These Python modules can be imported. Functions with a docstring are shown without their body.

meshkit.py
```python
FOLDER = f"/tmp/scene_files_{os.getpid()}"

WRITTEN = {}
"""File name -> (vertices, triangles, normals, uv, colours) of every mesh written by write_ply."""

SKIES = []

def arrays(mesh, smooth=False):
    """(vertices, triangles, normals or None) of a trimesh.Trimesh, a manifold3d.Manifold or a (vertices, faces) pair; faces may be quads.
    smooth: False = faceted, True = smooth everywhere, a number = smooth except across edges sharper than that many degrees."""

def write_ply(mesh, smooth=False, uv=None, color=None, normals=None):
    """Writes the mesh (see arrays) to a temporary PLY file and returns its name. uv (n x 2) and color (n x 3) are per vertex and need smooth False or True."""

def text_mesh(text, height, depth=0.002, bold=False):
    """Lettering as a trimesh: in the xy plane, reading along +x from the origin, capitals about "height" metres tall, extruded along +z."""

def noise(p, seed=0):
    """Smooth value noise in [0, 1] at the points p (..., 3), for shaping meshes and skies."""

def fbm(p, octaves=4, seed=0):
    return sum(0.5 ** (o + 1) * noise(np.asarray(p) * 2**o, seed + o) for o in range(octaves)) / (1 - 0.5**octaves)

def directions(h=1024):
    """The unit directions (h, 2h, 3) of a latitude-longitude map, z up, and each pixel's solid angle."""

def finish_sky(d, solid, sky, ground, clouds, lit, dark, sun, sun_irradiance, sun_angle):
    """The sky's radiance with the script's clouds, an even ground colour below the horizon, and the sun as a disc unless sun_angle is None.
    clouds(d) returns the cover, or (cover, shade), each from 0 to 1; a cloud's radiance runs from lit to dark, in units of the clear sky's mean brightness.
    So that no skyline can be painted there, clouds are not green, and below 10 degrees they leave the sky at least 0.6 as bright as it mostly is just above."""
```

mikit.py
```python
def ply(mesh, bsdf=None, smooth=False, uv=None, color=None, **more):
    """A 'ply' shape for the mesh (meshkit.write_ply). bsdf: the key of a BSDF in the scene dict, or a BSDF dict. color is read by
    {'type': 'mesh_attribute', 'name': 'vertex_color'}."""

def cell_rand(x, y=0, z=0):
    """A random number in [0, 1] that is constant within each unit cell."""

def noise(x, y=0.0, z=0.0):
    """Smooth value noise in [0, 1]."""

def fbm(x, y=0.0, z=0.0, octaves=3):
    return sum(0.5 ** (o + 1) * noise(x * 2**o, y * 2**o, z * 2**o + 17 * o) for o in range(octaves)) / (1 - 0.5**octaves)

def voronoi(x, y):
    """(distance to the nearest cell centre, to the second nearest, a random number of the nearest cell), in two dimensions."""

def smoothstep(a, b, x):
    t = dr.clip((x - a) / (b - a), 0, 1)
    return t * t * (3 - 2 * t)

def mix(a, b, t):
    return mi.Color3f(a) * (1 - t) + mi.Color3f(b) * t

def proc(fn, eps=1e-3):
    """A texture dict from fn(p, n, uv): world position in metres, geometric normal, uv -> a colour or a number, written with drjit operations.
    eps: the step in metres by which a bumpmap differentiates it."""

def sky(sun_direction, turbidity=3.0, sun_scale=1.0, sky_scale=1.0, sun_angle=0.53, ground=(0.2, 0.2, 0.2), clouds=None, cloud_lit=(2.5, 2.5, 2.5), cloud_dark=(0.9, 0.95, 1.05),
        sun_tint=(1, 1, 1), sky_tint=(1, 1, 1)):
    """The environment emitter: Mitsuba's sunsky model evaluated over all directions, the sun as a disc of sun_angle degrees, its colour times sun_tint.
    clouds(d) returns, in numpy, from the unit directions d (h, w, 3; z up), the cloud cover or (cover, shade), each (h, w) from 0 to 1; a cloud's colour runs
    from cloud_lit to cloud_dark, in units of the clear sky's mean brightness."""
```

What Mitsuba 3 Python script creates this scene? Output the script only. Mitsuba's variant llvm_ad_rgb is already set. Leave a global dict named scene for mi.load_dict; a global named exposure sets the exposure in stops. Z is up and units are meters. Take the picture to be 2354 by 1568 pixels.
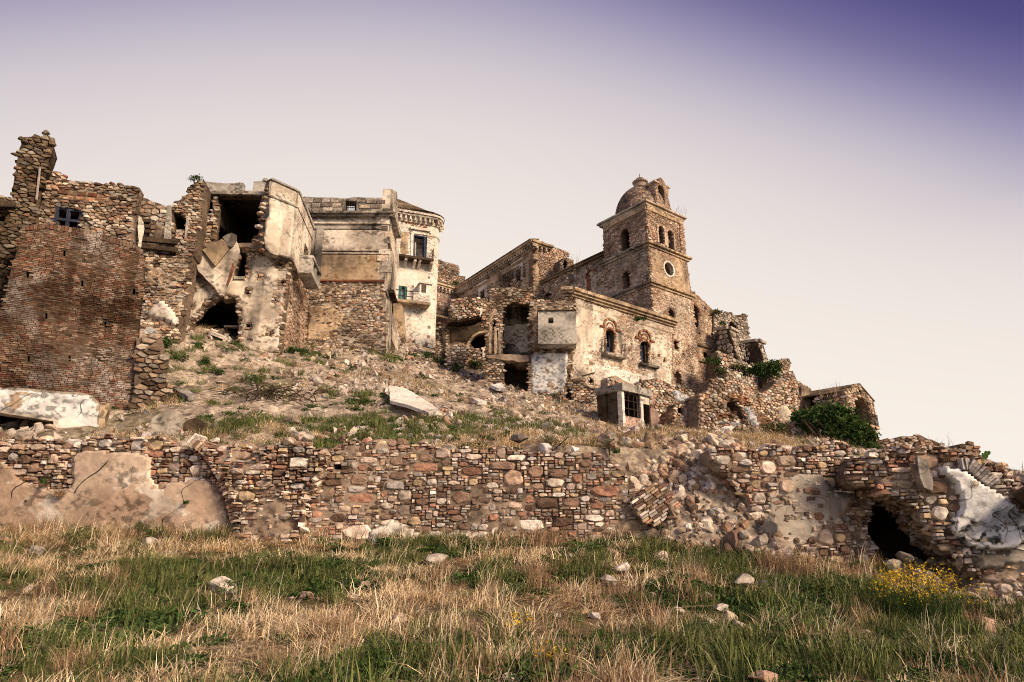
import math, random
import numpy as np
import trimesh
import mitsuba as mi
import drjit as dr
import mikit, meshkit
from mikit import noise, fbm, voronoi, cell_rand, smoothstep, mix
from shapely.geometry import Polygon, MultiPolygon, box as sbox, Point, LineString
from shapely import contains_xy, affinity
from shapely.ops import unary_union
from scipy.spatial import Voronoi, ConvexHull
from scipy.interpolate import RBFInterpolator, RegularGridInterpolator

T = mi.ScalarTransform4f
scene, labels = {}, {}
# ------------------------------------------------------------------ camera, sky, exposure
F, CX, CY, PITCH = 1569.0, 1176.5, 784.0, math.radians(17.42)
EYE = np.array([0.0, 0.0, 1.65])
scene['camera'] = {'type': 'perspective', 'fov': 2 * math.degrees(math.atan(CX / F)), 'fov_axis': 'x', 'near_clip': 0.1, 'far_clip': 2000.0,
                   'to_world': T().look_at(origin=EYE.tolist(), target=[0, math.cos(PITCH), 1.65 + math.sin(PITCH)], up=[0, 0, 1])}


def dusk(d):
    """cover and shade of the dusk haze: pale cream low down, lilac and then violet overhead, deeper away from the afterglow"""
    e = np.degrees(np.arcsin(np.clip(d[..., 2], -1, 1)))
    az = np.arctan2(d[..., 0], d[..., 1])
    lean = np.minimum(13.5 * (1 - np.cos(az)) / .269, 20) + 5 * np.clip(np.sin(az) / .68, -1, 1)
    e = e + lean * np.clip((e + 10) / 34, 0, 1) * np.clip((90 - e) / 40, 0, 1)
    s = np.interp(e, [0, 12, 20, 24, 28, 31, 34, 38.7, 41.5, 44, 48, 52, 58, 90], [0, .03, .075, .105, .145, .185, .24, .385, .53, .68, .85, .95, 1.0, 1.0])
    return 1 - .64 * np.clip((e - 44) / 13, 0, 1), s


SUN = (0.74, -0.58, 0.56)
scene['sky'] = mikit.sky(SUN, turbidity=3, sun_scale=0.68, sky_scale=1.0, sun_angle=20, ground=(.20, .165, .13), clouds=dusk,
                         cloud_lit=(17.9, 16.4, 14.6), cloud_dark=(1.75, 1.5, 6.2), sun_tint=(1.0, .945, .905), sky_tint=(.15, .10, .125))
exposure = 2.5


# ------------------------------------------------------------------ pixels (of a 2353 x 1568 view of the photograph) to places
def ray(px, py):
    px, py = np.asarray(px, float), np.asarray(py, float)
    u, v = (px - CX) / F, (CY - py) / F
    c, s = math.cos(PITCH), math.sin(PITCH)
    return np.stack([u, c - s * v, s + c * v], -1)


def at(px, py, Y):
    d = ray(px, py)
    return EYE + d * (np.asarray(Y, float) / d[..., 1])[..., None]


CROPS = {'A': (0, 480, 1), 'B': (700, 640, 1), 'C': (1400, 700, 1), 'D': (2150, 680, 1), 'E': (2700, 1100, 1), 'F': (0, 900, 1), 'G': (700, 1000, 1), 'H': (1700, 1080, 1),
         'I': (2350, 1420, 1), 'J': (3000, 1500, 1), 'Q': (2350, 1200, 1), 'K': (0, 1500, 0), 'L': (900, 1650, 0), 'M': (1900, 1650, 0), 'N': (2996, 1700, 0)}


def Z(crop, *pts):
    """points read in an enlarged crop, as points of the 2353-wide view"""
    x0, y0, fine = CROPS[crop]
    k = .2001 if fine else .26846
    return [(x0 * .5745 + x * k, y0 * .5745 + y * k) for x, y in pts]


class Wall:
    """an upright plane through a point, running towards azimuth az (from +Y to +X); local (s, z, d), d towards the viewer"""

    def __init__(self, px, py, Y, az, shift=0.0):
        a = math.radians(az)
        self.u = np.array([math.sin(a), math.cos(a)])
        self.n = np.array([self.u[1], -self.u[0]])
        self.A = at(px, py, Y)[:2] + self.n * shift

    def px(self, pts):
        p = np.asarray(pts, float).reshape(-1, 2)
        d = ray(p[:, 0], p[:, 1])
        t = ((self.A - EYE[:2]) @ self.n) / (d[:, :2] @ self.n)
        assert (t > 3).all() and (t < 160).all(), (t, pts)
        q = EYE + d * t[:, None]
        return np.stack([(q[:, :2] - self.A) @ self.u, q[:, 2]], -1)

    def world(self, v):
        v = np.asarray(v, float)
        xy = self.A + v[..., :1] * self.u + v[..., 2:3] * self.n
        return np.concatenate([xy, v[..., 1:2]], -1)

    def moved(self, d=0.0, s=0.0):
        w = Wall.__new__(Wall)
        w.u, w.n, w.A = self.u, self.n, self.A + self.n * d + self.u * s
        return w


class Round:
    """an upright cylinder face: s is arc length, d outwards"""

    def __init__(self, cx, cy, R):
        self.c, self.R = np.array([cx, cy]), R

    def px(self, pts):
        out = []
        for x, y in pts:
            d = ray(x, y)
            o = EYE[:2] - self.c
            a, b, c = d[:2] @ d[:2], 2 * o @ d[:2], o @ o - self.R ** 2
            disc = b * b - 4 * a * c
            t = (-b - math.sqrt(max(disc, 0))) / (2 * a)
            q = EYE + d * t
            out.append((self.R * math.atan2(q[0] - self.c[0], -(q[1] - self.c[1])), q[2]))
        return np.array(out)

    def world(self, v):
        v = np.asarray(v, float)
        a = v[..., 0] / self.R
        r = self.R + v[..., 2]
        return np.stack([self.c[0] + r * np.sin(a), self.c[1] - r * np.cos(a), v[..., 1]], -1)


# ------------------------------------------------------------------ meshes
def numbered(key):
    if key not in scene and key not in labels:
        return key
    k = 1
    while f'{key}_{k:03d}' in scene or f'{key}_{k:03d}' in labels:
        k += 1
    return f'{key}_{k:03d}'


COUNT = {}


def fresh(key):
    """a numbered key, fast for long runs of alike pieces"""
    n = COUNT.get(key, 0)
    COUNT[key] = n + 1
    return key if n == 0 else f'{key}_{n:03d}'


class Bag:
    def __init__(self):
        self.v, self.f, self.t, self.n = [], [], [], 0

    def add(self, v, f, tone=None):
        v = np.asarray(v, float).reshape(-1, 3)
        self.f.append(np.asarray(f, int).reshape(-1, 3) + self.n)
        self.v.append(v)
        self.t.append(np.broadcast_to(np.array([.5, .5]) if tone is None else np.asarray(tone, float), (len(v), 2)))
        self.n += len(v)

    def get(self):
        return np.concatenate(self.v), np.concatenate(self.f), np.concatenate(self.t)

    def put(self, key, mat, smooth=False):
        if self.n:
            v, f, t = self.get()
            scene[key] = mikit.ply((v, f), mat, smooth=smooth, uv=t)
        return key


BOXF = np.array([[0, 2, 1], [0, 3, 2], [4, 5, 6], [4, 6, 7], [0, 1, 5], [0, 5, 4], [1, 2, 6], [1, 6, 5], [2, 3, 7], [2, 7, 6], [3, 0, 4], [3, 4, 7]])


def lbox(W, s0, s1, z0, z1, d0, d1):
    """box in a wall's local coordinates"""
    if s0 > s1: s0, s1 = s1, s0
    if z0 > z1: z0, z1 = z1, z0
    if d0 > d1: d0, d1 = d1, d0
    v = np.array([[s0, z0, d0], [s1, z0, d0], [s1, z1, d0], [s0, z1, d0], [s0, z0, d1], [s1, z0, d1], [s1, z1, d1], [s0, z1, d1]])
    return W.world(v), BOXF


def bar(a, b, r, up=(0, 0, 1)):
    """square bar between two world points"""
    a, b = np.asarray(a, float), np.asarray(b, float)
    t = b - a
    t = t / (np.linalg.norm(t) + 1e-9)
    up = np.asarray(up, float)
    if abs(t @ up) > .95: up = np.array([1.0, 0, 0])
    x = np.cross(t, up); x /= np.linalg.norm(x)
    y = np.cross(x, t)
    r = np.broadcast_to(r, 2)
    c = [(-1, -1), (1, -1), (1, 1), (-1, 1)]
    v = [a + x * i * r[0] + y * j * r[1] for i, j in c] + [b + x * i * r[0] + y * j * r[1] for i, j in c]
    return np.array(v), BOXF[:, ::-1]


def polys(g):
    if g.is_empty: return []
    return [p for p in getattr(g, 'geoms', [g]) if isinstance(p, Polygon) and p.area > 1e-4]


def extrude(W, g, d0, d1):
    vs, fs, n = [], [], 0
    for p in polys(g.buffer(0)):
        m = trimesh.creation.extrude_polygon(p, d1 - d0, engine='earcut')
        v = np.array(m.vertices); v[:, 2] += d0
        vs.append(v); fs.append(np.array(m.faces) + n); n += len(v)
    if not vs: return np.zeros((0, 3)), np.zeros((0, 3), int)
    return W.world(np.concatenate(vs)), np.concatenate(fs)


def rough(poly, amp, seed, step=.3):
    """a broken outline: the polygon with its edges roughened"""
    if amp <= 0: return poly
    ring = LineString(poly.exterior.coords)
    n = max(8, int(ring.length / step))
    p = np.array([ring.interpolate(i / n, normalized=True).coords[0] for i in range(n)])
    k = np.concatenate([p, np.zeros((n, 1))], 1)
    off = np.stack([meshkit.noise(k * 2.3, seed) + .6 * meshkit.noise(k * 5.1, seed + 5) - .8, meshkit.noise(k * 2.3, seed + 9) + .6 * meshkit.noise(k * 5.1, seed + 3) - .8], -1)
    q = Polygon(p + off * amp * 1.6).buffer(0)
    return max(polys(q), key=lambda g: g.area) if polys(q) else poly


def lpoly(W, pts):
    p = Polygon(W.px(pts)).buffer(0)
    return max(polys(p), key=lambda g: g.area)


# ------------------------------------------------------------------ masonry: pieces are polygons in (s, z) with their tone
def rubble_cells(region, w, h, rng, jit=.36, wave=.35):
    x0, z0, x1, z1 = region.bounds
    nx, nz = int((x1 - x0) / w) + 5, int((z1 - z0) / h) + 5
    i, j = np.meshgrid(np.arange(nx), np.arange(nz))
    x = x0 + (i - 2 + .5 * (j % 2) + rng.uniform(-jit, jit, i.shape)) * w
    z = z0 + (j - 2 + rng.uniform(-jit, jit, i.shape) * .8) * h
    keep = rng.random(i.shape) > .13
    p = np.stack([x[keep], z[keep]], -1)
    s = p / [w, h]
    vor = Voronoi(s)
    inside = contains_xy(region, p[:, 0], p[:, 1])
    out = []
    for a in np.nonzero(inside)[0]:
        r = vor.regions[vor.point_region[a]]
        if len(r) < 3 or -1 in r: continue
        q = vor.vertices[r]
        ang = np.arctan2(q[:, 1] - s[a, 1], q[:, 0] - s[a, 0])
        q = q[np.argsort(ang)] * [w, h]
        if np.ptp(q[:, 0]) > 3.2 * w or np.ptp(q[:, 1]) > 3.2 * h: continue
        out.append(q)
    return out


def brick_cells(region, bw, bh, rng, joint=.014, vary=.25, wave=.035, miss=.022, seed=0):
    x0, z0, x1, z1 = region.bounds
    rects = []
    z = z0
    while z < z1:
        hh = bh * (1 + rng.uniform(-.12, .12))
        x = x0 - rng.random() * bw
        while x < x1:
            ww = bw * (1 + rng.uniform(-vary, vary))
            if rng.random() > miss: rects.append((x, z, x + ww, z + hh))
            x += ww
        z += hh
    r = np.array(rects)
    c = (r[:, :2] + r[:, 2:]) / 2
    zw = wave * (meshkit.noise(np.stack([c[:, 0] * .6, c[:, 1] * .5, c[:, 0] * 0], -1), seed) - .5) * 2
    ok = contains_xy(region, c[:, 0], c[:, 1] + zw)
    out = []
    for (a, b, e, f), dz in zip(r[ok], zw[ok]):
        j = rng.uniform(-.12, .12, (4, 2)) * [bw * .12, bh * .3]
        g = joint / 2
        out.append(np.array([[a + g, b + g], [e - g, b + g], [e - g, f - g], [a + g, f - g]]) + j + [0, dz])
    return out


def packed_cells(region, cw, ch, big, rng, seed=0):
    """big stones set first, small stones and bricks packed into what is left, in wavering courses"""
    x0, z0, x1, z1 = region.bounds
    nx, nz = int((x1 - x0) / cw) + 1, int((z1 - z0) / ch) + 1
    gx, gz = np.meshgrid(x0 + (np.arange(nx) + .5) * cw, z0 + (np.arange(nz) + .5) * ch, indexing='ij')
    free = contains_xy(region, gx, gz)
    whole = free.copy()
    out = []
    area = free.sum()
    for (wa, wb), (ha, hb), share in big:
        want, got, tries = area * share, 0, 0
        while got < want and tries < 12000:
            tries += 1
            w, h = rng.integers(wa, wb + 1), rng.integers(ha, hb + 1)
            i, j = rng.integers(0, max(1, nx - w)), rng.integers(0, max(1, nz - h))
            if free[i:i + w, j:j + h].all() and free[i:i + w, j:j + h].size == w * h:
                free[i:i + w, j:j + h] = False
                out.append((i, j, w, h, 1)); got += w * h
    for j in range(nz):
        i = 0
        while i < nx:
            if not free[i, j]:
                i += 1; continue
            w = int(rng.choice([1, 2, 2, 3])); h = 2 if rng.random() < .3 else 1
            while not (free[i:i + w, j].all()): w -= 1
            if j + 1 >= nz or not free[i:i + w, j + 1].all(): h = 1
            free[i:i + w, j:j + h] = False
            out.append((i, j, w, h, 0)); i += w
    res = []
    for i, j, w, h, kind in out:
        a, b, e, f = x0 + i * cw, z0 + j * ch, x0 + (i + w) * cw, z0 + (j + h) * ch
        cx, cz, hx, hz = (a + e) / 2, (b + f) / 2, (e - a) / 2, (f - b) / 2
        if kind:
            n = int(rng.integers(7, 11))
            t = np.sort(np.arange(n) * 2 * math.pi / n + rng.uniform(-.28, .28, n))
            k = 4.0 if rng.random() < .7 else 2.4
            rr = (np.abs(np.cos(t)) ** k + np.abs(np.sin(t)) ** k) ** (-1 / k) * rng.uniform(.88, 1.10, n)
            q = np.stack([cx + np.cos(t) * rr * hx, cz + np.sin(t) * rr * hz], -1)
        else:
            q = np.array([[a, b], [e, b], [e, f], [a, f]]) + rng.uniform(-.22, .22, (4, 2)) * [cw * .5, ch * .5]
            q = np.array([cx, cz]) + (q - [cx, cz]) * .94
        dz = .07 * (meshkit.noise(np.array([[cx * .55, cz * .3, 0]]), seed)[0] - .5) * 2
        res.append(q + [0, dz])
    return res


def pillow(q, rng, proud, gap, inset, round_=False):
    """one stone: its outline set in the mortar, a rounded or broken face"""
    c = q.mean(0)
    n = len(q)
    h = proud * rng.uniform(.45, 1.15)
    r0 = c + (q - c) * (1 - gap)
    tilt = rng.uniform(-.35, .35, 2) * proud / (np.ptp(q, axis=0) + 1e-6)
    lift = lambda p: (p - c) @ tilt
    if round_:
        r1 = c + (q - c) * (1 - gap) * rng.uniform(.93, 1.0, (n, 1)); r2 = c + (q - c) * inset * rng.uniform(.85, 1.05, (n, 1))
        v = np.concatenate([np.c_[r0, np.full(n, -.04)], np.c_[r1, h * .45 + lift(r1)], np.c_[r2, h * rng.uniform(.85, 1.1, n) + lift(r2)], [[c[0], c[1], h * rng.uniform(.95, 1.15)]]])
        k = 2
    else:
        r1 = c + (q - c) * (1 - gap) * inset
        v = np.concatenate([np.c_[r0, np.full(n, -.04)], np.c_[r1, h * rng.uniform(.85, 1.1, n) + lift(r1)], [[c[0], c[1], h * rng.uniform(.95, 1.12)]]])
        k = 1
    i = np.arange(n); j = (i + 1) % n
    f = []
    for m in range(k):
        f += [np.stack([i + m * n, j + m * n, j + (m + 1) * n], 1), np.stack([i + m * n, j + (m + 1) * n, i + (m + 1) * n], 1)]
    f.append(np.stack([i + k * n, j + k * n, np.full(n, (k + 1) * n)], 1))
    return v, np.concatenate(f)


def lay(holder, W, cells, mat, rng, proud, npart, gap=.1, inset=.8, name='stone', round_area=9e9, tone=None, bulk='stonework'):
    """the largest pieces as parts of the holder, the rest as one part"""
    if not cells: return
    area = np.array([np.ptp(q[:, 0]) * np.ptp(q[:, 1]) for q in cells])
    top = set(np.argsort(-area * rng.uniform(.8, 1.2, len(area)))[:npart].tolist())
    bag = Bag()
    for i, q in enumerate(cells):
        v, f = pillow(q, rng, proud, gap, inset, area[i] > round_area)
        if name == 'brick': v[:, 2] += .07 * (meshkit.noise(np.array([[*(q.mean(0) * .7), 3.0]]))[0] - .4)
        t = (rng.random(), rng.random()) if tone is None else tone(q.mean(0), area[i], rng)
        v = W.world(v)
        if i in top:
            b = Bag(); b.add(v, f, t); b.put(fresh(f'{holder}__{name}'), mat)
        else:
            bag.add(v, f, t)
    if bag.n:
        k = fresh(f'{holder}__{bulk}')
        bag.put(k, mat)
        labels[k] = {'kind': 'stuff'}


def coat(holder, W, region, mat, base=.05, amp=.06, freq=.6, bias=0.0, res=.14, seed=0, name='plaster', smooth=True, drop=-.015, edge=.06, fine=.012):
    """a skin of plaster that comes and goes: where it is thin the stones stand through it"""
    x0, z0, x1, z1 = region.bounds
    nx, nz = max(2, int((x1 - x0) / res) + 1), max(2, int((z1 - z0) / res) + 1)
    gx, gz = np.meshgrid(np.linspace(x0, x1, nx), np.linspace(z0, z1, nz), indexing='ij')
    jx = meshkit.noise(np.stack([gx / res * .9, gz / res * .9, gx * 0], -1), seed + 7) - .5
    jz = meshkit.noise(np.stack([gx / res * .9, gz / res * .9, gx * 0 + 5], -1), seed + 8) - .5
    gx, gz = gx + jx * res * .7, gz + jz * res * .7
    k = np.stack([gx * freq, gz * freq, gx * 0 + seed * 1.7], -1)
    d = base + amp * (meshkit.fbm(k, 4, seed) * 2 - 1 + bias) + fine * (meshkit.noise(k * 9, seed + 3) - .5)
    d = np.minimum(d, base + amp * .45 + fine * meshkit.noise(k * 5, seed + 4))
    ins = contains_xy(region, gx, gz) & (d > drop)
    q = ins[:-1, :-1] & ins[1:, :-1] & ins[1:, 1:] & ins[:-1, 1:]
    if not q.any(): return
    full = np.zeros((nx, nz), int)
    for a, b in ((0, 0), (1, 0), (1, 1), (0, 1)):
        full[a:nx - 1 + a, b:nz - 1 + b] += q
    d = np.where(full < 4, -edge, d)
    idx = -np.ones((nx, nz), int)
    use = full > 0
    idx[use] = np.arange(use.sum())
    v = np.stack([gx[use], gz[use], d[use]], -1)
    a, b, c, e = idx[:-1, :-1][q], idx[1:, :-1][q], idx[1:, 1:][q], idx[:-1, 1:][q]
    f = np.concatenate([np.stack([a, b, c], 1), np.stack([a, c, e], 1)])
    key = fresh(f'{holder}__{name}')
    bag = Bag(); bag.add(W.world(v), f); bag.put(key, mat, smooth)
    return key


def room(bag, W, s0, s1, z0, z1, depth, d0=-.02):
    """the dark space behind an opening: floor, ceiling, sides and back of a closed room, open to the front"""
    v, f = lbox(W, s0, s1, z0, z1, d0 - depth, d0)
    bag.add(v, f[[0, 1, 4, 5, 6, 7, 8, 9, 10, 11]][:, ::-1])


def stud(holder, W, pts, d0, d1, m, n, seed, size=(.08, .2), name='stone'):
    """rough stones standing out of a broken edge, through its thickness"""
    q = np.random.default_rng(seed)
    P = W.px(pts) if not isinstance(pts, np.ndarray) else pts
    L = np.concatenate([[0], np.cumsum(np.linalg.norm(np.diff(P, axis=0), axis=1))])
    for _ in range(n):
        t = q.random() * L[-1]
        c = np.array([np.interp(t, L, P[:, 0]), np.interp(t, L, P[:, 1]), q.uniform(d0, d1)])
        sz = q.uniform(*size)
        h = trimesh.convex.convex_hull(q.normal(size=(11, 3)))
        v = np.array(h.vertices); v = v / np.abs(v).max() * [1.2 * sz, .7 * sz, sz]
        a = q.normal() * .4
        v = v @ np.array([[math.cos(a), math.sin(a), 0], [-math.sin(a), math.cos(a), 0], [0, 0, 1]])
        b = Bag(); b.add(W.world(v + c), h.faces, (q.random(), q.random())); b.put(fresh(f'{holder}__{name}'), m)


def thing(key, label, cat, group=None):
    key = numbered(key)
    labels[key] = {'label': label, 'category': cat, 'kind': 'thing'}
    if group: labels[key]['group'] = group
    return key


def tag(key, label, cat, group=None, kind=None):
    labels[key] = {'label': label, 'category': cat, 'kind': kind or 'thing'}
    if group: labels[key]['group'] = group
    if kind: labels[key]['kind'] = kind


def masonry(key, W, pts, core='mortar_far', thick=.7, holes=(), ragged=.06, seed=1, stone='stone_warm', w=.36, h=.22, proud=.09, npart=60, gap=.09, inset=.8,
            coats=(), room_depth=2.6, kind='rubble', body='wall', through=(), skip=None, bricks=None, clean=False, low=3.0):
    """one stretch of wall: body with openings, pieces on its face, coats of plaster, dark rooms behind the openings.
    pts, holes: pixels; coats: dicts with region (pixels) or None for all of it"""
    rng = np.random.default_rng(seed)
    P = lpoly(W, pts) if not isinstance(pts, Polygon) else pts
    H = [lpoly(W, h_) if not isinstance(h_, Polygon) else h_ for h_ in holes]
    TH = [lpoly(W, h_) if not isinstance(h_, Polygon) else h_ for h_ in through]
    outer = rough(P, ragged, seed)
    g = outer
    for q in H + TH: g = g.difference(q)
    b = Bag(); v, f = extrude(W, g, -thick, 0.0); b.add(v, f); b.put(fresh(f'{key}__{body}'), core)
    for q in H:
        rb = Bag()
        x0, z0, x1, z1 = q.bounds
        big = (x1 - x0) > .6 or (z1 - z0) > .6
        e = .5 if (x1 - x0) > 1.1 and (z1 - z0) > 1.1 else .1
        room(rb, W, x0 - e, x1 + e, z0 - (.1 if big else e), z1 + e, room_depth if big else .5, d0=-thick + .03)
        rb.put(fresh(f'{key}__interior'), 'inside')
    reg = g
    if kind == 'brick' and H: reg = reg.difference(unary_union(H).buffer(.07))
    for sk in (skip or ()): reg = reg.difference(lpoly(W, sk) if not isinstance(sk, Polygon) else sk)
    if kind == 'rubble': cells = rubble_cells(reg, w, h, rng)
    elif kind == 'brick': cells = brick_cells(reg, w, h, rng, seed=seed)
    elif kind == 'packed': cells = packed_cells(reg, w, h, bricks, rng, seed)
    else: cells = []
    lay(key, W, cells, stone, rng, proud, npart, gap, inset, name='brick' if kind == 'brick' else 'stone', bulk='brickwork' if kind == 'brick' else 'stonework',
        round_area=9e9 if kind != 'packed' else w * h * 6)
    for i, c in enumerate(coats):
        c = dict(c)
        r = c.pop('region', None)
        r = g if r is None else (rough(lpoly(W, r), .10, seed + 3 * i, .18) if not isinstance(r, Polygon) else r).intersection(g)
        coat(key, W, r, c.pop('mat'), seed=seed * 13 + i, **c)
    return g


# ------------------------------------------------------------------ materials
def pal(r, cols):
    c = mi.Color3f(cols[0])
    for i in range(1, len(cols)):
        c = dr.select(r > i / len(cols), mi.Color3f(cols[i]), c)
    return c


def mat(key, fn, bump=None, eps=.01):
    b = {'type': 'diffuse', 'reflectance': mikit.proc(fn)}
    if bump is not None:
        b = {'type': 'bumpmap', 'arbitrary': mikit.proc(bump, eps), 'scale': 1.0, 'bsdf': b}
    scene[key] = {'type': 'twosided', 'bsdf': b}


def F3(p, f, o=3, off=0.0):
    return fbm(p.x * f + off, p.y * f + off * .7, p.z * f, o)


def stone_mat(key, cols, dirt=.5, gain=1.0, f=.45, salt=0.0, var=1.0, streak=0.0):
    def fn(p, n, uv):
        c = pal(uv.x, cols) * (.95 + .8 * var * (uv.y - .5)) * (1 + 1.2 * var * (F3(p, 7.0) - .5)) * gain
        d = smoothstep(.47, .61, F3(p, f, 4, 11.3)) * dirt
        e = smoothstep(.52, .62, F3(p, 3.1, 3, 4.4)) * .5
        if streak: d = dr.clip(d + smoothstep(.50, .64, fbm((p.x * .9 + p.y * .43) * 2.2, p.z * .16, 3.3, 4)) * streak, 0, .9)
        if salt: c = mix(c, (.56, .53, .53), smoothstep(.50, .60, F3(p, .42, 5, 27.0)) * smoothstep(.3, .6, F3(p, 5.0, 3)) * salt)
        return mix(mix(c, c * mi.Color3f(.22, .19, .17), d), c * .45, e)
    mat(key, fn, lambda p, n, uv: .05 * F3(p, 8.0, 4), .01)


def plaster_mat(key, a, b, dark, amount=.5, streak=.4, crack=.6, fleck=None, f=.5, fleck_at=.62, grime=.6):
    def fn(p, n, uv):
        h = p.x * .8 + p.y * .6
        c = mix(a, b, smoothstep(.35, .65, F3(p, f * 1.3, 4, 2.2)))
        c = c * (.72 + .55 * F3(p, 4.5, 4))
        if fleck is not None:
            c = mix(c, fleck, smoothstep(fleck_at, fleck_at + .05, F3(p, f * 3.3, 4, 7.7)))
        s = smoothstep(.50, .66, fbm(h * 1.9, p.y * .4, p.z * .20, 4)) * streak
        d = smoothstep(.47, .62, F3(p, f, 5, 19.1)) * amount
        grit = smoothstep(.46, .66, F3(p, 6.5, 5, 8.0)) * smoothstep(.40, .62, F3(p, .9, 3, 41.0)) * grime
        c = mix(c, dark, dr.clip(s + d * (.45 + .9 * F3(p, 6.0, 3, 2.0)), 0, .92))
        wob = F3(p, 1.3, 2, 3.0) * 1.2
        d1, d2, _ = voronoi(h * .55 + wob, p.z * .45 + wob)
        k = smoothstep(.022, .006, d2 - d1) * smoothstep(.42, .58, F3(p, .8, 2, 31.0)) * crack
        return c * (1 - k * .9) * (1 - grit)
    mat(key, fn, lambda p, n, uv: .05 * F3(p, 5.0, 4), .02)


def flat_mat(key, a, b, f=3.0, rough_=None, streak=0.0):
    def fn(p, n, uv):
        c = mix(a, b, smoothstep(.3, .7, F3(p, f, 3)))
        return c * (.7 + .6 * noise(p.x * 40, p.y * 40, p.z * (4 if streak else 40)))
    mat(key, fn)


stone_mat('stone_warm', [(.53, .42, .335), (.46, .37, .30), (.35, .265, .20), (.68, .60, .52), (.20, .15, .12), (.46, .30, .22), (.54, .50, .46)], .6)
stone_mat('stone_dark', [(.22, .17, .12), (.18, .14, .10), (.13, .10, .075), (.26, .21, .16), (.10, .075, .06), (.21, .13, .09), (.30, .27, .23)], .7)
stone_mat('stone_pink', [(.55, .42, .34), (.49, .37, .30), (.60, .49, .41), (.42, .29, .225), (.66, .56, .48), (.51, .35, .275)], .5, var=.65)
stone_mat('stone_front', [(.54, .43, .36), (.68, .59, .53), (.42, .30, .24), (.28, .19, .15), (.76, .70, .66), (.44, .25, .19), (.56, .44, .31), (.54, .50, .50), (.62, .50, .45), (.22, .15, .12)], .28)
stone_mat('stone_pale', [(.58, .51, .45), (.50, .43, .37), (.70, .65, .60), (.42, .34, .28), (.54, .50, .48), (.40, .28, .22)], .35)
stone_mat('stone_grey', [(.50, .46, .42), (.42, .38, .35), (.58, .54, .49), (.34, .30, .27), (.54, .46, .38)], .55)
stone_mat('brick_brown', [(.23, .15, .11), (.28, .20, .155), (.195, .12, .088), (.24, .12, .09), (.29, .235, .20), (.155, .10, .078)], .8, f=.42, salt=.55, var=.6, streak=.6)
stone_mat('brick_red', [(.34, .16, .10), (.38, .22, .14), (.28, .12, .08), (.40, .29, .20), (.24, .13, .09)], .5)
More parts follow.
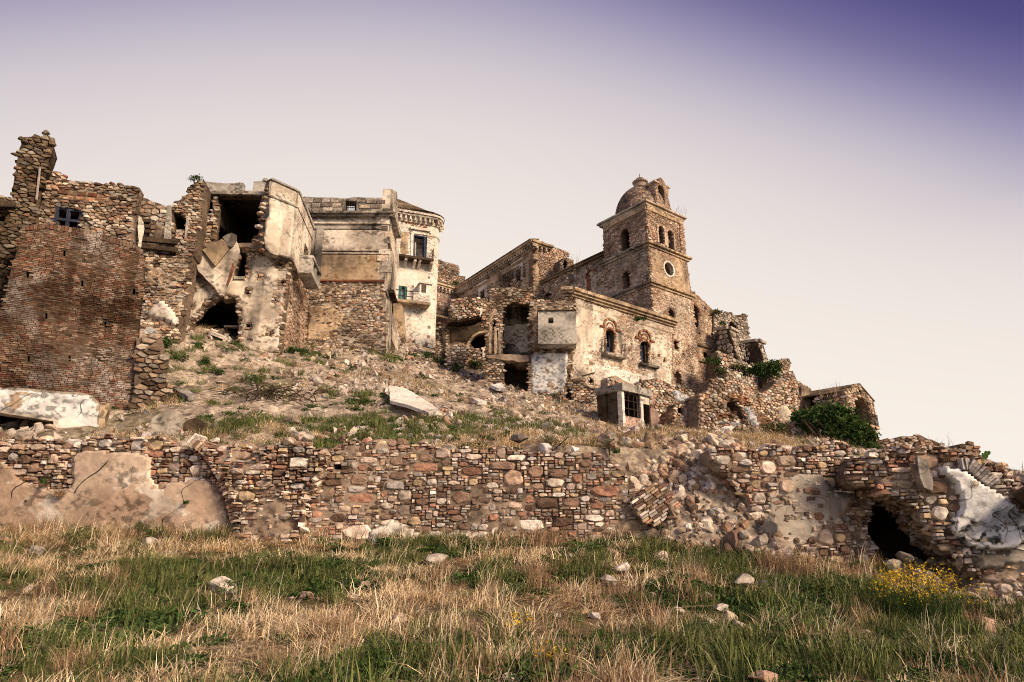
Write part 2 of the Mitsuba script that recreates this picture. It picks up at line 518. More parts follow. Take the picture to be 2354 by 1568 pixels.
stone_mat('tile_grey', [(.34, .26, .22), (.27, .21, .19), (.42, .34, .29), (.20, .17, .165), (.37, .26, .20)], .5)
plaster_mat('mortar', (.40, .32, .26), (.28, .22, .175), (.07, .055, .048), .6, .25, 0)
plaster_mat('mortar_far', (.24, .185, .145), (.16, .12, .095), (.05, .04, .034), .6, .25, 0)
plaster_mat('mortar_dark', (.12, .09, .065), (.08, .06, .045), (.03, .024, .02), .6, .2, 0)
plaster_mat('mortar_pink', (.28, .20, .16), (.20, .14, .11), (.10, .07, .055), .5, .2, 0)
plaster_mat('plaster_cream', (.82, .75, .68), (.64, .56, .48), (.12, .105, .095), .5, .38, .5)
plaster_mat('plaster_white', (.86, .82, .78), (.76, .71, .66), (.38, .32, .29), .40, .25, .4)
plaster_mat('plaster_blue', (.74, .75, .78), (.62, .65, .70), (.17, .18, .23), .55, .35, .9, fleck=(.42, .33, .25), fleck_at=.64)
plaster_mat('plaster_grey', (.52, .48, .44), (.40, .36, .32), (.065, .06, .055), .75, .6, .5)
plaster_mat('plaster_ochre', (.60, .49, .41), (.48, .36, .285), (.25, .175, .13), .45, .2, 1.0, fleck=(.74, .69, .63), fleck_at=.60)
plaster_mat('plaster_pink', (.56, .40, .36), (.46, .22, .22), (.20, .16, .15), .6, .4, .6, fleck=(.60, .55, .50))
plaster_mat('plaster_tan', (.60, .48, .36), (.48, .37, .26), (.13, .10, .08), .55, .35, .4, fleck=(.34, .22, .15), fleck_at=.66)
plaster_mat('concrete', (.56, .54, .51), (.42, .40, .38), (.09, .085, .08), .5, .5, .3)
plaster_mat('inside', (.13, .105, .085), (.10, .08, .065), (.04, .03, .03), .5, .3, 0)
flat_mat('wood_dark', (.10, .075, .055), (.05, .04, .032), 2.0, streak=1)
flat_mat('wood_blue', (.055, .065, .11), (.035, .04, .07), 2.0, streak=1)
flat_mat('wood_teal', (.06, .19, .19), (.04, .13, .14), 2.0, streak=1)
flat_mat('wood_pale', (.48, .44, .42), (.36, .32, .32), 2.0, streak=1)
plaster_mat('plaster_shell', (.86, .87, .90), (.74, .76, .80), (.10, .11, .15), .6, .1, .8, fleck=(.46, .41, .36), fleck_at=.62, f=1.5, grime=.95)
flat_mat('iron', (.035, .03, .03), (.07, .045, .035), 6.0)
# ------------------------------------------------------------------ the ground in front, the hill behind the front walls
def surface(ctrl, smooth=0.0):
    c = np.array(ctrl, float)
    q = at(c[:, 0], c[:, 1], c[:, 2])
    return RBFInterpolator(q[:, :2], q[:, 2], kernel='linear', smoothing=smooth)


WALLY = 20.0
front = surface([(-400, 1190, 21), (0, 1222, 20), (300, 1232, 20), (540, 1245, 20), (850, 1250, 20), (1176, 1250, 20), (1460, 1245, 20), (1600, 1255, 20), (1720, 1275, 20), (2000, 1320, 19.2),
                 (2353, 1405, 18.2), (2800, 1440, 18), (-400, 1560, 9.6), (0, 1568, 9.6), (600, 1568, 9.6), (1176, 1568, 9.6), (1800, 1568, 9.6), (2353, 1568, 9.6), (2800, 1568, 9.6),
                 (0, 1390, 14), (600, 1395, 14), (1176, 1392, 14), (1800, 1420, 14), (2353, 1475, 14)])
LIP = [(-500, 985), (0, 1003), (250, 1003), (450, 1003), (700, 1012), (1000, 1010), (1176, 1010), (1450, 1008), (1640, 1016), (1800, 1016), (2000, 1046), (2353, 1108), (2800, 1150)]
back = surface([(x, y + 24, 20.75) for x, y in LIP] + [(x, y + 1, 22.3) for x, y in LIP] + [(250, 990, 24), (-300, 985, 24), (385, 935, 28), (300, 945, 29), (400, 805, 34), (340, 745, 34.5), (480, 768, 38), (540, 790, 38), (640, 808, 39), (720, 812, 43),
                (870, 820, 44.5), (930, 818, 50), (1000, 815, 56), (1040, 855, 53), (1110, 885, 50), (1150, 898, 47), (1250, 912, 46.5), (1310, 935, 44), (1390, 960, 42), (1450, 992, 40), (1600, 1003, 36), (1720, 1008, 34),
                (1800, 1006, 34), (1900, 1012, 35), (2010, 1050, 32), (2200, 1085, 38), (2353, 1125, 38), (600, 900, 31.5), (900, 905, 34), (1000, 965, 28), (1176, 965, 30), (500, 985, 24.5), (800, 985, 25), (1300, 990, 27),
                (1450, 998, 28), (1650, 1008, 27), (700, 860, 36), (1050, 900, 43), (820, 860, 39), (450, 860, 33), (2800, 1200, 60), (2353, 1185, 90), (1900, 1060, 80), (1650, 950, 72), (1400, 880, 80), (1176, 780, 100), (800, 720, 90), (400, 700, 80), (-300, 800, 60), (-600, 900, 40)])


class Field:
    def __init__(self, fn, x0, x1, y0, y1, res, amp, f, seed):
        xs, ys = np.arange(x0, x1 + res, res), np.arange(y0, y1 + res, res)
        gx, gy = np.meshgrid(xs, ys, indexing='ij')
        z = fn(np.stack([gx.ravel(), gy.ravel()], -1)).reshape(gx.shape)
        k = np.stack([gx * f, gy * f, gx * 0], -1)
        z = z + amp * (meshkit.fbm(k, 5, seed) * 2 - 1) + .25 * amp * (meshkit.noise(k * 9, seed + 2) - .5)
        self.gx, self.gy, self.z = gx, gy, z
        self.f = RegularGridInterpolator((xs, ys), z, bounds_error=False, fill_value=None)

    def __call__(self, x, y):
        return self.f(np.stack([np.asarray(x, float), np.asarray(y, float)], -1))

    def mesh(self):
        nx, ny = self.z.shape
        i = np.arange(nx * ny).reshape(nx, ny)
        a, b, c, d = i[:-1, :-1], i[1:, :-1], i[1:, 1:], i[:-1, 1:]
        f = np.concatenate([np.stack([a.ravel(), b.ravel(), c.ravel()], 1), np.stack([a.ravel(), c.ravel(), d.ravel()], 1)])
        return np.stack([self.gx.ravel(), self.gy.ravel(), self.z.ravel()], -1), f


meadow = Field(front, -34, 34, -6, 21.5, .25, .14, .5, 3)
hill = Field(back, -48, 62, 20.75, 118, .36, .42, .55, 8)
CAVE = (at(2030, 1200, 19.5)[0], at(2290, 1200, 20.5)[0])


def soil(p, n, uv):
    c = mix((.42, .355, .305), (.29, .24, .20), smoothstep(.35, .65, F3(p, .6, 4)))
    c = mix(c, (.52, .45, .37), smoothstep(.50, .62, F3(p, 1.7, 4, 5.0)) * .8)
    c = mix(c, (.12, .115, .05), smoothstep(.56, .70, F3(p, .35, 4, 9.0)) * .55)
    c = mix(c, c * .35, smoothstep(.50, .62, F3(p, 2.6, 4, 15.0)) * .7)
    return c * (.3 + 1.4 * F3(p, 8.0, 4))


mat('soil', soil, lambda p, n, uv: .16 * F3(p, 3.6, 5), .02)
mat('soil_meadow', lambda p, n, uv: mix((.17, .125, .08), (.09, .085, .04), smoothstep(.4, .6, F3(p, .8, 4))) * (.5 + F3(p, 9.0)))
scene['ground'] = mikit.ply(meadow.mesh(), 'soil_meadow', smooth=True)
labels['ground'] = {'label': 'grassy slope rising from the camera to the ruined walls', 'kind': 'structure', 'category': 'ground'}
hv, hf = hill.mesh()
nyh = hill.z.shape[1]
edge = np.arange(hill.z.shape[0]) * nyh
low = hv[edge] * [1, 1, 0] + [0, .1, -4.0]
hf = np.concatenate([hf, np.stack([edge[:-1], edge[1:], len(hv) + np.arange(len(edge) - 1)], 1), np.stack([edge[1:], len(hv) + np.arange(1, len(edge)), len(hv) + np.arange(len(edge) - 1)], 1)])
hv = np.concatenate([hv, low])
inc = (hv[hf][:, :, 0] > CAVE[0]).any(1) & (hv[hf][:, :, 0] < CAVE[1]).any(1) & (hf >= len(hv) - len(low)).any(1)
hf = hf[~inc]   # the cave mouth goes in under the hill
scene['hillside'] = mikit.ply((hv, hf), 'soil', smooth=40)
labels['hillside'] = {'label': 'bare rubble-strewn hillside below the abandoned houses', 'kind': 'structure', 'category': 'hill'}
# the plain round about, far below eye level, to the horizon
far = Bag()
far.add([[-900, -300, -14], [900, -300, -14], [900, 1500, -14], [-900, 1500, -14]], [[0, 1, 2], [0, 2, 3]])
far.put('plain', 'soil_meadow')
labels['plain'] = {'label': 'low plain around the hill', 'kind': 'structure', 'category': 'ground'}

# ------------------------------------------------------------------ front walls
FW = Wall(1176, 1150, WALLY, 90)
BIG = [((5, 9), (4, 7), .13), ((3, 6), (3, 5), .20), ((2, 4), (2, 3), .26)]


def front_tone(c, a, rng):
    if a > .035: return (rng.choice([.05, .16, .27, .38, .5, .5, .16, .83, .72]), rng.uniform(.25, 1.0))
    return (rng.choice([.38, .6, .6, .72, .72, .16, .05, .95]), rng.uniform(.1, .9))


def front_wall(key, W, pts, seed, holes=(), cw=.10, ch=.068, npart=300, coats=(), big=BIG, core='mortar', thick=.9, skip=None, proud=.10, through=(), room_depth=3.0):
    return masonry(key, W, pts, core=core, thick=thick, holes=holes, ragged=.16, seed=seed, stone='stone_front', w=cw, h=ch, proud=proud, npart=npart, gap=.05, inset=.80, coats=coats,
                   kind='packed', bricks=big, skip=skip, through=through, room_depth=room_depth)


# the wall in the middle
k = thing('retaining_wall', 'tall ruined retaining wall of mixed boulders and brick courses, middle of the front row', 'wall')
front_wall(k, FW, Z('L', (690, 1300), (655, 1120), (665, 850), (700, 760), (790, 610), (900, 400), (850, 320), (1080, 235), (1330, 235), (1650, 285), (2000, 310), (2354, 320)) +
           Z('M', (300, 300), (620, 350), (950, 345), (1130, 370), (1230, 490), (1330, 640), (1380, 760), (1440, 900), (1480, 1200)), 11,
           holes=[Z('L', (935, 430), (1000, 430), (1000, 490), (935, 490))],
           coats=[dict(mat='mortar', base=.03, amp=.06, freq=.9, bias=.08, res=.08, fine=.03),
                  dict(region=Z('L', (1210, 1350), (1210, 1000), (1420, 880), (1700, 1000), (2354, 980), (2354, 1350)), mat='plaster_white', base=.09, amp=.11, freq=.8, bias=-.05, res=.08)])
# plaster patch high on its right end
# the plastered wall on the left with the brick arch
k = thing('plastered_vault_wall', 'ochre plastered end wall of a fallen vault, closed on its right by a brick arch', 'wall')
LW = FW.moved(-.10)
front_wall(k, LW, Z('K', (-300, 1700), (-300, 560), (0, 545), (180, 525), (400, 535), (640, 590), (860, 535), (1200, 560), (1440, 565), (1640, 640), (1760, 720), (1900, 900), (2000, 1100), (2060, 1700)), 12, npart=200,
           big=[((3, 5), (3, 5), .30), ((2, 4), (2, 3), .22)], proud=.17,
           coats=[dict(region=Z('K', (-300, 1700), (-300, 760), (0, 735), (100, 745), (180, 800), (250, 905), (420, 935), (560, 960), (620, 930), (640, 850), (600, 700), (700, 655), (900, 640), (1100, 640), (1340, 690), (1350, 830), (1400, 960),
                                 (1440, 900), (1620, 880), (1740, 865), (1860, 885), (1930, 980), (2010, 1180), (2060, 1700)), mat='plaster_ochre', base=.205, amp=.04, freq=.6, bias=.4, res=.065, fine=.02)])
# voussoirs of the arch: bricks set round the curve
arc = np.array(Z('K', (1655, 590), (1760, 680), (1850, 800), (1930, 950), (1985, 1100), (2015, 1250), (2025, 1400), (2030, 1500)))
ar = FW.px(arc)
rng = np.random.default_rng(5)
seg = np.concatenate([[0], np.cumsum(np.linalg.norm(np.diff(ar, axis=0), axis=1))])
m = int(seg[-1] / .10)
for i in range(m):
    t0, t1 = seg[-1] * i / m, seg[-1] * (i + .86) / m
    p0, p1 = [np.array([np.interp(t, seg, ar[:, 0]), np.interp(t, seg, ar[:, 1])]) for t in (t0, t1)]
    t = (p1 - p0) / np.linalg.norm(p1 - p0); nn = np.array([-t[1], t[0]])
    ln = rng.uniform(.22, .36)
    q = np.array([p0 - nn * .03, p1 - nn * .03, p1 + nn * ln, p0 + nn * ln])[::-1] + rng.uniform(-.012, .012, (4, 2))
    if np.cross(q[1] - q[0], q[2] - q[1]) < 0: q = q[::-1]
    v, f = pillow(q, rng, .10, .03, .9)
    v[:, 2] += .30; v[:4, 2] = -.3
    b = Bag(); b.add(FW.world(v), f, (rng.random(), rng.random())); b.put(fresh(k + '__brick'), 'stone_front')
# the broken pier between the arch and the middle wall: earth and stones
k = thing('broken_pier', 'crumbling earthen pier with loose stones between the brick arch and the boulder wall', 'wall')
PW = FW.moved(.28)
front_wall(k, PW, Z('K', (1770, 600), (1900, 580), (2120, 600), (2250, 640)) + Z('L', (340, 300), (560, 270), (760, 290), (900, 370), (840, 520), (760, 640), (680, 780), (670, 1250), (60, 1250), (70, 940), (20, 760)) +
           Z('K', (2030, 1500), (2000, 1100), (1900, 880), (1800, 760)), 13, npart=200, big=[((4, 6), (3, 5), .16), ((2, 5), (2, 3), .22)], proud=.26,
           coats=[dict(mat='mortar', base=.10, amp=.34, freq=.75, bias=.18, res=.09, fine=.07)])
# the right wall
k = thing('right_wall', 'ruined stone wall with grey render and a small square hole, left of the cave', 'wall')
RW = Wall(1800, 1170, 19.6, 86)
front_wall(k, RW, Z('M', (2010, 330), (2150, 310), (2250, 290)) + Z('N', (60, 190), (260, 195), (420, 190), (600, 190), (720, 150), (860, 175), (870, 260), (960, 300), (900, 420), (940, 500), (1060, 560), (1080, 640), (1040, 800), (1010, 900), (1060, 1050), (1060, 1180), (1010, 1300), (980, 1500)) +
           Z('M', (2500, 1500), (2330, 1320), (2280, 1200), (2330, 900), (2300, 700), (2180, 560), (2060, 450)), 14, npart=300, holes=[Z('N', (62, 665), (126, 668), (124, 732), (62, 728))], proud=.15,
           coats=[dict(region=Z('N', (-60, 1300), (-40, 680), (80, 560), (250, 470), (470, 380), (600, 375), (700, 470), (930, 590), (930, 700), (850, 740), (860, 860), (620, 900), (560, 1000), (380, 1080), (350, 1300)), mat='plaster_grey', base=.09, amp=.13, freq=.6, bias=.12, res=.085, fine=.03),
                  dict(mat='mortar', base=.03, amp=.08, freq=.8, bias=-.05, res=.09)])

stud(k, RW, Z('N', (860, 200), (870, 270), (955, 305), (905, 420), (940, 500), (1060, 560), (1075, 640), (1040, 800), (1010, 900), (1060, 1050), (1060, 1180), (1010, 1300)), -.6, .05, 'stone_front', 60, 71)
stud(k, RW, Z('M', (2060, 450), (2180, 560), (2300, 700), (2330, 900), (2280, 1200)), -.8, .1, 'stone_front', 50, 72)
stud('retaining_wall', FW, Z('M', (1130, 370), (1230, 490), (1330, 640), (1380, 760), (1440, 900), (1480, 1200)), -.6, .1, 'stone_front', 40, 73)
stud('broken_pier', PW, Z('L', (340, 290), (560, 262), (760, 285), (900, 370), (840, 520), (760, 640), (680, 780), (670, 1250)), -.3, .3, 'stone_front', 60, 74, size=(.08, .24))
# ------------------------------------------------------------------ the houses on the left
def prism_part(key, W, pts, d0, d1, m, ragged=0.0, seed=1, uv=None):
    p = lpoly(W, pts) if not isinstance(pts, Polygon) else pts
    b = Bag(); v, f = extrude(W, rough(p, ragged, seed), d0, d1); b.add(v, f, uv); return b.put(fresh(key), m)


def beam_px(key, W, p, q, r, d, m, d2=None):
    """a straight bar lying along a wall between two pixels, r half thickness, standing d in front"""
    a, b_ = W.px([p])[0], W.px([q])[0]
    v, f = bar(W.world(np.array([a[0], a[1], d])), W.world(np.array([b_[0], b_[1], d if d2 is None else d2])), r)
    b = Bag(); b.add(v, f); return b.put(fresh(key), m)


# big brick wall
k = thing('brick_wall', 'big leaning brown brick wall with narrow dark slots, at the left edge', 'wall')
BW = Wall(330, 760, 29.0, 64)
slots = [Z('F', (x - 13, y - 34), (x + 13, y - 32), (x + 10, y + 34), (x - 15, y + 32)) for x, y in ((945, 672), (1540, 765), (1212, 1146), (532, 1046), (800, 1535), (318, 575), (740, 326), (330, 1540))]
masonry(k, BW, [(51, 526), (106, 521), (200, 537), (312, 570), (326, 583), (332, 609), (324, 697), (318, 757), (312, 860), (303, 1010), (-120, 1060), (-120, 800), (2, 717)], core='mortar_dark', thick=1.1, holes=slots,
        ragged=.03, seed=21, stone='brick_brown', w=.25, h=.082, proud=.035, npart=300, gap=.02, inset=.93, kind='brick', room_depth=.6)
rng = np.random.default_rng(22)
top = BW.px([(51, 526), (106, 521), (200, 537), (312, 570), (328, 585)])
for i in range(len(top) - 1):   # soldier course along the top
    n = int(np.linalg.norm(top[i + 1] - top[i]) / .13)
    for j in range(n):
        a, b_ = top[i] + (top[i + 1] - top[i]) * j / n, top[i] + (top[i + 1] - top[i]) * (j + .85) / n
        v, f = lbox(BW, a[0], b_[0], a[1] - .10, a[1] + .15 + rng.uniform(-.04, .04), -.5, .06 + rng.uniform(-.02, .02))
        b = Bag(); b.add(v, f, (rng.random(), rng.random() * .5)); b.put(fresh(k + '__coping_brick'), 'brick_brown')
# stone pier at its right end
k = thing('stone_pier', 'broken rubble pier leaning on the right end of the brick wall', 'pier')
masonry(k, BW.moved(.25), Z('F', (1575, 1310), (1640, 1330), (1730, 1250), (1800, 1290), (1900, 1390), (1920, 1567)) + [(384, 830), (386, 950), (296, 965), (304, 930)], seed=23, core='mortar_far', thick=.9, w=.42, h=.2, proud=.16, npart=70, ragged=.12)
# dark side wall left of the brick wall
k = thing('side_wall', 'shaded stone wall behind the left edge of the big brick wall', 'wall')
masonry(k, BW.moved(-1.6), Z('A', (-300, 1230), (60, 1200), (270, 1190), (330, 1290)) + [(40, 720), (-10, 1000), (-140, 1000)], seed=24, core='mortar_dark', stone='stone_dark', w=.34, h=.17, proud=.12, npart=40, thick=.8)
# tall stub of a house wall
k = thing('chimney_stack', 'tall lone stump of dark rubble wall rising at the far left', 'chimney')
CW = Wall(75, 430, 31.0, 64)
masonry(k, CW, Z('A', (50, 1250), (90, 1090), (130, 1000), (120, 890), (130, 820), (160, 640), (200, 400), (190, 385), (215, 320), (262, 290), (240, 190), (300, 190), (400, 203), (410, 170), (440, 175), (490, 186), (500, 140), (530, 150), (600, 230), (612, 300), (585, 370), (560, 440), (548, 570), (520, 700), (490, 830), (470, 960), (440, 1240)),
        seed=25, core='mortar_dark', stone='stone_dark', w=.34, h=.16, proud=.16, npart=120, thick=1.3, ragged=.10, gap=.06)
beam_px(k + '__beam', CW, Z('A', (160, 447))[0], Z('A', (260, 447))[0], .06, -.3, 'wood_dark')
beam_px(k + '__pipe', CW, Z('A', (468, 570))[0], Z('A', (428, 940))[0], .035, .24, 'wood_pale')
k = thing('low_wall', 'low broken wall with a see-through gap left of the tall stump', 'wall')
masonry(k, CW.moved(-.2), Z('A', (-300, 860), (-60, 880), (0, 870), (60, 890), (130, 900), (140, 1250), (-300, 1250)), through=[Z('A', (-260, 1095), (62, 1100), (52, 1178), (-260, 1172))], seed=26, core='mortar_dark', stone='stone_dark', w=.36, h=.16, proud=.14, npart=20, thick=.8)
beam_px(k + '__beam', CW, Z('A', (-300, 985))[0], Z('A', (190, 1000))[0], (.16, .16), .2, 'wood_dark')
beam_px(k + '__beam', CW, Z('A', (-300, 1130))[0], Z('A', (66, 1142))[0], (.05, .05), -.4, 'wood_dark')
# ruined house with the dark window frame
k = thing('roofless_house', 'roofless rubble house with dark timber window frame, above the big brick wall', 'house')
HW = Wall(230, 480, 32.0, 78)
win = Z('A', (600, 1260), (650, 1005), (945, 1045), (890, 1260))
masonry(k, HW, Z('A', (440, 1300), (470, 960), (520, 860), (515, 750), (560, 740), (560, 660), (590, 615), (640, 600), (690, 615), (715, 690), (960, 715), (1250, 745), (1600, 778), (1605, 800), (1560, 850), (1550, 900), (1565, 990), (1530, 1200), (1500, 1520), (1000, 1520)),
        seed=27, holes=[win], core='mortar_far', stone='stone_warm', w=.30, h=.15, proud=.14, npart=140, thick=.8, ragged=.08, skip=[Z('A', (690, 770), (1215, 850), (1210, 940), (650, 905))],
        coats=[dict(region=Z('A', (640, 930), (830, 960), (820, 1010), (640, 990)), mat='plaster_tan', base=.06, amp=.05), dict(mat='mortar', base=.02, amp=.09, freq=.7, bias=-.3)])
reg = lpoly(HW, Z('A', (690, 770), (1215, 850), (1210, 940), (650, 905)))
lay(k, HW, brick_cells(reg, .48, .27, np.random.default_rng(3), joint=.05, vary=.12), 'brick_red', np.random.default_rng(4), .06, 60, .02, .92, name='block')
for p, q in ((((615, 1240)), (660, 1010)), ((760, 1255), (790, 1035)), ((900, 1240), (940, 1045)), ((640, 1012), (950, 1052)), ((560, 1125), (905, 1165))):
    beam_px(k + '__window_frame', HW, Z('A', p)[0], Z('A', q)[0], (.07, .07), -.05, 'wood_blue')
prism_part(k + '__plaster_strip', HW, Z('A', (1560, 1060), (1590, 1050), (1630, 1160), (1625, 1280), (1600, 1320), (1585, 1500), (1545, 1500), (1565, 1320), (1550, 1180)), -.5, -.38, 'plaster_white', .05, 3)
for x, y in ((720, 640), (1265, 725)):
    a = HW.world(np.r_[HW.px(Z('A', (x - 30, y + 15)))[0], -.3]); c = HW.world(np.r_[HW.px(Z('A', (x + 25, y - 8)))[0], -.1])
    b = Bag(); b.add(*bar(a, c, (.12, .07))); b.put(fresh(k + '__roof_tile'), 'brick_red')
# gable behind
k = thing('gable_wall', 'gable wall with a bright see-through window opening, behind the roofless house', 'wall')
GW = Wall(366, 500, 36.5, 80)
masonry(k, GW, Z('A', (1530, 1600), (1540, 950), (1570, 905), (1630, 893), (1680, 905), (1720, 930), (1830, 960), (1990, 1025), (1995, 1600)), through=[Z('A', (1805, 1008), (1876, 1013), (1856, 1152), (1782, 1140))], seed=28, core='mortar_far', stone='stone_warm',
        w=.46, h=.26, proud=.08, npart=60, thick=.7, coats=[dict(region=Z('A', (1740, 1170), (1920, 1150), (1900, 1450), (1730, 1450)), mat='plaster_tan', base=.06, amp=.07, bias=.3)])
for y in (1178, 1240, 1300):
    beam_px(k + '__beam', GW, Z('A', (1600, y - 4))[0], Z('A', (1740, y + 2))[0], (.07, .10), .2, 'wood_dark')
# stepped ruin with the dark doorway, and the stained house front under it
SW = Wall(400, 620, 34.5, 82)
k = thing('stepped_ruin', 'stepped ruined gable with a black doorway, between gable wall and the collapsed house', 'house')
masonry(k, SW, Z('B', (-40, 800), (-30, 505), (10, 482), (60, 470), (62, 440), (95, 430), (100, 412), (150, 398), (165, 330), (165, 300), (200, 285), (285, 275), (290, 235), (335, 232), (345, 262), (330, 400), (312, 500), (300, 640), (240, 990), (215, 1100)) + Z('F', (2050, 380), (2030, 300), (1900, 260)),
        holes=[Z('B', (-15, 600), (60, 600), (75, 640), (140, 690), (118, 800), (-30, 790))], seed=29, core='mortar_far', stone='stone_warm', w=.28, h=.15, proud=.13, npart=100, thick=1.2,
        coats=[dict(region=Z('B', (-30, 790), (120, 790), (100, 950), (-40, 960)), mat='plaster_tan', base=.08, amp=.04, bias=.6), dict(region=Z('B', (70, 500), (190, 400), (210, 430), (185, 560), (80, 570)), mat='plaster_white', base=.10, amp=.10, bias=.0)])
prism_part(k + '__door_post', SW, Z('A', (1940, 1010), (1978, 1010), (1975, 1440), (1895, 1440)), .05, .3, 'concrete')
prism_part(k + '__door_post', SW, Z('B', (140, 690), (168, 695), (135, 910), (118, 910)), .0, .16, 'wood_pale')
for p, q in (((1500, 1390), (2060, 1440)), ((1575, 1470), (2055, 1530))):
    beam_px(k + '__beam', SW, Z('A', p)[0], Z('A', q)[0], (.11, .13), .35, 'wood_dark')
k = thing('stained_house_front', 'ochre stained rubble house front, between the brick wall and the collapsed house', 'house')
masonry(k, SW.moved(.12), [(318, 768), (324, 690), (332, 600), (330, 575), (372, 590), (408, 588), (418, 560), (446, 545)] + Z('G', (200, 40), (190, 130), (140, 520), (95, 720), (60, 850)) + [(412, 790)], seed=30, core='mortar_far', stone='stone_warm', w=.30, h=.15, proud=.12, npart=120, thick=1.0,
        holes=[Z('F', (x - 17, y - 17), (x + 17, y - 17), (x + 17, y + 17), (x - 17, y + 17)) for x, y in ((1745, 735), (1825, 442), (2095, 683))],
        coats=[dict(mat='plaster_tan', base=.02, amp=.12, freq=.5, bias=-.05), dict(region=Z('F', (1690, 1090), (1680, 1000), (1720, 930), (1800, 860), (1890, 838), (1960, 880), (2030, 950), (2080, 1000), (2060, 1060), (2160, 1060), (2230, 1200), (2000, 1200), (1880, 1140)), mat='plaster_white', base=.22, amp=.05, bias=.8)])
# ------------------------------------------------------------------ the collapsed house
k = thing('collapsed_house', 'half collapsed house with an open black room, hanging slabs and a grey corner block', 'house')
LOW = Wall(668, 600, 38.0, 76)
put = [(895, 78), (1215, 175), (970, 308), (835, 490), (1235, 380), (1160, 565), (200, 465), (183, 638), (845, 870), (1088, 940)]
holes = [Z('G', (x - 17, y - 19), (x + 17, y - 17), (x + 16, y + 19), (x - 18, y + 18)) for x, y in put]
cave = Z('G', (205, 950), (205, 800), (280, 740), (350, 635), (480, 545), (520, 520), (560, 570), (700, 545), (702, 650), (730, 740), (735, 900), (715, 1130), (500, 1130))
window = Z('G', (755, 30), (825, 35), (800, 320), (688, 325), (740, 120))
masonry(k, LOW, Z('G', (60, 850), (140, 520), (190, 130), (200, -10), (730, -20), (1080, 50), (1322, 118), (1305, 400), (1262, 750), (1225, 1200), (700, 1200), (80, 1050)), holes=holes + [cave, window], room_depth=4.5, seed=31, core='mortar_far', stone='stone_warm', w=.30, h=.16,
        proud=.10, npart=100, thick=.8, ragged=.05, coats=[dict(mat='plaster_cream', base=.07, amp=.09, freq=.45, bias=.34, fine=.02), dict(region=Z('G', (740, 560), (1000, 300), (1250, 700), (1100, 900), (740, 900)), mat='plaster_white', base=.075, amp=.09, freq=.5, bias=-.02)])
stud(k, LOW, Z('G', (205, 850), (205, 800), (280, 740), (350, 635), (480, 545), (520, 520)), -.6, .1, 'stone_warm', 46, 36, size=(.07, .16))
stud(k, LOW, Z('G', (560, 570), (700, 545), (702, 650), (730, 740), (735, 900), (715, 1060)), -.5, .05, 'stone_warm', 24, 37, size=(.06, .13))
prism_part(k + '__door_post', LOW, Z('G', (540, 800), (568, 802), (552, 960), (525, 940)), -1.6, -1.4, 'wood_dark')
prism_part(k + '__door', LOW, Z('G', (568, 850), (630, 870), (610, 1020), (555, 980)), -2.0, -1.95, 'wood_blue')
prism_part(k + '__lintel', LOW, Z('G', (522, 785), (720, 785), (720, 802), (522, 800)), -1.7, -1.3, 'wood_pale')
prism_part(k + '__sill', LOW, Z('G', (680, 318), (805, 318), (805, 345), (680, 350)), -.3, .22, 'concrete')
for nm, pts, d0, d1, m in (('hanging_slab', Z('B', (250, 1225), (350, 1110), (600, 1000), (730, 985), (757, 1080), (690, 1330)) + Z('G', (650, 450), (600, 560), (560, 575), (515, 548), (470, 470), (290, 290)), .35, .62, 'plaster_grey'),
                           ('ochre_slab', Z('B', (345, 1100), (575, 965), (645, 1090), (482, 1282)), .62, .82, 'plaster_tan'),
                           ('slab_fragment', Z('B', (570, 960), (640, 915), (690, 903), (728, 935), (712, 1020), (645, 1085)), .55, .85, 'plaster_grey')):
    prism_part(f'{k}__{nm}', LOW, pts, d0, d1, 'plaster_cream' if nm == 'hanging_slab' else m, .03, 5)
prism_part(k + '__brick_edge', LOW, Z('B', (690, 1225), (712, 1240), (655, 1430), (620, 1505), (606, 1495)), .5, .70, 'brick_red', .02, 2)
beam_px(k + '__beam', LOW, Z('B', (255, 1085))[0], Z('B', (365, 1068))[0], .16, .5, 'wood_dark')
# upper storey, left bay with the open room
UP = Wall(560, 500, 37.2, 88)
roomp = Z('B', (487, 415), (1010, 418), (985, 520), (990, 620), (965, 780), (960, 860), (900, 930), (880, 990), (560, 990), (448, 985), (470, 800), (490, 560))
alc = Z('B', (320, 405), (440, 420), (425, 632), (296, 622))
masonry(k, UP, Z('B', (200, 1030), (235, 900), (300, 640), (335, 400), (338, 372), (1080, 395), (1050, 640), (1040, 1000), (1060, 1060), (700, 1030)), holes=[roomp, alc], room_depth=5.0, seed=32, core='mortar_far', stone='stone_warm', w=.30, h=.16, proud=.15, npart=60, thick=.5, ragged=.06, body='upper_wall',
        skip=[Z('B', (338, 372), (1060, 385), (1060, 425), (330, 420))],
        coats=[dict(region=Z('B', (235, 640), (400, 645), (370, 985), (215, 995)), mat='plaster_grey', base=.12, amp=.04, bias=.8), dict(region=Z('B', (430, 425), (500, 430), (525, 480), (500, 525), (430, 540)), mat='plaster_white', base=.24, amp=.04, bias=.8),
               dict(region=Z('B', (405, 690), (450, 685), (440, 850), (400, 965), (370, 965)), mat='plaster_white', base=.22, amp=.05, bias=.8)])
prism_part(k + '__lintel', UP, Z('B', (335, 372), (900, 372), (1060, 388), (1055, 418), (700, 414), (450, 410), (335, 400)), -.5, .22, 'plaster_grey', .03, 4)
prism_part(k + '__parapet', UP, Z('B', (335, 252), (400, 262), (600, 270), (735, 272), (738, 262), (787, 262), (782, 374), (335, 376)), -.35, .05, 'concrete', .03, 6)
prism_part(k + '__parapet', UP, Z('B', (908, 256), (1022, 246), (1030, 218), (1090, 222), (1085, 392), (892, 376)), -.35, .05, 'concrete', .03, 7)
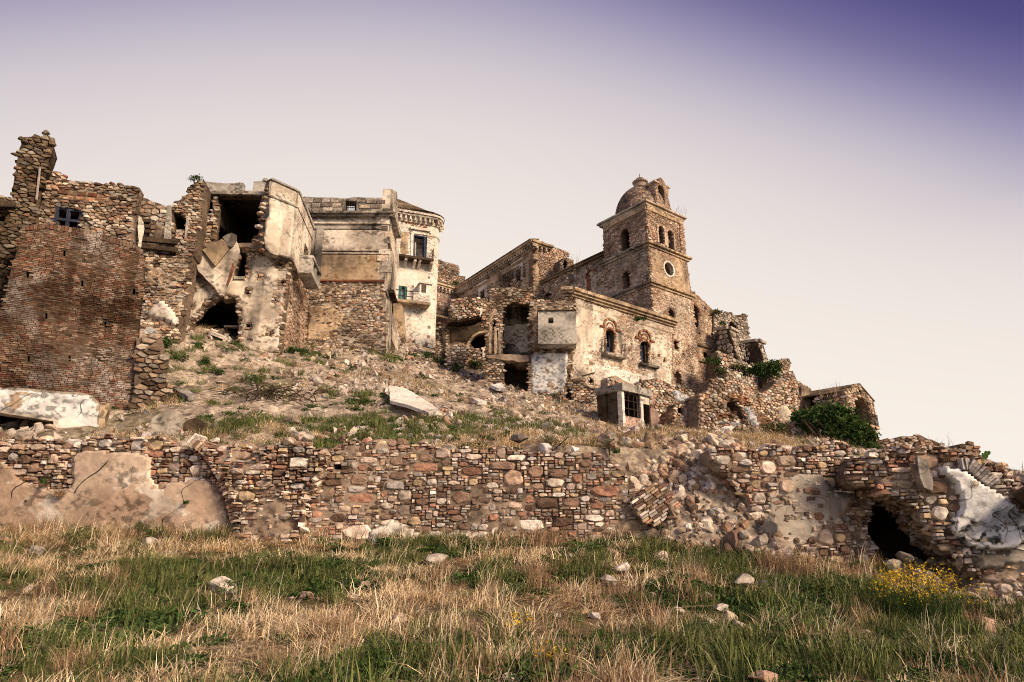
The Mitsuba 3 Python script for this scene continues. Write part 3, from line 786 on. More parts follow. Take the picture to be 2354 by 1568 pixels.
prism_part(k + '__floor_edge', UP, Z('B', (200, 985), (450, 975), (600, 990), (860, 985), (960, 960), (1060, 1000), (1075, 1065), (900, 1030), (700, 1030), (210, 1010)), -1.2, .3, 'mortar', .08, 8)
# the grey corner block
CB = Wall(0, 0, 1, 44)
c0 = LOW.world(np.r_[LOW.px(Z('B', (1398, 600)))[0], .45])
CB.A = c0[:2]
blk = masonry(k, CB, Z('B', (1075, 420), (1085, 222), (1110, 216), (1416, 358), (1402, 545), (1336, 1138), (1080, 1062), (1035, 1000), (1020, 860), (1045, 820), (1040, 700), (1090, 640)), ragged=.05, seed=33, core='plaster_grey', kind='none', thick=.55, body='block_wall',
              coats=[dict(mat='plaster_cream', base=.02, amp=.02, bias=.6, fine=.02, edge=.0)])
prism_part(k + '__band', CB, Z('B', (1068, 415), (1070, 400), (1404, 532), (1400, 550)), -.1, .10, 'plaster_grey')
prism_part(k + '__coping', CB, Z('B', (1085, 222), (1110, 212), (1420, 356), (1414, 372)), -.5, .12, 'concrete')
rng = np.random.default_rng(34)
pth = CB.px(Z('B', (1070, 240), (1062, 420), (1035, 500), (1000, 600), (1030, 680), (1000, 760), (1010, 850), (950, 900), (990, 960), (1030, 1020)))
for a, b_ in zip(pth[:-1], pth[1:]):  # torn edge: stones standing out of the broken wall
    for t in np.linspace(0, 1, max(2, int(np.linalg.norm(b_ - a) / .2))):
        q = a + (b_ - a) * t + rng.uniform(-.10, .12, 2)
        s = rng.uniform(.09, .20, 2) * [1.1, .6]
        v, f = pillow(q + np.array([[-1, -1], [0, -1.2], [1, -.9], [1.1, .6], [.2, 1.1], [-.9, .9]]) * s, rng, .22, .0, .7)
        b = Bag(); b.add(CB.world(v + [0, 0, -.25]), f, (rng.random(), rng.random())); b.put(fresh(k + '__stone'), 'stone_warm')
# right flank and its balcony
RF = Wall(0, 0, 1, -5.5)
RF.A = c0[:2]
masonry(k, RF, Z('B', (1398, 545), (1412, 362), (1440, 398), (1588, 772), (1572, 930), (1548, 1112), (1520, 1300), (1410, 1270), (1336, 1138)), holes=[Z('B', (1492, 955), (1527, 1030), (1527, 1130), (1472, 1112))], ragged=0, seed=35, core='plaster_grey', kind='none', thick=.5, body='flank_wall',
        coats=[dict(mat='plaster_cream', base=.02, amp=.02, bias=.6, fine=.02, edge=.0)])
prism_part(k + '__coping', RF, Z('B', (1412, 358), (1425, 362), (1592, 765), (1584, 790)), -.4, .10, 'concrete')
prism_part(k + '__band', RF, Z('B', (1400, 540), (1404, 552), (1572, 925), (1566, 905)), -.1, .08, 'plaster_grey')
masonry(k, RF.moved(-.45), Z('G', (1326, 110), (1410, 250), (1490, 268), (1572, 450), (1556, 560), (1492, 1230), (1210, 1230), (1262, 750), (1300, 400)), seed=36, core='mortar_pink', stone='stone_pink', w=.32, h=.17, proud=.11, npart=60, thick=.8, body='lower_flank', ragged=.04)
sA, sB = RF.px(Z('B', (1410, 1275)))[0], RF.px(Z('B', (1575, 1480)))[0]
zc = RF.px(Z('B', (1410, 1262)))[0][1]
s0 = RF.px(Z('B', (1400, 1270)))[0][0] + .15; s1 = s0 + 2.9
zr = RF.px(Z('B', (1425, 1105)))[0][1]
for nm, args in (('balcony__slab', (s0, s1, zc - .2, zc, -.02, .85)), ('balcony__parapet', (s0, s0 + .14, zc + .004, zr - .12, 0, .7)), ('balcony__rail', (s0 - .05, s1 + .03, zr - .12, zr + .05, .68, .92)), ('balcony__rail', (s0 - .05, s0 + .2, zr - .12, zr + .05, -.0, .677)),
                 ('balcony__parapet', (s0 + .0, s0 + .55, zc + .004, zr - .124, .7, .84)), ('balcony__post', (s0 + 1.3, s0 + 1.75, zc + .004, zr - .124, .7, .84)), ('balcony__post', (s0 + 2.5, s1, zc + .004, zr - .124, .7, .84)), ('balcony__upstand', (s0 + .55, s1, zc + .004, zc + .25, .72, .82))):
    b = Bag(); b.add(*lbox(RF, *args)); b.put(fresh(f'{k}__{nm}'), 'concrete')
# ------------------------------------------------------------------ the grey palace with the barred window
k = thing('grey_palace', 'grey plastered palace with a barred window in its block parapet and a rubble base', 'house')
PWL = Wall(850, 600, 45.0, 90)
bar_win = Z('B', (1955, 470), (2086, 474), (2082, 618), (1950, 614))
body = [(690, 464)] + Z('B', (1460, 425), (1495, 420), (1600, 432), (1880, 432), (1890, 440), (2000, 440), (2000, 428), (2125, 428), (2130, 436)) + Z('C', (120, 260), (300, 264), (400, 262), (430, 245), (445, 170), (488, 163), (480, 300), (464, 460), (447, 580), (415, 1080), (398, 1230), (395, 1700), (395, 2080)) + Z('G', (1480, 1260)) + [(690, 800)]
low = Z('G', (1480, 1280), (1500, 360), (2354, 360)) + Z('C', (392, 1232), (400, 1320), (398, 1720), (398, 2080))
Pb = lpoly(PWL, body)
masonry(k, PWL, Pb, through=[bar_win], seed=41, core='plaster_grey', kind='none', thick=.8, ragged=.02)
masonry(k, PWL.moved(-.06), low, seed=42, core='mortar_far', stone='stone_warm', w=.32, h=.17, proud=.15, npart=160, thick=.5, body='base_wall', holes=[Z('G', (x - 15, y - 17), (x + 15, y - 17), (x + 15, y + 17), (x - 15, y + 17)) for x, y in ((1905, 955), (1778, 1052), (2048, 1052), (2085, 1190), (2315, 875), (2325, 685))],
        coats=[dict(region=Z('G', (1500, 620), (1800, 620), (2100, 780), (2354, 800), (2354, 880), (1900, 900), (1880, 1080), (1500, 1080)), mat='plaster_tan', base=.14, amp=.06, bias=.15)])
blocks = lpoly(PWL, Z('B', (1500, 440), (1700, 436), (1945, 440), (1945, 605), (1500, 600)))
lay(k, PWL, brick_cells(blocks, .72, .38, np.random.default_rng(43), joint=.05, vary=.2, miss=.12), 'stone_grey', np.random.default_rng(44), .09, 60, .01, .93, name='block')
blocks = lpoly(PWL, Z('C', (80, 268), (430, 270), (460, 445), (80, 440)))
lay(k, PWL, brick_cells(blocks, .72, .38, np.random.default_rng(45), joint=.05, vary=.2, miss=.12), 'stone_grey', np.random.default_rng(46), .09, 60, .01, .93, name='block')
for nm, pts, d0, d1, m in (('cornice', Z('B', (1530, 615), (2354, 618)) + Z('C', (500, 448), (500, 465)) + Z('B', (2354, 640), (1540, 640)), -.1, .45, 'plaster_grey'), ('cornice', Z('B', (1540, 640), (2354, 640)) + Z('C', (495, 466), (495, 490)) + Z('B', (2354, 660), (1550, 660)), -.1, .28, 'plaster_grey'),
                           ('string', Z('B', (1570, 722), (2354, 726)) + Z('C', (460, 556), (460, 574)) + Z('B', (2354, 742), (1575, 738)), -.1, .14, 'plaster_cream'), ('string', Z('B', (1590, 784), (2354, 786)) + Z('C', (360, 622), (360, 632)) + Z('B', (2354, 798), (1590, 798)), -.1, .10, 'plaster_grey'),
                           ('pilaster', Z('B', (1632, 800), (1712, 800), (1690, 1080), (1672, 1300), (1640, 1290), (1606, 1080)), -.1, .09, 'plaster_grey'),
                           ('band', Z('B', (1690, 1030), (2354, 1032)) + Z('C', (338, 862), (335, 880)) + Z('B', (2354, 1052), (1690, 1046)), -.1, .10, 'plaster_cream'), ('band', Z('B', (1690, 1062), (2340, 1068), (2340, 1086), (1690, 1080)), -.1, .07, 'plaster_cream'),
                           ('string', Z('B', (1655, 1385), (2354, 1388)) + Z('C', (400, 1215), (395, 1240)) + Z('B', (2354, 1408), (1655, 1402)), -.1, .18, 'brick_red'),
                           ('panel', Z('B', (1716, 806), (2354, 808)) + Z('C', (352, 632), (345, 858)) + Z('B', (2354, 1026), (1702, 1024)), -.1, .035, 'plaster_cream'), ('panel', Z('B', (1690, 1092), (2330, 1096)) + Z('C', (332, 918), (316, 1205)) + Z('B', (2354, 1378), (1660, 1378)), -.1, .035, 'plaster_tan')):
    prism_part(f'{k}__{nm}', PWL, pts, d0, d1, m)
quoins = lpoly(PWL, Z('C', (358, 580), (448, 580), (440, 760), (412, 1200), (322, 1200), (345, 860)))
lay(k, PWL, brick_cells(quoins, .75, .46, np.random.default_rng(47), joint=.03, vary=.3), 'stone_grey', np.random.default_rng(48), .09, 60, .01, .94, name='block')
bx0, bz0 = PWL.px([bar_win[3]])[0]; bx1, bz1 = PWL.px([bar_win[1]])[0]
for i in range(5):
    s = bx0 + .15 + (bx1 - bx0 - .1) * i / 5
    b = Bag(); b.add(*lbox(PWL, s - .02, s + .02, bz0, bz1, -.3, -.26)); b.put(fresh(k + '__bar'), 'iron')
for t in (.3, .6):
    b = Bag(); b.add(*lbox(PWL, bx0, bx1, bz0 + (bz1 - bz0) * t - .02, bz0 + (bz1 - bz0) * t + .02, -.26, -.22)); b.put(fresh(k + '__bar'), 'iron')
b = Bag(); b.add(*lbox(PWL, bx0 + .62, bx0 + .76, bz0, bz1, -.42, -.32)); b.put(fresh(k + '__window_post'), 'wood_dark')
# its flank running back
ce = PWL.world(np.r_[PWL.px(Z('C', (447, 580)))[0], 0.0])
FL = Wall(0, 0, 1, -2.0); FL.A = ce[:2]
fr = FL.px(Z('C', (540, 198), (548, 350), (550, 520), (565, 1050), (560, 1110), (530, 1150), (524, 1320), (545, 1560), (550, 2050)))
ft = PWL.px(Z('C', (488, 163)))[0][1]
masonry(k, FL, Polygon([(0, ft)] + [(p[0], p[1]) for p in fr] + [(0, fr[-1][1])]).buffer(0), ragged=.02, seed=49, core='plaster_cream', kind='none', thick=.6, body='flank_wall')
zc_ = PWL.px(Z('C', (480, 470)))[0][1]
for nm, z0_, z1_, d_, m_ in (('cornice', -.1, .35, .42, 'plaster_grey'), ('string', -2.2, -1.9, .16, 'plaster_cream'), ('string', -6.0, -5.8, .12, 'plaster_grey')):
    b = Bag(); b.add(*lbox(FL, .0, fr[1][0] * .97, zc_ + z0_, zc_ + z1_, -.1, d_)); b.put(fresh(f'{k}__{nm}'), m_)
b = Bag(); b.add(*lbox(FL, 1.2, 3.0, zc_ - 11, zc_ - 2.2, -.1, .16)); b.put(k + '__flank_pilaster', 'plaster_grey')
q0 = FL.px(Z('C', (415, 1310)))[0]
b = Bag(); b.add(*lbox(FL, q0[0] + .3, q0[0] + 6.0, q0[1] - .15, q0[1] + .08, -.2, .5)); b.put(fresh(k + '__balcony__slab'), 'mortar_dark')
prism_part(k + '__stair_flank', PWL.moved(.0), Z('C', (415, 1330), (535, 1330), (545, 1460), (558, 1640), (565, 1760), (500, 1760), (440, 1520)), -3.6, -2.6, 'plaster_tan', .05, 3)

# ------------------------------------------------------------------ the white house with the rounded corner
k = thing('white_house', 'tall white plastered house with a rounded corner, blue door and tiled roof', 'house')
WH = Wall(950, 640, 60.0, 70)
zt = WH.px(Z('C', (820, 455)))[0][1]; zb = WH.px([(950, 850)])[0][1] - 2
sr = WH.px(Z('C', (930, 900)))[0][0] - .02
sl = WH.px(Z('C', (470, 900)))[0][0]
def round_plan(grow, R=.95):
    """plan of the house in (s, d): straight front, quarter-round corner, flank running back"""
    a = np.linspace(0, math.pi / 2 * 1.25, 14)
    pts = [(sl, grow)] + [(sr + (R + grow) * math.sin(t), -R + (R + grow) * math.cos(t)) for t in a]
    e = pts[-1]
    pts += [(e[0] - 2.2, e[1] - 6.0), (sl, -8.0)]
    return Polygon(pts)
def plan_prism(g, z0, z1):
    m = trimesh.creation.extrude_polygon(g, z1 - z0, engine='earcut')
    v = np.array(m.vertices)
    return WH.world(np.stack([v[:, 0], v[:, 2] + z0, v[:, 1]], -1)), np.array(m.faces)[:, ::-1]
import manifold3d as m3
def solid(v, f):
    m = m3.Manifold(m3.Mesh(np.asarray(v, np.float32), np.asarray(f, np.uint32)))
    return m
dupper = Z('C', (728, 688), (880, 715), (876, 990), (722, 968))
dlower = Z('C', (560, 1270), (656, 1285), (650, 1456), (564, 1446))
def cut_box(pts, depth=.55):
    q = WH.px(pts); return lbox(WH, q[:, 0].min(), q[:, 0].max(), q[:, 1].min(), q[:, 1].max(), -depth, .6)
def manif(v, f):
    t = trimesh.Trimesh(v, f, process=True)
    t.fix_normals()
    return m3.Manifold(m3.Mesh(np.asarray(t.vertices, np.float32), np.asarray(t.faces, np.uint32)))
shell = manif(*plan_prism(round_plan(0), zb, zt))
for p_, dd in ((dupper, 1.6), (dlower, 1.6)): shell = shell - manif(*cut_box(p_, dd))
for x, y in ((722, 1283), (1002, 1290), (965, 1428), (908, 1180)) + tuple((1400 + (a - 1500) * 0, 0) for a in ()):
    q = WH.px(Z('C', (x, y)))[0]; shell = shell - manif(*lbox(WH, q[0] - .12, q[0] + .12, q[1] - .12, q[1] + .12, -.3, .6))
for x, y in ((48, 660), (40, 770)):
    q = WH.px(Z('H', (x, y)))[0]; shell = shell - manif(*lbox(WH, q[0] - .16, q[0] + .16, q[1] - .16, q[1] + .16, -.4, .6))
sm = shell.to_mesh()
b = Bag(); b.add(sm.vert_properties[:, :3], sm.tri_verts); b.put(k + '__wall', 'plaster_white')
c0_, c1_ = WH.px(Z('C', (700, 520)))[0][1], 0
for nm, g0, za, zz, m in (('cornice', .46, -.22, .0, 'plaster_white'), ('cornice', .34, -.45, -.22, 'plaster_cream'), ('frieze', .12, -1.05, -.92, 'plaster_cream'), ('string', .08, -2.2, -2.08, 'plaster_cream')):
    b = Bag(); b.add(*plan_prism(round_plan(g0), zt + za, zt + zz)); b.put(fresh(f'{k}__{nm}'), m)
def ring(grow, step, R=.95):
    out, s = [], sl + .2
    while s < sr: out.append((s, grow, 0)); s += step
    t = 0
    while t < 1.9: out.append((sr + (R + grow) * math.sin(t), -R + (R + grow) * math.cos(t), t)); t += step / (R + grow)
    return out
for s, d, t in ring(.15, .48):   # brackets under the cornice
    b = Bag(); bx = np.array([[i * .09, j, e] for i in (-1, 1) for j in (zt - .92, zt - .56) for e in (-.1, .32)])
    c, sn = math.cos(t), math.sin(t)
    loc = np.stack([s + bx[:, 0] * c + bx[:, 2] * sn, bx[:, 1], d + bx[:, 2] * c - bx[:, 0] * sn], -1)
    h = trimesh.convex.convex_hull(loc)
    b.add(WH.world(np.array(h.vertices)), h.faces); b.put(fresh(k + '__cornice__bracket'), 'plaster_cream')
rb = Bag()
pl = np.array(round_plan(.5).exterior.coords)[:-1]
apex = np.array([WH.px(Z('C', (640, 420)))[0][0] - .6, zt + 3.0, -3.0])
rim = WH.world(np.stack([pl[:, 0], np.full(len(pl), zt + .02), pl[:, 1]], -1))
rb.add(np.concatenate([rim, WH.world(apex[None])]), [[i, (i + 1) % len(pl), len(pl)] for i in range(len(pl))])
rb.put(k + '__roof', 'stone_dark')
for s, d, t in ring(.48, .26):
    p0 = WH.world(np.array([s, zt + .06, d])); p1 = p0 + (WH.world(apex) - p0) * .12
    b = Bag(); b.add(*bar(p0, p1, (.09, .05)), (rng.random(), rng.random())); b.put(fresh(k + '__roof__tile'), 'stone_dark')
# trims, doors, balconies
def whbox(nm, pts, d0, d1, m): prism_part(f'{k}__{nm}', WH, pts, d0, d1, m)
whbox('door_frame', Z('C', (695, 640), (905, 672), (900, 700), (728, 676), (722, 970), (696, 962)), -.2, .10, 'plaster_white')
whbox('door_hood', Z('C', (690, 600), (915, 640), (915, 664), (690, 630)), -.2, .30, 'plaster_cream')
whbox('shutter', Z('C', (724, 690), (745, 694), (742, 972), (722, 968)), -.55, .02, 'wood_blue')
whbox('shutter', Z('C', (848, 710), (880, 716), (876, 990), (846, 986)), -.5, .04, 'wood_blue')
whbox('door_leaf', Z('C', (746, 740), (774, 745), (770, 976), (742, 972)), -.6, -.54, 'wood_pale')
whbox('door_lintel', Z('C', (726, 686), (880, 712), (880, 724), (726, 700)), -.5, .03, 'wood_blue')
whbox('lower_shutter', Z('C', (562, 1272), (594, 1276), (594, 1448), (566, 1446)), -.5, -.05, 'wood_teal')
whbox('lower_shutter', Z('C', (630, 1282), (655, 1286), (650, 1455), (628, 1453)), -.4, -.03, 'wood_teal')
whbox('lower_door', Z('C', (594, 1290), (630, 1296), (628, 1440), (594, 1436)), -.44, -.38, 'plaster_white')
q0, q1 = WH.px(Z('C', (555, 960)))[0], WH.px(Z('C', (935, 1020)))[0]
zz = WH.px(Z('C', (800, 990)))[0][1]
b = Bag(); b.add(*lbox(WH, q0[0] - 1, q1[0], zz - .22, zz, -.1, 1.0)); b.put(k + '__balcony__slab', 'wood_dark')
for x in (625, 730, 785, 920):
    q = WH.px(Z('C', (x, 1000)))[0]
    b = Bag(); v = np.array([[q[0] + i, zz - .22 - h_, d_] for i in (-.12, .12) for h_, d_ in ((0, 0), (0, .9), (.22, .8), (.75, 0))]); hh = trimesh.convex.convex_hull(v)
    b.add(WH.world(np.array(hh.vertices)), hh.faces); b.put(fresh(k + '__balcony__bracket'), 'plaster_cream')
for z_, in ((1.1,), (.12,), (.6,)):
    b = Bag(); b.add(*lbox(WH, q1[0] - .04, q1[0], zz + z_ - .03, zz + z_, .0, .95)); b.put(fresh(k + '__balcony__railing'), 'iron')
for d_ in (.92, .7, .48, .26):
    b = Bag(); b.add(*lbox(WH, q1[0] - .05, q1[0] - .02, zz, zz + 1.1, d_, d_ + .03)); b.put(fresh(k + '__balcony__railing'), 'iron')
l0, l1 = WH.px(Z('C', (500, 1490)))[0], WH.px(Z('C', (888, 1535)))[0]
zl = WH.px(Z('C', (720, 1490)))[0][1]
zw = WH.px(Z('C', (770, 1292)))[0][1]; zm = WH.px(Z('C', (740, 1392)))[0][1]
sx = WH.px(Z('C', (772, 1350)))[0][0]; se = WH.px(Z('C', (898, 1350)))[0][0]; sm_ = WH.px(Z('C', (706, 1350)))[0][0]
for nm, args, m in (('lower_balcony__slab', (l0[0], se + .03, zl - .25, zl, -.1, 1.1), 'plaster_tan'), ('closet', (sx, se, zl + .004, zw, -.05, 1.05), 'plaster_white'), ('closet__roof', (sx - .12, se + .1, zw + .004, zw + .10, -.05, 1.2), 'plaster_cream'),
                    ('lower_balcony__parapet', (sm_, sx - .004, zl + .004, zm, .9, 1.05), 'plaster_white'), ('lower_balcony__rail', (l0[0], sx - .01, zm + .004, zm + .06, .95, 1.02), 'iron'), ('lower_balcony__rail', (l0[0], sm_, zl + .35, zl + .40, .95, 1.02), 'iron')):
    b = Bag(); b.add(*lbox(WH, *args)); b.put(fresh(f'{k}__{nm}'), m)
q = WH.px(Z('C', (820, 1352)))[0]
b = Bag(); b.add(*lbox(WH, q[0] - .25, q[0] + .2, q[1] - .4, q[1] + .4, 1.02, 1.065)); b.put(k + '__closet__window', 'inside')
reg = lpoly(WH, Z('C', (905, 640), (1000, 650), (1000, 900), (930, 960), (910, 840)))
lay(k, WH, [c for c in rubble_cells(reg, .4, .2, np.random.default_rng(50)) if c[:, 0].max() < sr + .1], 'stone_pink', np.random.default_rng(51), .06, 40, .1, .8)
reg = lpoly(WH, Z('C', (560, 500), (900, 560), (900, 620), (690, 600), (690, 560), (560, 545)))
lay(k, WH, rubble_cells(reg, .38, .2, np.random.default_rng(52)), 'brick_red', np.random.default_rng(53), .04, 40, .1, .8)
coat(k, WH, lpoly(WH, Z('C', (560, 640), (690, 640), (690, 930), (560, 930))), 'plaster_tan', base=.03, amp=.03, bias=.3, seed=7)
# ------------------------------------------------------------------ palace behind, with the long bracketed cornice
k = thing('cornice_palace', 'stone palace with a long bracketed cornice and two pale framed windows', 'house')
PC = Wall(1226, 562, 66.0, 146.4)
PR = Wall(0, 0, 1, 54.0); PR.A = PC.A.copy()
IN = Wall(0, 0, 1, 50.0)
inner = PC.world(np.r_[PC.px(Z('C', (1240, 1262)))[0], 0]); IN.A = inner[:2]
w1 = Z('C', (1912, 1095), (1970, 1062), (1970, 1210), (1914, 1230)); w2 = Z('C', (1500, 1342), (1556, 1316), (1556, 1412), (1500, 1416))
cz = PC.px(Z('C', (1240, 1250), (2100, 795)))
ztop = float(cz[1][1])
wallp = Polygon([(cz[0][0], ztop - .7), (0, ztop - .7), (0, ztop - 14), (cz[0][0], ztop - 14)])
masonry(k, PC, wallp, holes=[w1, w2], ragged=0, seed=61, core='mortar_far', stone='stone_warm', w=.34, h=.19, proud=.08, npart=100, thick=.8, coats=[dict(mat='plaster_tan', base=.0, amp=.11, freq=.4, bias=-.05),
        dict(region=Polygon([(cz[0][0], ztop - 2.0), (0, ztop - 2.0), (0, ztop - .7), (cz[0][0], ztop - .7)]), mat='plaster_tan', base=.08, amp=.03, bias=.8), dict(region=Polygon([(-2.4, ztop - 9), (0, ztop - 9), (0, ztop - .7), (-2.0, ztop - .7)]), mat='plaster_tan', base=.06, amp=.07, bias=.2)])
masonry(k, PR, Z('C', (2105, 860), (2105, 780), (2220, 760), (2240, 785)) + Z('D', (40, 830), (100, 850), (200, 890), (300, 925), (365, 960), (355, 1000), (300, 1010), (330, 1110), (300, 1300), (0, 1500)) + Z('C', (2100, 1400)), ragged=.04, seed=62, core='mortar_pink', stone='stone_pink', w=.36, h=.2, proud=.10, npart=80, thick=.8, body='end_wall',
        coats=[dict(region=Z('C', (2100, 800), (2170, 800), (2180, 1300), (2100, 1400)), mat='plaster_tan', base=.10, amp=.04, bias=.6)])
masonry(k, IN, Polygon([(-6, ztop - .7), (0, ztop - .7), (0, ztop - 14), (-6, ztop - 14)]), ragged=0, seed=63, core='mortar_pink', stone='stone_pale', w=.36, h=.2, proud=.07, npart=30, thick=.8, body='inner_wall', coats=[dict(mat='plaster_pink', base=.02, amp=.11, freq=.5, bias=.1)])
for Wc, a, b_, up in ((PC, cz[0][0] - .5, .55, 1), (IN, -6.0, .6, 1)):
    for z0, z1, d in ((-.12, .12, .72), (-.30, -.12, .55), (-.72, -.60, .16), (-2.05, -1.95, .12)):
        b = Bag(); b.add(*lbox(Wc, a, b_ if Wc is PC else -d, ztop + z0, ztop + z1, -.3, d)); b.put(fresh(k + '__cornice'), 'plaster_tan')
    s = a + .2
    while s < (b_ if Wc is PC else -.3):
        b = Bag(); b.add(*lbox(Wc, s, s + .18, ztop - .595, ztop - .305, 0, .48)); b.put(fresh(k + '__cornice__bracket'), 'plaster_cream'); s += .52
    s = a
    while s < (b_ if Wc is PC else -.3):   # tile ends along the eaves
        b = Bag(); b.add(*bar(Wc.world(np.array([s, ztop + .16, .78])), Wc.world(np.array([s, ztop + .45, -.4])), (.10, .06))); b.put(fresh(k + '__roof__tile'), 'stone_dark'); s += .25
b = Bag(); b.add(PC.world(np.array([[a_, ztop + z_, d_] for a_, z_, d_ in ((cz[0][0], .12, .6), (.4, .12, .6), (-3.2, .7, -3), (cz[0][0], .7, -3))])), [[0, 1, 2], [0, 2, 3]]); b.put(k + '__roof', 'stone_dark')
for d, z0, z1 in ((.72, -.12, .12), (.5, -.3, -.12)):
    b = Bag(); b.add(*lbox(PR, -.6, 2.2, ztop + z0, ztop + z1, -.3, d)); b.put(fresh(k + '__cornice'), 'plaster_tan')
for s in (.1, .7, 1.3):
    b = Bag(); b.add(*lbox(PR, s, s + .2, ztop - .6, ztop - .305, 0, .45)); b.put(fresh(k + '__cornice__bracket'), 'plaster_cream')
for wn in (w1, w2):
    q = PC.px(wn); x0, x1, z0, z1 = q[:, 0].min(), q[:, 0].max(), q[:, 1].min(), q[:, 1].max()
    for args in ((x0 - .42, x0 + .01, z0, z1 + .45, -.1, .12), (x1 - .01, x1 + .42, z0, z1 + .45, -.1, .12), (x0 + .01, x1 - .01, z1, z1 + .45, -.1, .115), (x0 - .6, x1 + .6, z1 + .75, z1 + .93, -.1, .3)):
        b = Bag(); b.add(*lbox(PC, *args)); b.put(fresh(k + '__window_trim'), 'plaster_white')
    b = Bag(); b.add(*lbox(PC, x0 + .05, (x0 + x1) / 2, z0, z1, -.5, -.45)); b.put(fresh(k + '__shutter'), 'wood_dark')
def railing(key, W, s0, s1, z, h, d, step=.14, ends=True, r=.014, diag=False):
    """iron balcony railing: rails, balusters, returns to the wall"""
    b = Bag()
    for zz_ in (z + .06, z + h):
        b.add(*lbox(W, s0, s1, zz_ - r, zz_ + r, d - r, d + r))
        for s in (s0, s1): b.add(*lbox(W, s - r, s + r, zz_ - r, zz_ + r, 0, d))
    b.put(fresh(key + '__balcony__rail'), 'iron')
    pts = [(s, d) for s in np.arange(s0, s1 + .01, step)] + [(s, e) for s in (s0, s1) for e in np.arange(.1, d, step)]
    b = Bag()
    for s, e in pts:
        b.add(*lbox(W, s - r * .8, s + r * .8, z + .06, z + h, e - r * .8, e + r * .8))
    if diag:
        for s in np.arange(s0, s1 - step, step): b.add(*bar(W.world(np.array([s, z + .3, d])), W.world(np.array([s + step, z + h - .2, d])), r * .8))
    kk = b.put(fresh(key + '__balcony__balusters'), 'iron')
q = PC.px(w1); z_ = q[:, 1].min()
b = Bag(); b.add(*lbox(PC, q[:, 0].min() - 1.3, q[:, 0].max() + .9, z_ - .22, z_, -.1, 1.0)); b.put(k + '__balcony__slab', 'plaster_tan')
railing(k, PC, q[:, 0].min() - 1.25, q[:, 0].max() + .85, z_, 1.1, .95, r=.022)
qi = IN.px(Z('H', (130, 545), (238, 560)))
b = Bag(); b.add(*lbox(IN, qi[1][0] - 4.0, qi[1][0] - .3, qi[0][1] - .25, qi[0][1] + .0, -.1, 1.0)); b.put(fresh(k + '__balcony__slab'), 'plaster_tan')
railing(k, IN, qi[1][0] - 3.9, qi[1][0] - .35, qi[0][1], 1.2, .95, r=.022, diag=True)
# upper block showing over the roofs
k = thing('upper_block', 'square block of stone wall showing above the inner roofs, right of the white house', 'house')
UB = Wall(1030, 620, 84.0, 62)
masonry(k, UB, Z('C', (930, 950), (1000, 972), (1250, 1042), (1248, 1160), (1330, 1168), (1300, 1260), (900, 1330)), ragged=.05, seed=64, core='mortar_far', stone='stone_warm', w=.42, h=.24, proud=.1, npart=60, thick=3.0)

# ------------------------------------------------------------------ rounded ruin and the vaulted cellars under it
k = thing('round_ruin', 'low rounded stone ruin topped with dry grass, left of the tall niche', 'wall')
RC = at(1045, 690, 61.0)
RW_ = Round(RC[0], RC[1] + 1.0, 5.6)
masonry(k, RW_, Polygon(RW_.px(Z('H', (285, 640), (285, 400), (292, 338), (420, 328), (600, 330), (700, 330), (740, 420), (700, 520), (640, 590), (400, 635)))), seed=65, core='mortar_far', stone='stone_warm', w=.38, h=.2, proud=.12, npart=120, thick=1.2, ragged=.05,
        holes=[Polygon(RW_.px(Z('H', (395, 508), (432, 505), (430, 540), (395, 545)))), Polygon(RW_.px(Z('H', (533, 530), (556, 530), (556, 555), (533, 555))))])
k = thing('vaulted_cellar', 'broken cellar vault with a black half-round mouth, below the rounded ruin', 'ruin')
VC = Wall(1050, 760, 54.5, 84)
mouth = Z('H', (490, 900), (500, 860), (530, 815), (560, 780), (620, 745), (693, 735), (698, 1015), (650, 1030), (640, 900))
masonry(k, VC, Z('H', (110, 1200), (125, 610), (200, 615), (260, 640), (400, 650), (560, 640), (640, 600), (705, 560), (705, 1300)), holes=[mouth], seed=66, core='mortar_far', stone='stone_warm', w=.34, h=.18, proud=.13, npart=90, thick=.7, room_depth=3.0,
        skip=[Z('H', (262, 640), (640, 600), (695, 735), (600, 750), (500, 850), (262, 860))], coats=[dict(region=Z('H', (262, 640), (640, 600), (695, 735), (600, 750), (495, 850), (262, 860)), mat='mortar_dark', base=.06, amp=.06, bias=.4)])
mp = VC.px(Z('H', (482, 905), (492, 860), (525, 808), (558, 770), (620, 735), (693, 725)))
for a, b_ in zip(mp[:-1], mp[1:]):
    v, f = bar(VC.world(np.r_[a, .1]), VC.world(np.r_[b_, .1]), (.10, .3), up=VC.n.tolist() + [0]); b = Bag(); b.add(v, f); b.put(fresh(k + '__arch_ring'), 'plaster_tan')
lip = VC.px(Z('H', (255, 650), (400, 640), (520, 620), (640, 590), (720, 520)))
for a, b_ in zip(lip[:-1], lip[1:]):   # torn vault shell jutting out over the cellar
    for i in range(5):
        t0, t1 = i / 5, (i + 1) / 5
        p, q = a + (b_ - a) * t0, a + (b_ - a) * t1
        v = np.array([[s, z + dz, d] for s, z in (p, q) for dz, d in ((0, -.4), (.34, -.4), (.22, 1.15 + .3 * math.sin(i * 3)), (.02, 1.0))])
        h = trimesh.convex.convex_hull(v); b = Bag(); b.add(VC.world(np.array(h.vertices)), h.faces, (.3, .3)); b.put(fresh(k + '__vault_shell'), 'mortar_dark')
prism_part(k + '__white_jamb', VC, Z('H', (640, 900), (692, 895), (692, 1010), (660, 1010), (665, 940)), .0, .12, 'plaster_white', .03, 2)
prism_part(k + '__timber_post', VC, Z('H', (190, 710), (225, 715), (240, 870), (225, 1000), (212, 1000), (215, 880)), .1, .3, 'wood_dark')
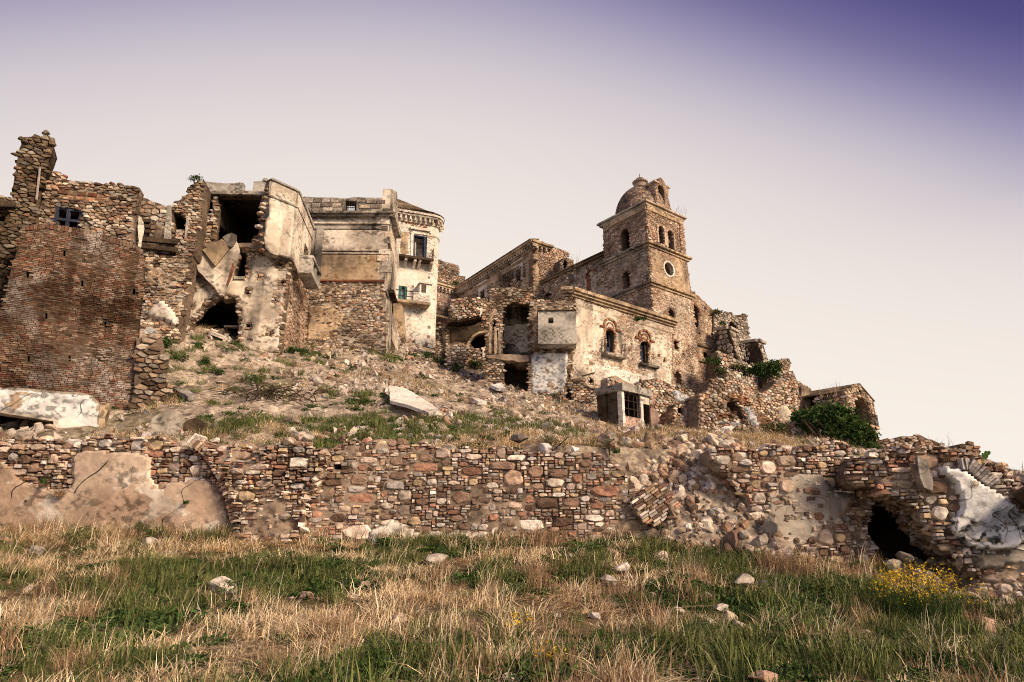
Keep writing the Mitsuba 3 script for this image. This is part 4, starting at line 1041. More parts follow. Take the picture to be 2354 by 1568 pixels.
masonry(k, VC.moved(1.2), Z('H', (235, 1300), (245, 960), (255, 870), (400, 860), (470, 870), (490, 920), (480, 1020), (440, 1120), (440, 1300)), seed=67, core='mortar_far', stone='stone_pale', w=.36, h=.2, proud=.12, npart=40, thick=.6, body='low_wall', ragged=.1)
prism_part(k + '__plaster_flake', VC.moved(.9), Z('H', (632, 440), (660, 430), (655, 480), (630, 545), (612, 550), (628, 500)), .0, .15, 'plaster_white', .05, 2)

# ------------------------------------------------------------------ the house with the tall niche
k = thing('niche_house', 'roofless house with a tall open niche and a concrete box on its wall', 'house')
NH = Wall(1230, 800, 48.0, 93)
niche = Z('H', (885, 985), (885, 560), (880, 500), (905, 430), (950, 395), (1010, 375), (1120, 385), (1190, 395), (1198, 480), (1185, 700), (1180, 1000))
lower = Z('H', (905, 1400), (905, 1050), (915, 1030), (1050, 1070), (1170, 1030), (1185, 1060), (1188, 1400))
slot = Z('H', (778, 588), (812, 580), (812, 655), (778, 662))
masonry(k, NH, Z('H', (690, 1300), (700, 1000), (697, 640), (640, 560), (720, 430), (738, 345), (735, 215), (900, 205), (1100, 208), (1235, 200), (1240, 340), (1390, 348), (1540, 340), (1640, 300), (1700, 230), (1708, 560), (1690, 920), (1660, 1250), (1620, 1480), (1190, 1500), (900, 1450)),
        holes=[lower, slot], through=[niche], seed=68, core='mortar_far', stone='stone_warm', w=.32, h=.17, proud=.10, npart=160, thick=.75, ragged=.06, room_depth=2.4,
        coats=[dict(region=Z('H', (1195, 1450), (1195, 1000), (1240, 930), (1660, 930), (1640, 1300), (1615, 1440)), mat='plaster_blue', base=.09, amp=.07, bias=.5, freq=.7), dict(region=Z('H', (1200, 350), (1700, 260), (1700, 920), (1200, 960)), mat='plaster_tan', base=.03, amp=.10, bias=.12),
               dict(region=Z('H', (700, 480), (810, 460), (800, 1000), (698, 1000)), mat='plaster_tan', base=.08, amp=.06, bias=.35), dict(region=Z('H', (1195, 1100), (1660, 1080), (1640, 1400), (1195, 1400)), mat='plaster_white', base=.07, amp=.08, bias=.1, freq=.9)])
nq = NH.px(niche); x0, x1, z0, z1 = nq[:, 0].min(), nq[:, 0].max(), nq[:, 1].min(), nq[:, 1].max()
bk = Bag()
v, f = lbox(NH, x0 - .05, x1 + .3, z0 - .35, z1 + .7, -2.6, -.74)
bk.add(v, f[[4, 5, 6, 7, 8, 9, 10, 11]][:, ::-1]); bk.put(k + '__niche_sides', 'inside')
b = Bag(); b.add(*lbox(NH, x0 - .04, x1 + .28, z0 - .3, z1 + .6, -2.55, -2.5)); b.put(k + '__niche_back', 'plaster_grey')
coat(k, NH.moved(-2.48), lpoly(NH.moved(-2.48), Z('H', (880, 640), (1200, 600), (1200, 1010), (1150, 960), (1090, 960), (1040, 880), (960, 850), (905, 900), (880, 960))), 'plaster_white', base=.03, amp=.02, bias=.9, seed=3, edge=0)
prism_part(k + '__pilaster', NH, Z('H', (800, 665), (828, 665), (832, 985), (796, 985)), -.1, .28, 'plaster_tan', .02, 2)
prism_part(k + '__pilaster', NH, Z('H', (842, 690), (868, 690), (872, 985), (846, 985)), -.1, .22, 'plaster_grey', .02, 3)
prism_part(k + '__niche_floor', NH, Z('H', (690, 1010), (890, 975), (1190, 985), (1190, 1060), (1080, 1070), (1000, 1040), (900, 1045), (700, 1030)), -2.4, .25, 'mortar', .09, 4)
# leaning rib inside the niche, brick pier below
bx = NH.px(Z('H', (1300, 542), (1722, 548), (1720, 860), (1302, 860)))
X0, X1, ZB, ZT = bx[0][0], bx[1][0], bx[2][1], bx[0][1]
hq = NH.px(Z('H', (1416, 612), (1474, 675)))
g = sbox(X0, ZB, X1, ZT).difference(sbox(hq[0][0], hq[1][1], hq[1][0], hq[0][1]))
v, f = extrude(NH, g, .0, 1.25); b = Bag(); b.add(v, f); b.put(k + '__concrete_box__wall', 'concrete')
b = Bag(); room(b, NH, hq[0][0] - .1, hq[1][0] + .1, hq[1][1] - .1, hq[0][1] + .1, .7, d0=1.20); b.put(k + '__concrete_box__interior', 'inside')
b = Bag(); b.add(*lbox(NH, X0 - .06, X1 + .06, ZT, ZT + .07, 0, 1.34)); b.put(k + '__concrete_box__coping', 'mortar_dark')
b = Bag(); b.add(*lbox(NH, X0 - .0, X1 + .0, ZB - .32, ZB - .003, 0, 1.36)); b.put(k + '__concrete_box__slab', 'concrete')
k = thing('ruined_stub', 'short rubble wall stub with a small arched opening, below the stained convent wall', 'wall')
masonry(k, Wall(1310, 900, 45.5, 95), Z('H', (1585, 1600), (1590, 1400), (1612, 1340), (1640, 1250), (1760, 1245), (1830, 1255), (1850, 1320), (1900, 1350), (2000, 1370), (2060, 1400), (2090, 1600)), holes=[Z('H', (1612, 1560), (1615, 1400), (1640, 1355), (1690, 1385), (1690, 1560))], seed=69, core='mortar_far', stone='stone_warm', w=.32, h=.16, proud=.12, npart=60, thick=1.1, ragged=.1, room_depth=.05)

# ------------------------------------------------------------------ the convent front
AZ = 52.0
CV = Wall(1317, 760, 48.0, AZ)
k = thing('convent', 'long stained cream convent front with two shuttered windows under brick arches', 'house')
win1 = Z('Q', (202, 352), (240, 345), (290, 360), (306, 388), (296, 640), (207, 615)); win2 = Z('Q', (597, 478), (650, 468), (690, 485), (706, 505), (692, 745), (606, 730))
sq = Z('Q', (22, 908), (60, 920), (58, 968), (22, 955))
holes = [win1, win2, sq] + [Z('Q', (x - 7, y - 9), (x + 7, y - 7), (x + 7, y + 9), (x - 7, y + 7)) for x, y in ((31, 722), (568, 604), (740, 655), (495, 560), (820, 640), (880, 700))]
masonry(k, CV, Z('H', (1708, 250)) + Z('Q', (0, 20), (500, 140), (985, 275), (985, 330), (980, 700), (975, 1020), (800, 1010), (200, 1120)) + [(1390, 980), (1310, 980)] + Z('H', (1690, 920)), holes=holes, seed=71, core='mortar_far', stone='stone_pink', w=.32, h=.17, proud=.085, npart=160, thick=.8, ragged=.0,
        coats=[dict(mat='plaster_cream', base=.05, amp=.085, freq=.34, bias=.24, res=.13, fine=.02), dict(region=Z('Q', (0, 700), (300, 740), (600, 840), (970, 760), (975, 1020), (0, 1020)), mat='plaster_white', base=.062, amp=.085, freq=.3, bias=.45, fine=.02)])
cq = CV.px(Z('H', (1690, 236)) + Z('Q', (990, 258)))
zc = float(cq[:, 1].mean())
for z0, z1, d in ((-.16, .1, .55), (-.34, -.16, .38), (-.52, -.34, .2), (-1.15, -1.05, .1)):
    b = Bag(); b.add(*lbox(CV, cq[0][0] - .2, cq[1][0], zc + z0, zc + z1, -.4, d)); b.put(fresh(k + '__cornice'), 'plaster_tan')
    b = Bag(); b.add(*lbox(NH, NH.px(Z('H', (1560, 320)))[0][0], NH.px(Z('H', (1700, 320)))[0][0] - .02, zc + z0, zc + z1, -.4, d - .01)); b.put(fresh(k + '__cornice'), 'plaster_tan')
rng = np.random.default_rng(72)
s = cq[0][0]
while s < cq[1][0] - .3:
    l = rng.uniform(.25, .5); b = Bag(); b.add(*lbox(CV, s, s + l * .93, zc + .1, zc + .1 + rng.uniform(.03, .10), -.4, .5 + rng.uniform(-.08, .06)), (rng.random(), rng.random())); b.put(fresh(k + '__coping_stone'), 'stone_dark'); s += l
def sbag(key, W, args, m):
    b = Bag(); b.add(*lbox(W, *args)); b.put(fresh(key), m)
def arch_mould(key, W, c, r0, r1, z, d, m, n=11):
    for i in range(n):
        a0, a1 = math.pi * i / n, math.pi * (i + .93) / n
        q = np.array([[c + r1 * math.cos(a0), z + r1 * math.sin(a0)], [c + r1 * math.cos(a1), z + r1 * math.sin(a1)], [c + r0 * math.cos(a1), z + r0 * math.sin(a1)], [c + r0 * math.cos(a0), z + r0 * math.sin(a0)]])
        v, f = extrude(W, Polygon(q), -.05, d); b = Bag(); b.add(v, f, (rng.random(), rng.random())); b.put(fresh(key), m)
for wn, mo in ((win1, ((235, 262), (330, 320))), (win2, ((612, 385), (735, 445)))):
    q = CV.px(wn); x0, x1, z0, z1 = q[:, 0].min(), q[:, 0].max(), q[:, 1].min(), q[:, 1].max()
    c = (x0 + x1) / 2
    mz = CV.px(Z('Q', ((mo[0][0] + mo[1][0]) / 2, (mo[0][1] + mo[1][1]) / 2 + 8)))[0][1]
    arch_mould(k + '__arch_moulding', CV, c, .62, .80, mz - .25, .20, 'brick_red'); arch_mould(k + '__arch_moulding', CV, c, .34, .46, mz - .25, .14, 'brick_red', 9)
    for e in (-1, 1): sbag(k + '__arch_moulding', CV, (c + e * .62, c + e * 1.15, mz - .40, mz - .26, -.05, .2), 'brick_red')
    arch_mould(k + '__lintel_arch', CV, c, .52, .70, z1 - .45, .09, 'brick_red', 9)
q = CV.px(win1); x0, x1, z0, z1 = q[:, 0].min(), q[:, 0].max(), q[:, 1].min(), q[:, 1].max()
sbag(k + '__shutter', CV, (x0 + .12, x0 + .30, z0, z1 - .1, -.45, -.1), 'wood_blue'); sbag(k + '__shutter', CV, (x0 + .35, x1 - .12, z0, z0 + .75, -.42, -.36), 'wood_blue')
sbag(k + '__shutter', CV, (x0 + .30, x0 + .45, z0 + .75, z1 - .1, -.42, -.36), 'wood_blue'); sbag(k + '__shutter', CV, (x1 - .26, x1 - .12, z0 + .75, z1 - .1, -.42, -.36), 'wood_blue')
sbag(k + '__balcony__slab', CV, (x0 - .5, x1 + .75, z0 - .22, z0 - .02, -.1, .55), 'plaster_grey')
for e in (x0 - .45, x1 + .70):
    bb = Bag()
    for zz_ in (z0 + .05, z0 + .5, z0 + .98): bb.add(*lbox(CV, e - .018, e + .018, zz_, zz_ + .035, 0, .5))
    for dd in (.03, .17, .33, .48): bb.add(*lbox(CV, e - .018, e + .018, z0 - .02, z0 + 1.0, dd, dd + .03))
    for dd in (.03, .48): bb.add(*lbox(CV, e - .30 * (1 if e > c else -1), e, z0 + .98, z0 + 1.0, dd, dd + .03))
    bb.put(fresh(k + '__balcony__railing'), 'iron')
q = CV.px(win2); x0, x1, z0, z1 = q[:, 0].min(), q[:, 0].max(), q[:, 1].min(), q[:, 1].max()
sbag(k + '__shutter', CV, (x0 + .12, x1 - .35, z0, z1 - .25, -.5, -.42), 'wood_blue'); sbag(k + '__shutter', CV, (x1 - .33, x1 - .22, z0, z1 - .3, -.62, -.2), 'wood_dark')
sbag(k + '__window_sill', CV, (x0 - .3, x1 + .65, z0 - .20, z0 - .03, -.1, .42), 'plaster_grey')
# ------------------------------------------------------------------ the bell tower
tk = thing('bell_tower', 'square pink stone bell tower with string courses, arched openings and a scaly dome', 'tower')
TR = CV.moved(-.75); TR = TR.moved(0, TR.px([(1490, 560)])[0][0])         # right face, s from the corner
TL = Wall(0, 0, 1, AZ + 90); TL.A = TR.A.copy()                             # left face, s negative
zz1, zz2, zz3 = (float(TR.px(Z('D', p))[0][1]) for p in ((1270, 850), (1295, 1300), (1265, 400)))
wR = float(TR.px(Z('D', (1678, 800)))[0][0]); wL = -float(TL.px(Z('D', (768, 800)))[0][0])
def arch_px(W, x0, x1, z0, zs):
    r = (x1 - x0) / 2; c = (x0 + x1) / 2
    return Polygon([(x0, z0), (x1, z0)] + [(c + r * math.cos(t), zs + r * math.sin(t)) for t in np.linspace(0, math.pi, 9)])
def arch_from(W, pts):
    q = W.px(pts); x0, x1, z0, z1 = q[:, 0].min(), q[:, 0].max(), q[:, 1].min(), q[:, 1].max()
    return arch_px(W, x0, x1, z0, z1 - (x1 - x0) / 2)
a1 = arch_from(TR, Z('D', (1388, 640), (1446, 700), (1448, 855), (1390, 838))); a2 = arch_from(TR, Z('D', (1492, 690), (1552, 750), (1556, 912), (1496, 892)))
a3 = arch_from(TL, Z('D', (965, 690), (1052, 690), (1052, 905), (968, 905)))
oq = TR.px(Z('D', (1505, 1140)))[0]
ocu = affinity.translate(affinity.scale(Point(0, 0).buffer(1, 10), .62, .62), oq[0], oq[1])
a4 = arch_from(TL, Z('D', (985, 1180), (1056, 1180), (1056, 1350), (988, 1350)))
bell = dict(core='mortar_pink', stone='stone_pink', w=.32, h=.17, proud=.06, thick=.7, ragged=0)
masonry(tk, TR, Polygon([(0, zz1), (wR, zz1), (wR, zz3), (0, zz3)]), holes=[a1, a2], seed=81, npart=80, body='belfry', room_depth=3.2, coats=[dict(mat='plaster_tan', base=.0, amp=.08, freq=.5, bias=-.25)], **bell)
masonry(tk, TL, Polygon([(-wL, zz1), (0, zz1), (0, zz3), (-wL, zz3)]), holes=[a3], seed=82, npart=80, body='belfry', room_depth=3.2, **bell)
masonry(tk, TR, Polygon([(0, zz2), (wR + .5, zz2), (wR + .2, zz1), (0, zz1)]), holes=[ocu], seed=83, npart=60, body='shaft', coats=[dict(mat='plaster_tan', base=.04, amp=.08, freq=.5, bias=.12)], **bell)
masonry(tk, TL, Polygon([(-wL - .1, zz2), (0, zz2), (0, zz1), (-wL - .1, zz1)]), holes=[a4], seed=84, npart=60, body='shaft', coats=[dict(mat='plaster_grey', base=.02, amp=.08, freq=.5, bias=.05)], **bell)
sw = arch_from(TR, Z('Q', (930, 95), (990, 115), (992, 245), (934, 235)))
masonry(tk, TR, Polygon([(0, zz2 - 9), (wR + .8, zz2 - 9), (wR + .6, zz2), (0, zz2)]), holes=[sw, arch_from(TR, Z('Q', (995, 810), (1072, 830), (1068, 968), (1000, 955))), lpoly(TR, Z('Q', (980, 462), (1048, 482), (1044, 575), (985, 560)))] + [lpoly(TR, Z('Q', (x - 9, y - 10), (x + 9, y - 8), (x + 9, y + 10), (x - 9, y + 8))) for x, y in ((1100, 622), (1027, 716), (1150, 755), (985, 370))],
        seed=85, npart=80, body='base', coats=[dict(mat='plaster_cream', base=.02, amp=.07, freq=.45, bias=.12)], **bell)
masonry(tk, TL, Polygon([(-wL - .1, zz2 - 6), (0, zz2 - 6), (0, zz2), (-wL - .1, zz2)]), seed=86, npart=40, body='base', **bell)
sbag(tk + '__belfry', TR, (0.02, wR - .02, zz3 - .5, zz3 - .02, -wL, -.02), 'mortar_pink')
sbag(tk + '__rear_wall', TR, (wR - .7, wR - .02, zz2, zz3 - .5, -wL, -.72), 'mortar_pink')
sbag(tk + '__rear_wall', TR, (.02, wR - .72, zz2, zz3 - .5, -wL, -wL + .7), 'mortar_pink')
for z, lo in ((zz1, .22), (zz2, .22), (zz3 + .1, .12)):
    for h0, h1, d in ((-.22, 0, .16), (0, .14, .34), (.14, .22, .26)):
        sbag(tk + '__string_course', TR, (-d, wR + d + (.3 if z < zz3 else 0), z + h0, z + h1, -.5, d), 'plaster_tan' if lo > .2 else 'stone_pink')
        sbag(tk + '__string_course', TL, (-wL - d - .3, -.003, z + h0, z + h1, -.5, d - .003), 'plaster_grey')
for W_, a, b_ in ((TR, 0, wR), (TL, -wL, 0)):   # corner pilasters and the frame of the belfry
    for s0_ in (a - .03, b_ - .57):
        sbag(tk + '__corner_pilaster', W_, (s0_, s0_ + .6, zz1 + .23, zz3 - .55, -.2, .10), 'mortar_pink')
        reg = sbox(s0_, zz1 + .23, s0_ + .6, zz3 - .55)
        lay(tk, W_.moved(.10), brick_cells(reg, .38, .2, rng, joint=.03), 'stone_pink', rng, .05, 14, .02, .9)
    sbag(tk + '__frieze', W_, (a, b_, zz3 - .55, zz3 - .12, -.2, .13), 'plaster_tan')
def ring_of(key, W, poly, width, d, m, n=26):
    x = np.array(poly.exterior.coords)[:-1]
    c = x.mean(0)
    o = c + (x - c) * (1 + width / (np.linalg.norm(x - c, axis=1, keepdims=True)))
    for i in range(len(x)):
        j = (i + 1) % len(x)
        q = Polygon([o[i], o[j], x[j], x[i]]).buffer(0)
        v, f = extrude(W, q, -.35, d); b = Bag(); b.add(v, f, (rng.random(), rng.random())); b.put(fresh(key), m)
ring_of(tk + '__oculus_ring', TR, affinity.scale(ocu, 1, 1), .17, .08, 'plaster_white')
for a_, W_ in ((a1, TR), (a2, TR)):
    x0, z0, x1, z1 = a_.bounds; c, r = (x0 + x1) / 2, (x1 - x0) / 2
    arch_mould(tk + '__arch_stone', W_, c, r, r + .24, z1 - r, .12, 'stone_pink', 9)
    for s0_, s1_ in ((x0 - .22, x0), (x1, x1 + .22)): sbag(tk + '__jamb', W_, (s0_, s1_, z0, z1 - r - .004, -.3, .10), 'stone_pink')
x0, z0, x1, z1 = a3.bounds; arch_mould(tk + '__arch_stone', TL, (x0 + x1) / 2, (x1 - x0) / 2, (x1 - x0) / 2 + .2, z1 - (x1 - x0) / 2, .09, 'stone_pink', 9)
# dome with scale tiles
mid = TR.world(np.array([wR * .5, zz3 + .3, -wL * .5]))
rx = min(wR, wL) * .5
def z_over(c, p): d_ = ray(*p); return EYE[2] + d_[2] * np.linalg.norm(c[:2]) / np.linalg.norm(d_[:2])
hd = z_over(mid, Z('D', (1190, 212))[0]) - mid[2]
b = Bag()
th = np.linspace(0, math.pi * 2, 33)[:-1]; ph = np.linspace(0, math.pi / 2, 12)
dv = np.array([[mid[0] + rx * math.cos(p) * math.cos(t), mid[1] + rx * math.cos(p) * math.sin(t), mid[2] + hd * math.sin(p)] for p in ph for t in th])
df = [[i * 32 + j, i * 32 + (j + 1) % 32, (i + 1) * 32 + (j + 1) % 32] for i in range(11) for j in range(32)] + [[i * 32 + j, (i + 1) * 32 + (j + 1) % 32, (i + 1) * 32 + j] for i in range(11) for j in range(32)]
b.add(dv, df); b.put(tk + '__dome', 'mortar_pink')
n_t = 0
tb = Bag()
for i, p in enumerate(np.linspace(.02, 1.38, 21)):
    R = rx * math.cos(p); n = max(6, int(2 * math.pi * R / .27))
    for j in range(n):
        t = 2 * math.pi * (j + .5 * (i % 2)) / n
        er = np.array([math.cos(t), math.sin(t), 0]); et = np.array([-math.sin(t), math.cos(t), 0])
        nn = np.array([math.cos(p) * math.cos(t) / rx, math.cos(p) * math.sin(t) / rx, math.sin(p) / hd]); nn /= np.linalg.norm(nn)
        dn = np.cross(nn, et); dn = -dn if dn[2] > 0 else dn
        c = np.array([mid[0], mid[1], mid[2]]) + np.array([R * math.cos(t), R * math.sin(t), hd * math.sin(p)])
        w_, l_ = math.pi * R / n * .97, .17
        o = nn * .05
        pts = np.array([c - et * w_ - dn * l_ + nn * .015, c + et * w_ - dn * l_ + nn * .015, c + et * w_ + dn * l_ * .4 + o, c + et * w_ * .5 + dn * l_ + o, c - et * w_ * .5 + dn * l_ + o, c - et * w_ + dn * l_ * .4 + o])
        pts = np.concatenate([pts, pts[2:] - nn * .05])
        ff = [[0, 1, 2], [0, 2, 5], [2, 3, 5], [3, 4, 5], [2, 6, 7], [2, 7, 3], [3, 7, 8], [3, 8, 4], [4, 8, 9], [4, 9, 5]]
        tone = (rng.random(), rng.random())
        if n_t < 300 and t > math.pi * .9:
            bb = Bag(); bb.add(pts, ff, tone); bb.put(fresh(tk + '__dome__tile'), 'tile_grey'); n_t += 1
        else: tb.add(pts, ff, tone)
tb.put(tk + '__dome__tiling', 'tile_grey'); labels[tk + '__dome__tiling'] = {'kind': 'stuff'}
sbag(tk + '__dome_curb', TR, (wR * .5 - rx, wR * .5 + rx, zz3 + .1, zz3 + .32, -wL * .5 - rx, -wL * .5 + rx), 'mortar_pink')
def lathe(key, c, prof, m, n=20):
    t = np.arange(n) * 2 * math.pi / n
    v = np.array([[c[0] + r * math.cos(a), c[1] + r * math.sin(a), c[2] + z] for r, z in prof for a in t])
    f = []
    for i in range(len(prof) - 1):
        for j in range(n):
            a, b_, c_, d_ = i * n + j, i * n + (j + 1) % n, (i + 1) * n + (j + 1) % n, (i + 1) * n + j
            f += [[a, b_, c_], [a, c_, d_]]
    b = Bag(); b.add(v, f); b.put(fresh(key), m)
lz = z_over(mid, Z('D', (1195, 108))[0]) - mid[2]
lathe(tk + '__lantern', mid, [(.62, hd - .2), (.58, hd + .1), (.56, lz - .55), (.60, lz - .5), (.74, lz - .42), (.76, lz - .32), (.6, lz - .28)], 'stone_pink')
lathe(tk + '__lantern__cap', mid, [(.52, lz - .3), (.5, lz - .12), (.36, lz + .04), (.14, lz + .13), (0.001, lz + .15)], 'mortar_pink')
b = Bag(); b.add(*bar(mid + [0, 0, lz + .1], mid + [0, 0, lz + .6], .025)); b.put(tk + '__lantern__finial', 'iron')
# bell gable standing on the right face
BG = TR.moved(-.1)
gq = BG.px(Z('D', (1368, 400), (1366, 150), (1380, 128), (1410, 86), (1440, 108), (1475, 180), (1502, 208), (1500, 330), (1512, 400), (1535, 478)))
gz = float(BG.px(Z('D', (1380, 395)))[0][1])
gp = Polygon(np.concatenate([gq[:-2], [gq[-1] + [.1, 0], [gq[-1][0] + .1, zz3 + .05], [gq[0][0], zz3 + .05]]])).buffer(0)
bo = arch_from(BG, Z('D', (1376, 160), (1450, 210), (1450, 395), (1390, 385)))
masonry(tk, BG, gp, through=[bo], seed=87, core='mortar_pink', stone='stone_pink', w=.19, h=.10, proud=.03, npart=60, thick=1.0, ragged=.03, body='bell_gable')
gl = TL.moved(0, 0); s_g = float(gq[0][0])
GL_ = Wall(0, 0, 1, AZ + 90); GL_.A = BG.world(np.array([s_g, 0, 0]))[:2]
lay(tk, GL_, rubble_cells(sbox(-1.0, zz3 + .1, 0, float(gq[1][1])), .2, .1, rng), 'stone_pink', rng, .03, 40)
sbag(tk + '__gable_cap', BG, (s_g - .18, s_g + .5, float(gq[1][1]), float(gq[1][1]) + .16, -1.12, .12), 'stone_pink')
sbag(tk + '__gable_cap', BG, (float(gq[6][0]) - .3, float(gq[6][0]) + .18, float(gq[6][1]) - .02, float(gq[6][1]) + .12, -1.12, .12), 'stone_pink')
# wing between the palace and the tower
k = thing('low_wing', 'low stone wing with a bricked-up window joining the bell tower from the left', 'house')
WG = TL.moved(-.35)
wz = float(WG.px(Z('D', (560, 1070)))[0][1])
wa = float(WG.px(Z('D', (-20, 1340)))[0][0])
wbox = lpoly(WG, Z('D', (572, 1165), (610, 1150), (682, 1115), (684, 1350), (575, 1352)))
masonry(k, WG, Polygon([(wa, wz - 9), (-wL + .3, wz - 9), (-wL + .3, wz), (wa, wz)]), holes=[lpoly(WG, Z('D', (80, 1440), (110, 1420), (155, 1410), (155, 1450), (85, 1465)))], seed=88, core='mortar_far', stone='stone_warm', w=.32, h=.17, proud=.08, npart=80, thick=.8, ragged=0, skip=[wbox],
        coats=[dict(mat='plaster_grey', base=.03, amp=.09, freq=.4, bias=.05), dict(region=Polygon([(wa + 3, wz - 9), (-wL + .3, wz - 9), (-wL + .3, wz - .6), (wa + 3, wz - .6)]), mat='plaster_tan', base=.03, amp=.08, freq=.4, bias=.1)])
x0, z0, x1, z1 = wbox.bounds
sbag(k + '__window_recess', WG, (x0 + .5, x1, z0, z1 - .3, -.3, .02), 'mortar_dark')
lay(k, WG, rubble_cells(sbox(x0 + .5, z0, x1, z1 - .5), .3, .2, rng), 'stone_dark', rng, .06, 30)
sbag(k + '__window_jamb', WG, (x0, x0 + .48, z0, z1 - .5, -.3, .13), 'brick_red')
arch_mould(k + '__window_arch', WG, (x0 + x1) / 2, (x1 - x0) * .42, (x1 - x0) * .55, z1 - .75, .22, 'brick_red', 9)
for h0, h1, d in ((-.12, .08, .3), (.08, .2, .45)):
    sbag(k + '__eaves', WG, (wa - .3, -wL + .3, wz + h0, wz + h1, -1.2, d), 'stone_dark')
b = Bag(); b.add(WG.world(np.array([[wa, wz + .21, .4], [-wL + .3, wz + .21, .4], [-wL + .3, wz + 1.0, -6], [wa, wz + 1.0, -6]])), [[0, 1, 2], [0, 2, 3]]); b.put(k + '__roof', 'stone_dark')
k = thing('turret_stub', 'small broken turret with an arched slit on the corner of the corniced palace', 'tower')
masonry(k, Wall(1265, 600, 64.5, 60), Z('D', (250, 1250), (258, 1060), (275, 1030), (300, 1012), (360, 1015), (415, 1040), (420, 1140), (470, 1200), (300, 1330)), holes=[Z('D', (292, 1080), (305, 1045), (325, 1032), (340, 1045), (342, 1090), (330, 1160), (300, 1170))], seed=89, core='mortar_far', stone='stone_warm', w=.3, h=.16, proud=.09, npart=30, thick=1.4, ragged=.07, room_depth=.05)
# ------------------------------------------------------------------ right wing and the buttressed walls
k = thing('right_wing', 'high pink stone wall with a tall arched window, right of the bell tower', 'house')
RG = TR.moved(-.5)
tall = Z('Q', (1186, 110), (1188, 75), (1210, 60), (1250, 82), (1272, 112), (1276, 318), (1190, 298))
puts = [Z('Q', (x - 8, y - 9), (x + 8, y - 7), (x + 8, y + 9), (x - 8, y + 7)) for x, y in ((1340, 95), (1290, 175), (1290, 285), (1408, 232), (1157, 318), (1283, 385), (1403, 428), (1357, 478), (1273, 686), (1292, 810), (1160, 872), (1143, 985), (1213, 1012), (1473, 520), (1324, 930))]
masonry(k, RG, Z('E', (60, 215), (150, 195), (203, 185), (282, 262), (400, 370), (465, 432), (495, 560), (500, 880), (520, 1000), (540, 1290), (330, 1330), (100, 1330)) + Z('Q', (1000, 1000), (1000, 300)), holes=[tall, Z('Q', (1330, 590), (1396, 612), (1390, 682), (1332, 672)), Z('Q', (1395, 875), (1435, 885), (1430, 925), (1395, 915))] + puts, seed=91, core='mortar_pink', stone='stone_pink', w=.34, h=.18, proud=.06, npart=200, thick=.8, ragged=.05,
        coats=[dict(mat='plaster_tan', base=.02, amp=.06, freq=.4, bias=.02)])
for p, q in (((965, 590), (1500, 782)), ((1045, 430), (1500, 610))):
    a, b_ = RG.px(Z('Q', p))[0], RG.px(Z('Q', q))[0]
    z = (a[1] + b_[1]) / 2
    sbag(k + '__string_course', RG.moved(.0), (a[0], b_[0], z - .08, z + .1, -.2, .22), 'stone_dark' if p[0] < 1000 else 'mortar_pink')
q = RG.px(tall); x0, x1, z0, z1 = q[:, 0].min(), q[:, 0].max(), q[:, 1].min(), q[:, 1].max()
for t in (.35, .65): sbag(k + '__window_bar', RG, (x0 + (x1 - x0) * t - .03, x0 + (x1 - x0) * t + .03, z0, z1, -.5, -.44), 'iron')
arch_mould(k + '__window_arch', RG, (x0 + x1) / 2, (x1 - x0) * .5, (x1 - x0) * .66, z1 - (x1 - x0) * .5, .09, 'brick_red', 9)
k = thing('apse_wall', 'ragged high wall with a small arch, behind the buttresses', 'wall')
AP = Wall(1690, 800, 62.0, 58)
masonry(k, AP, Z('E', (430, 1000), (440, 440), (480, 438), (540, 436), (600, 425), (640, 420), (665, 450), (702, 475), (760, 458), (800, 443), (826, 462), (838, 560), (850, 640), (857, 775), (1020, 1000)), holes=[Z('E', (615, 640), (618, 550), (640, 540), (680, 558), (706, 590), (710, 680), (690, 640))], seed=92, core='mortar_far', stone='stone_grey', w=.4, h=.22, proud=.13, npart=120, thick=1.4, ragged=.1, room_depth=.05)
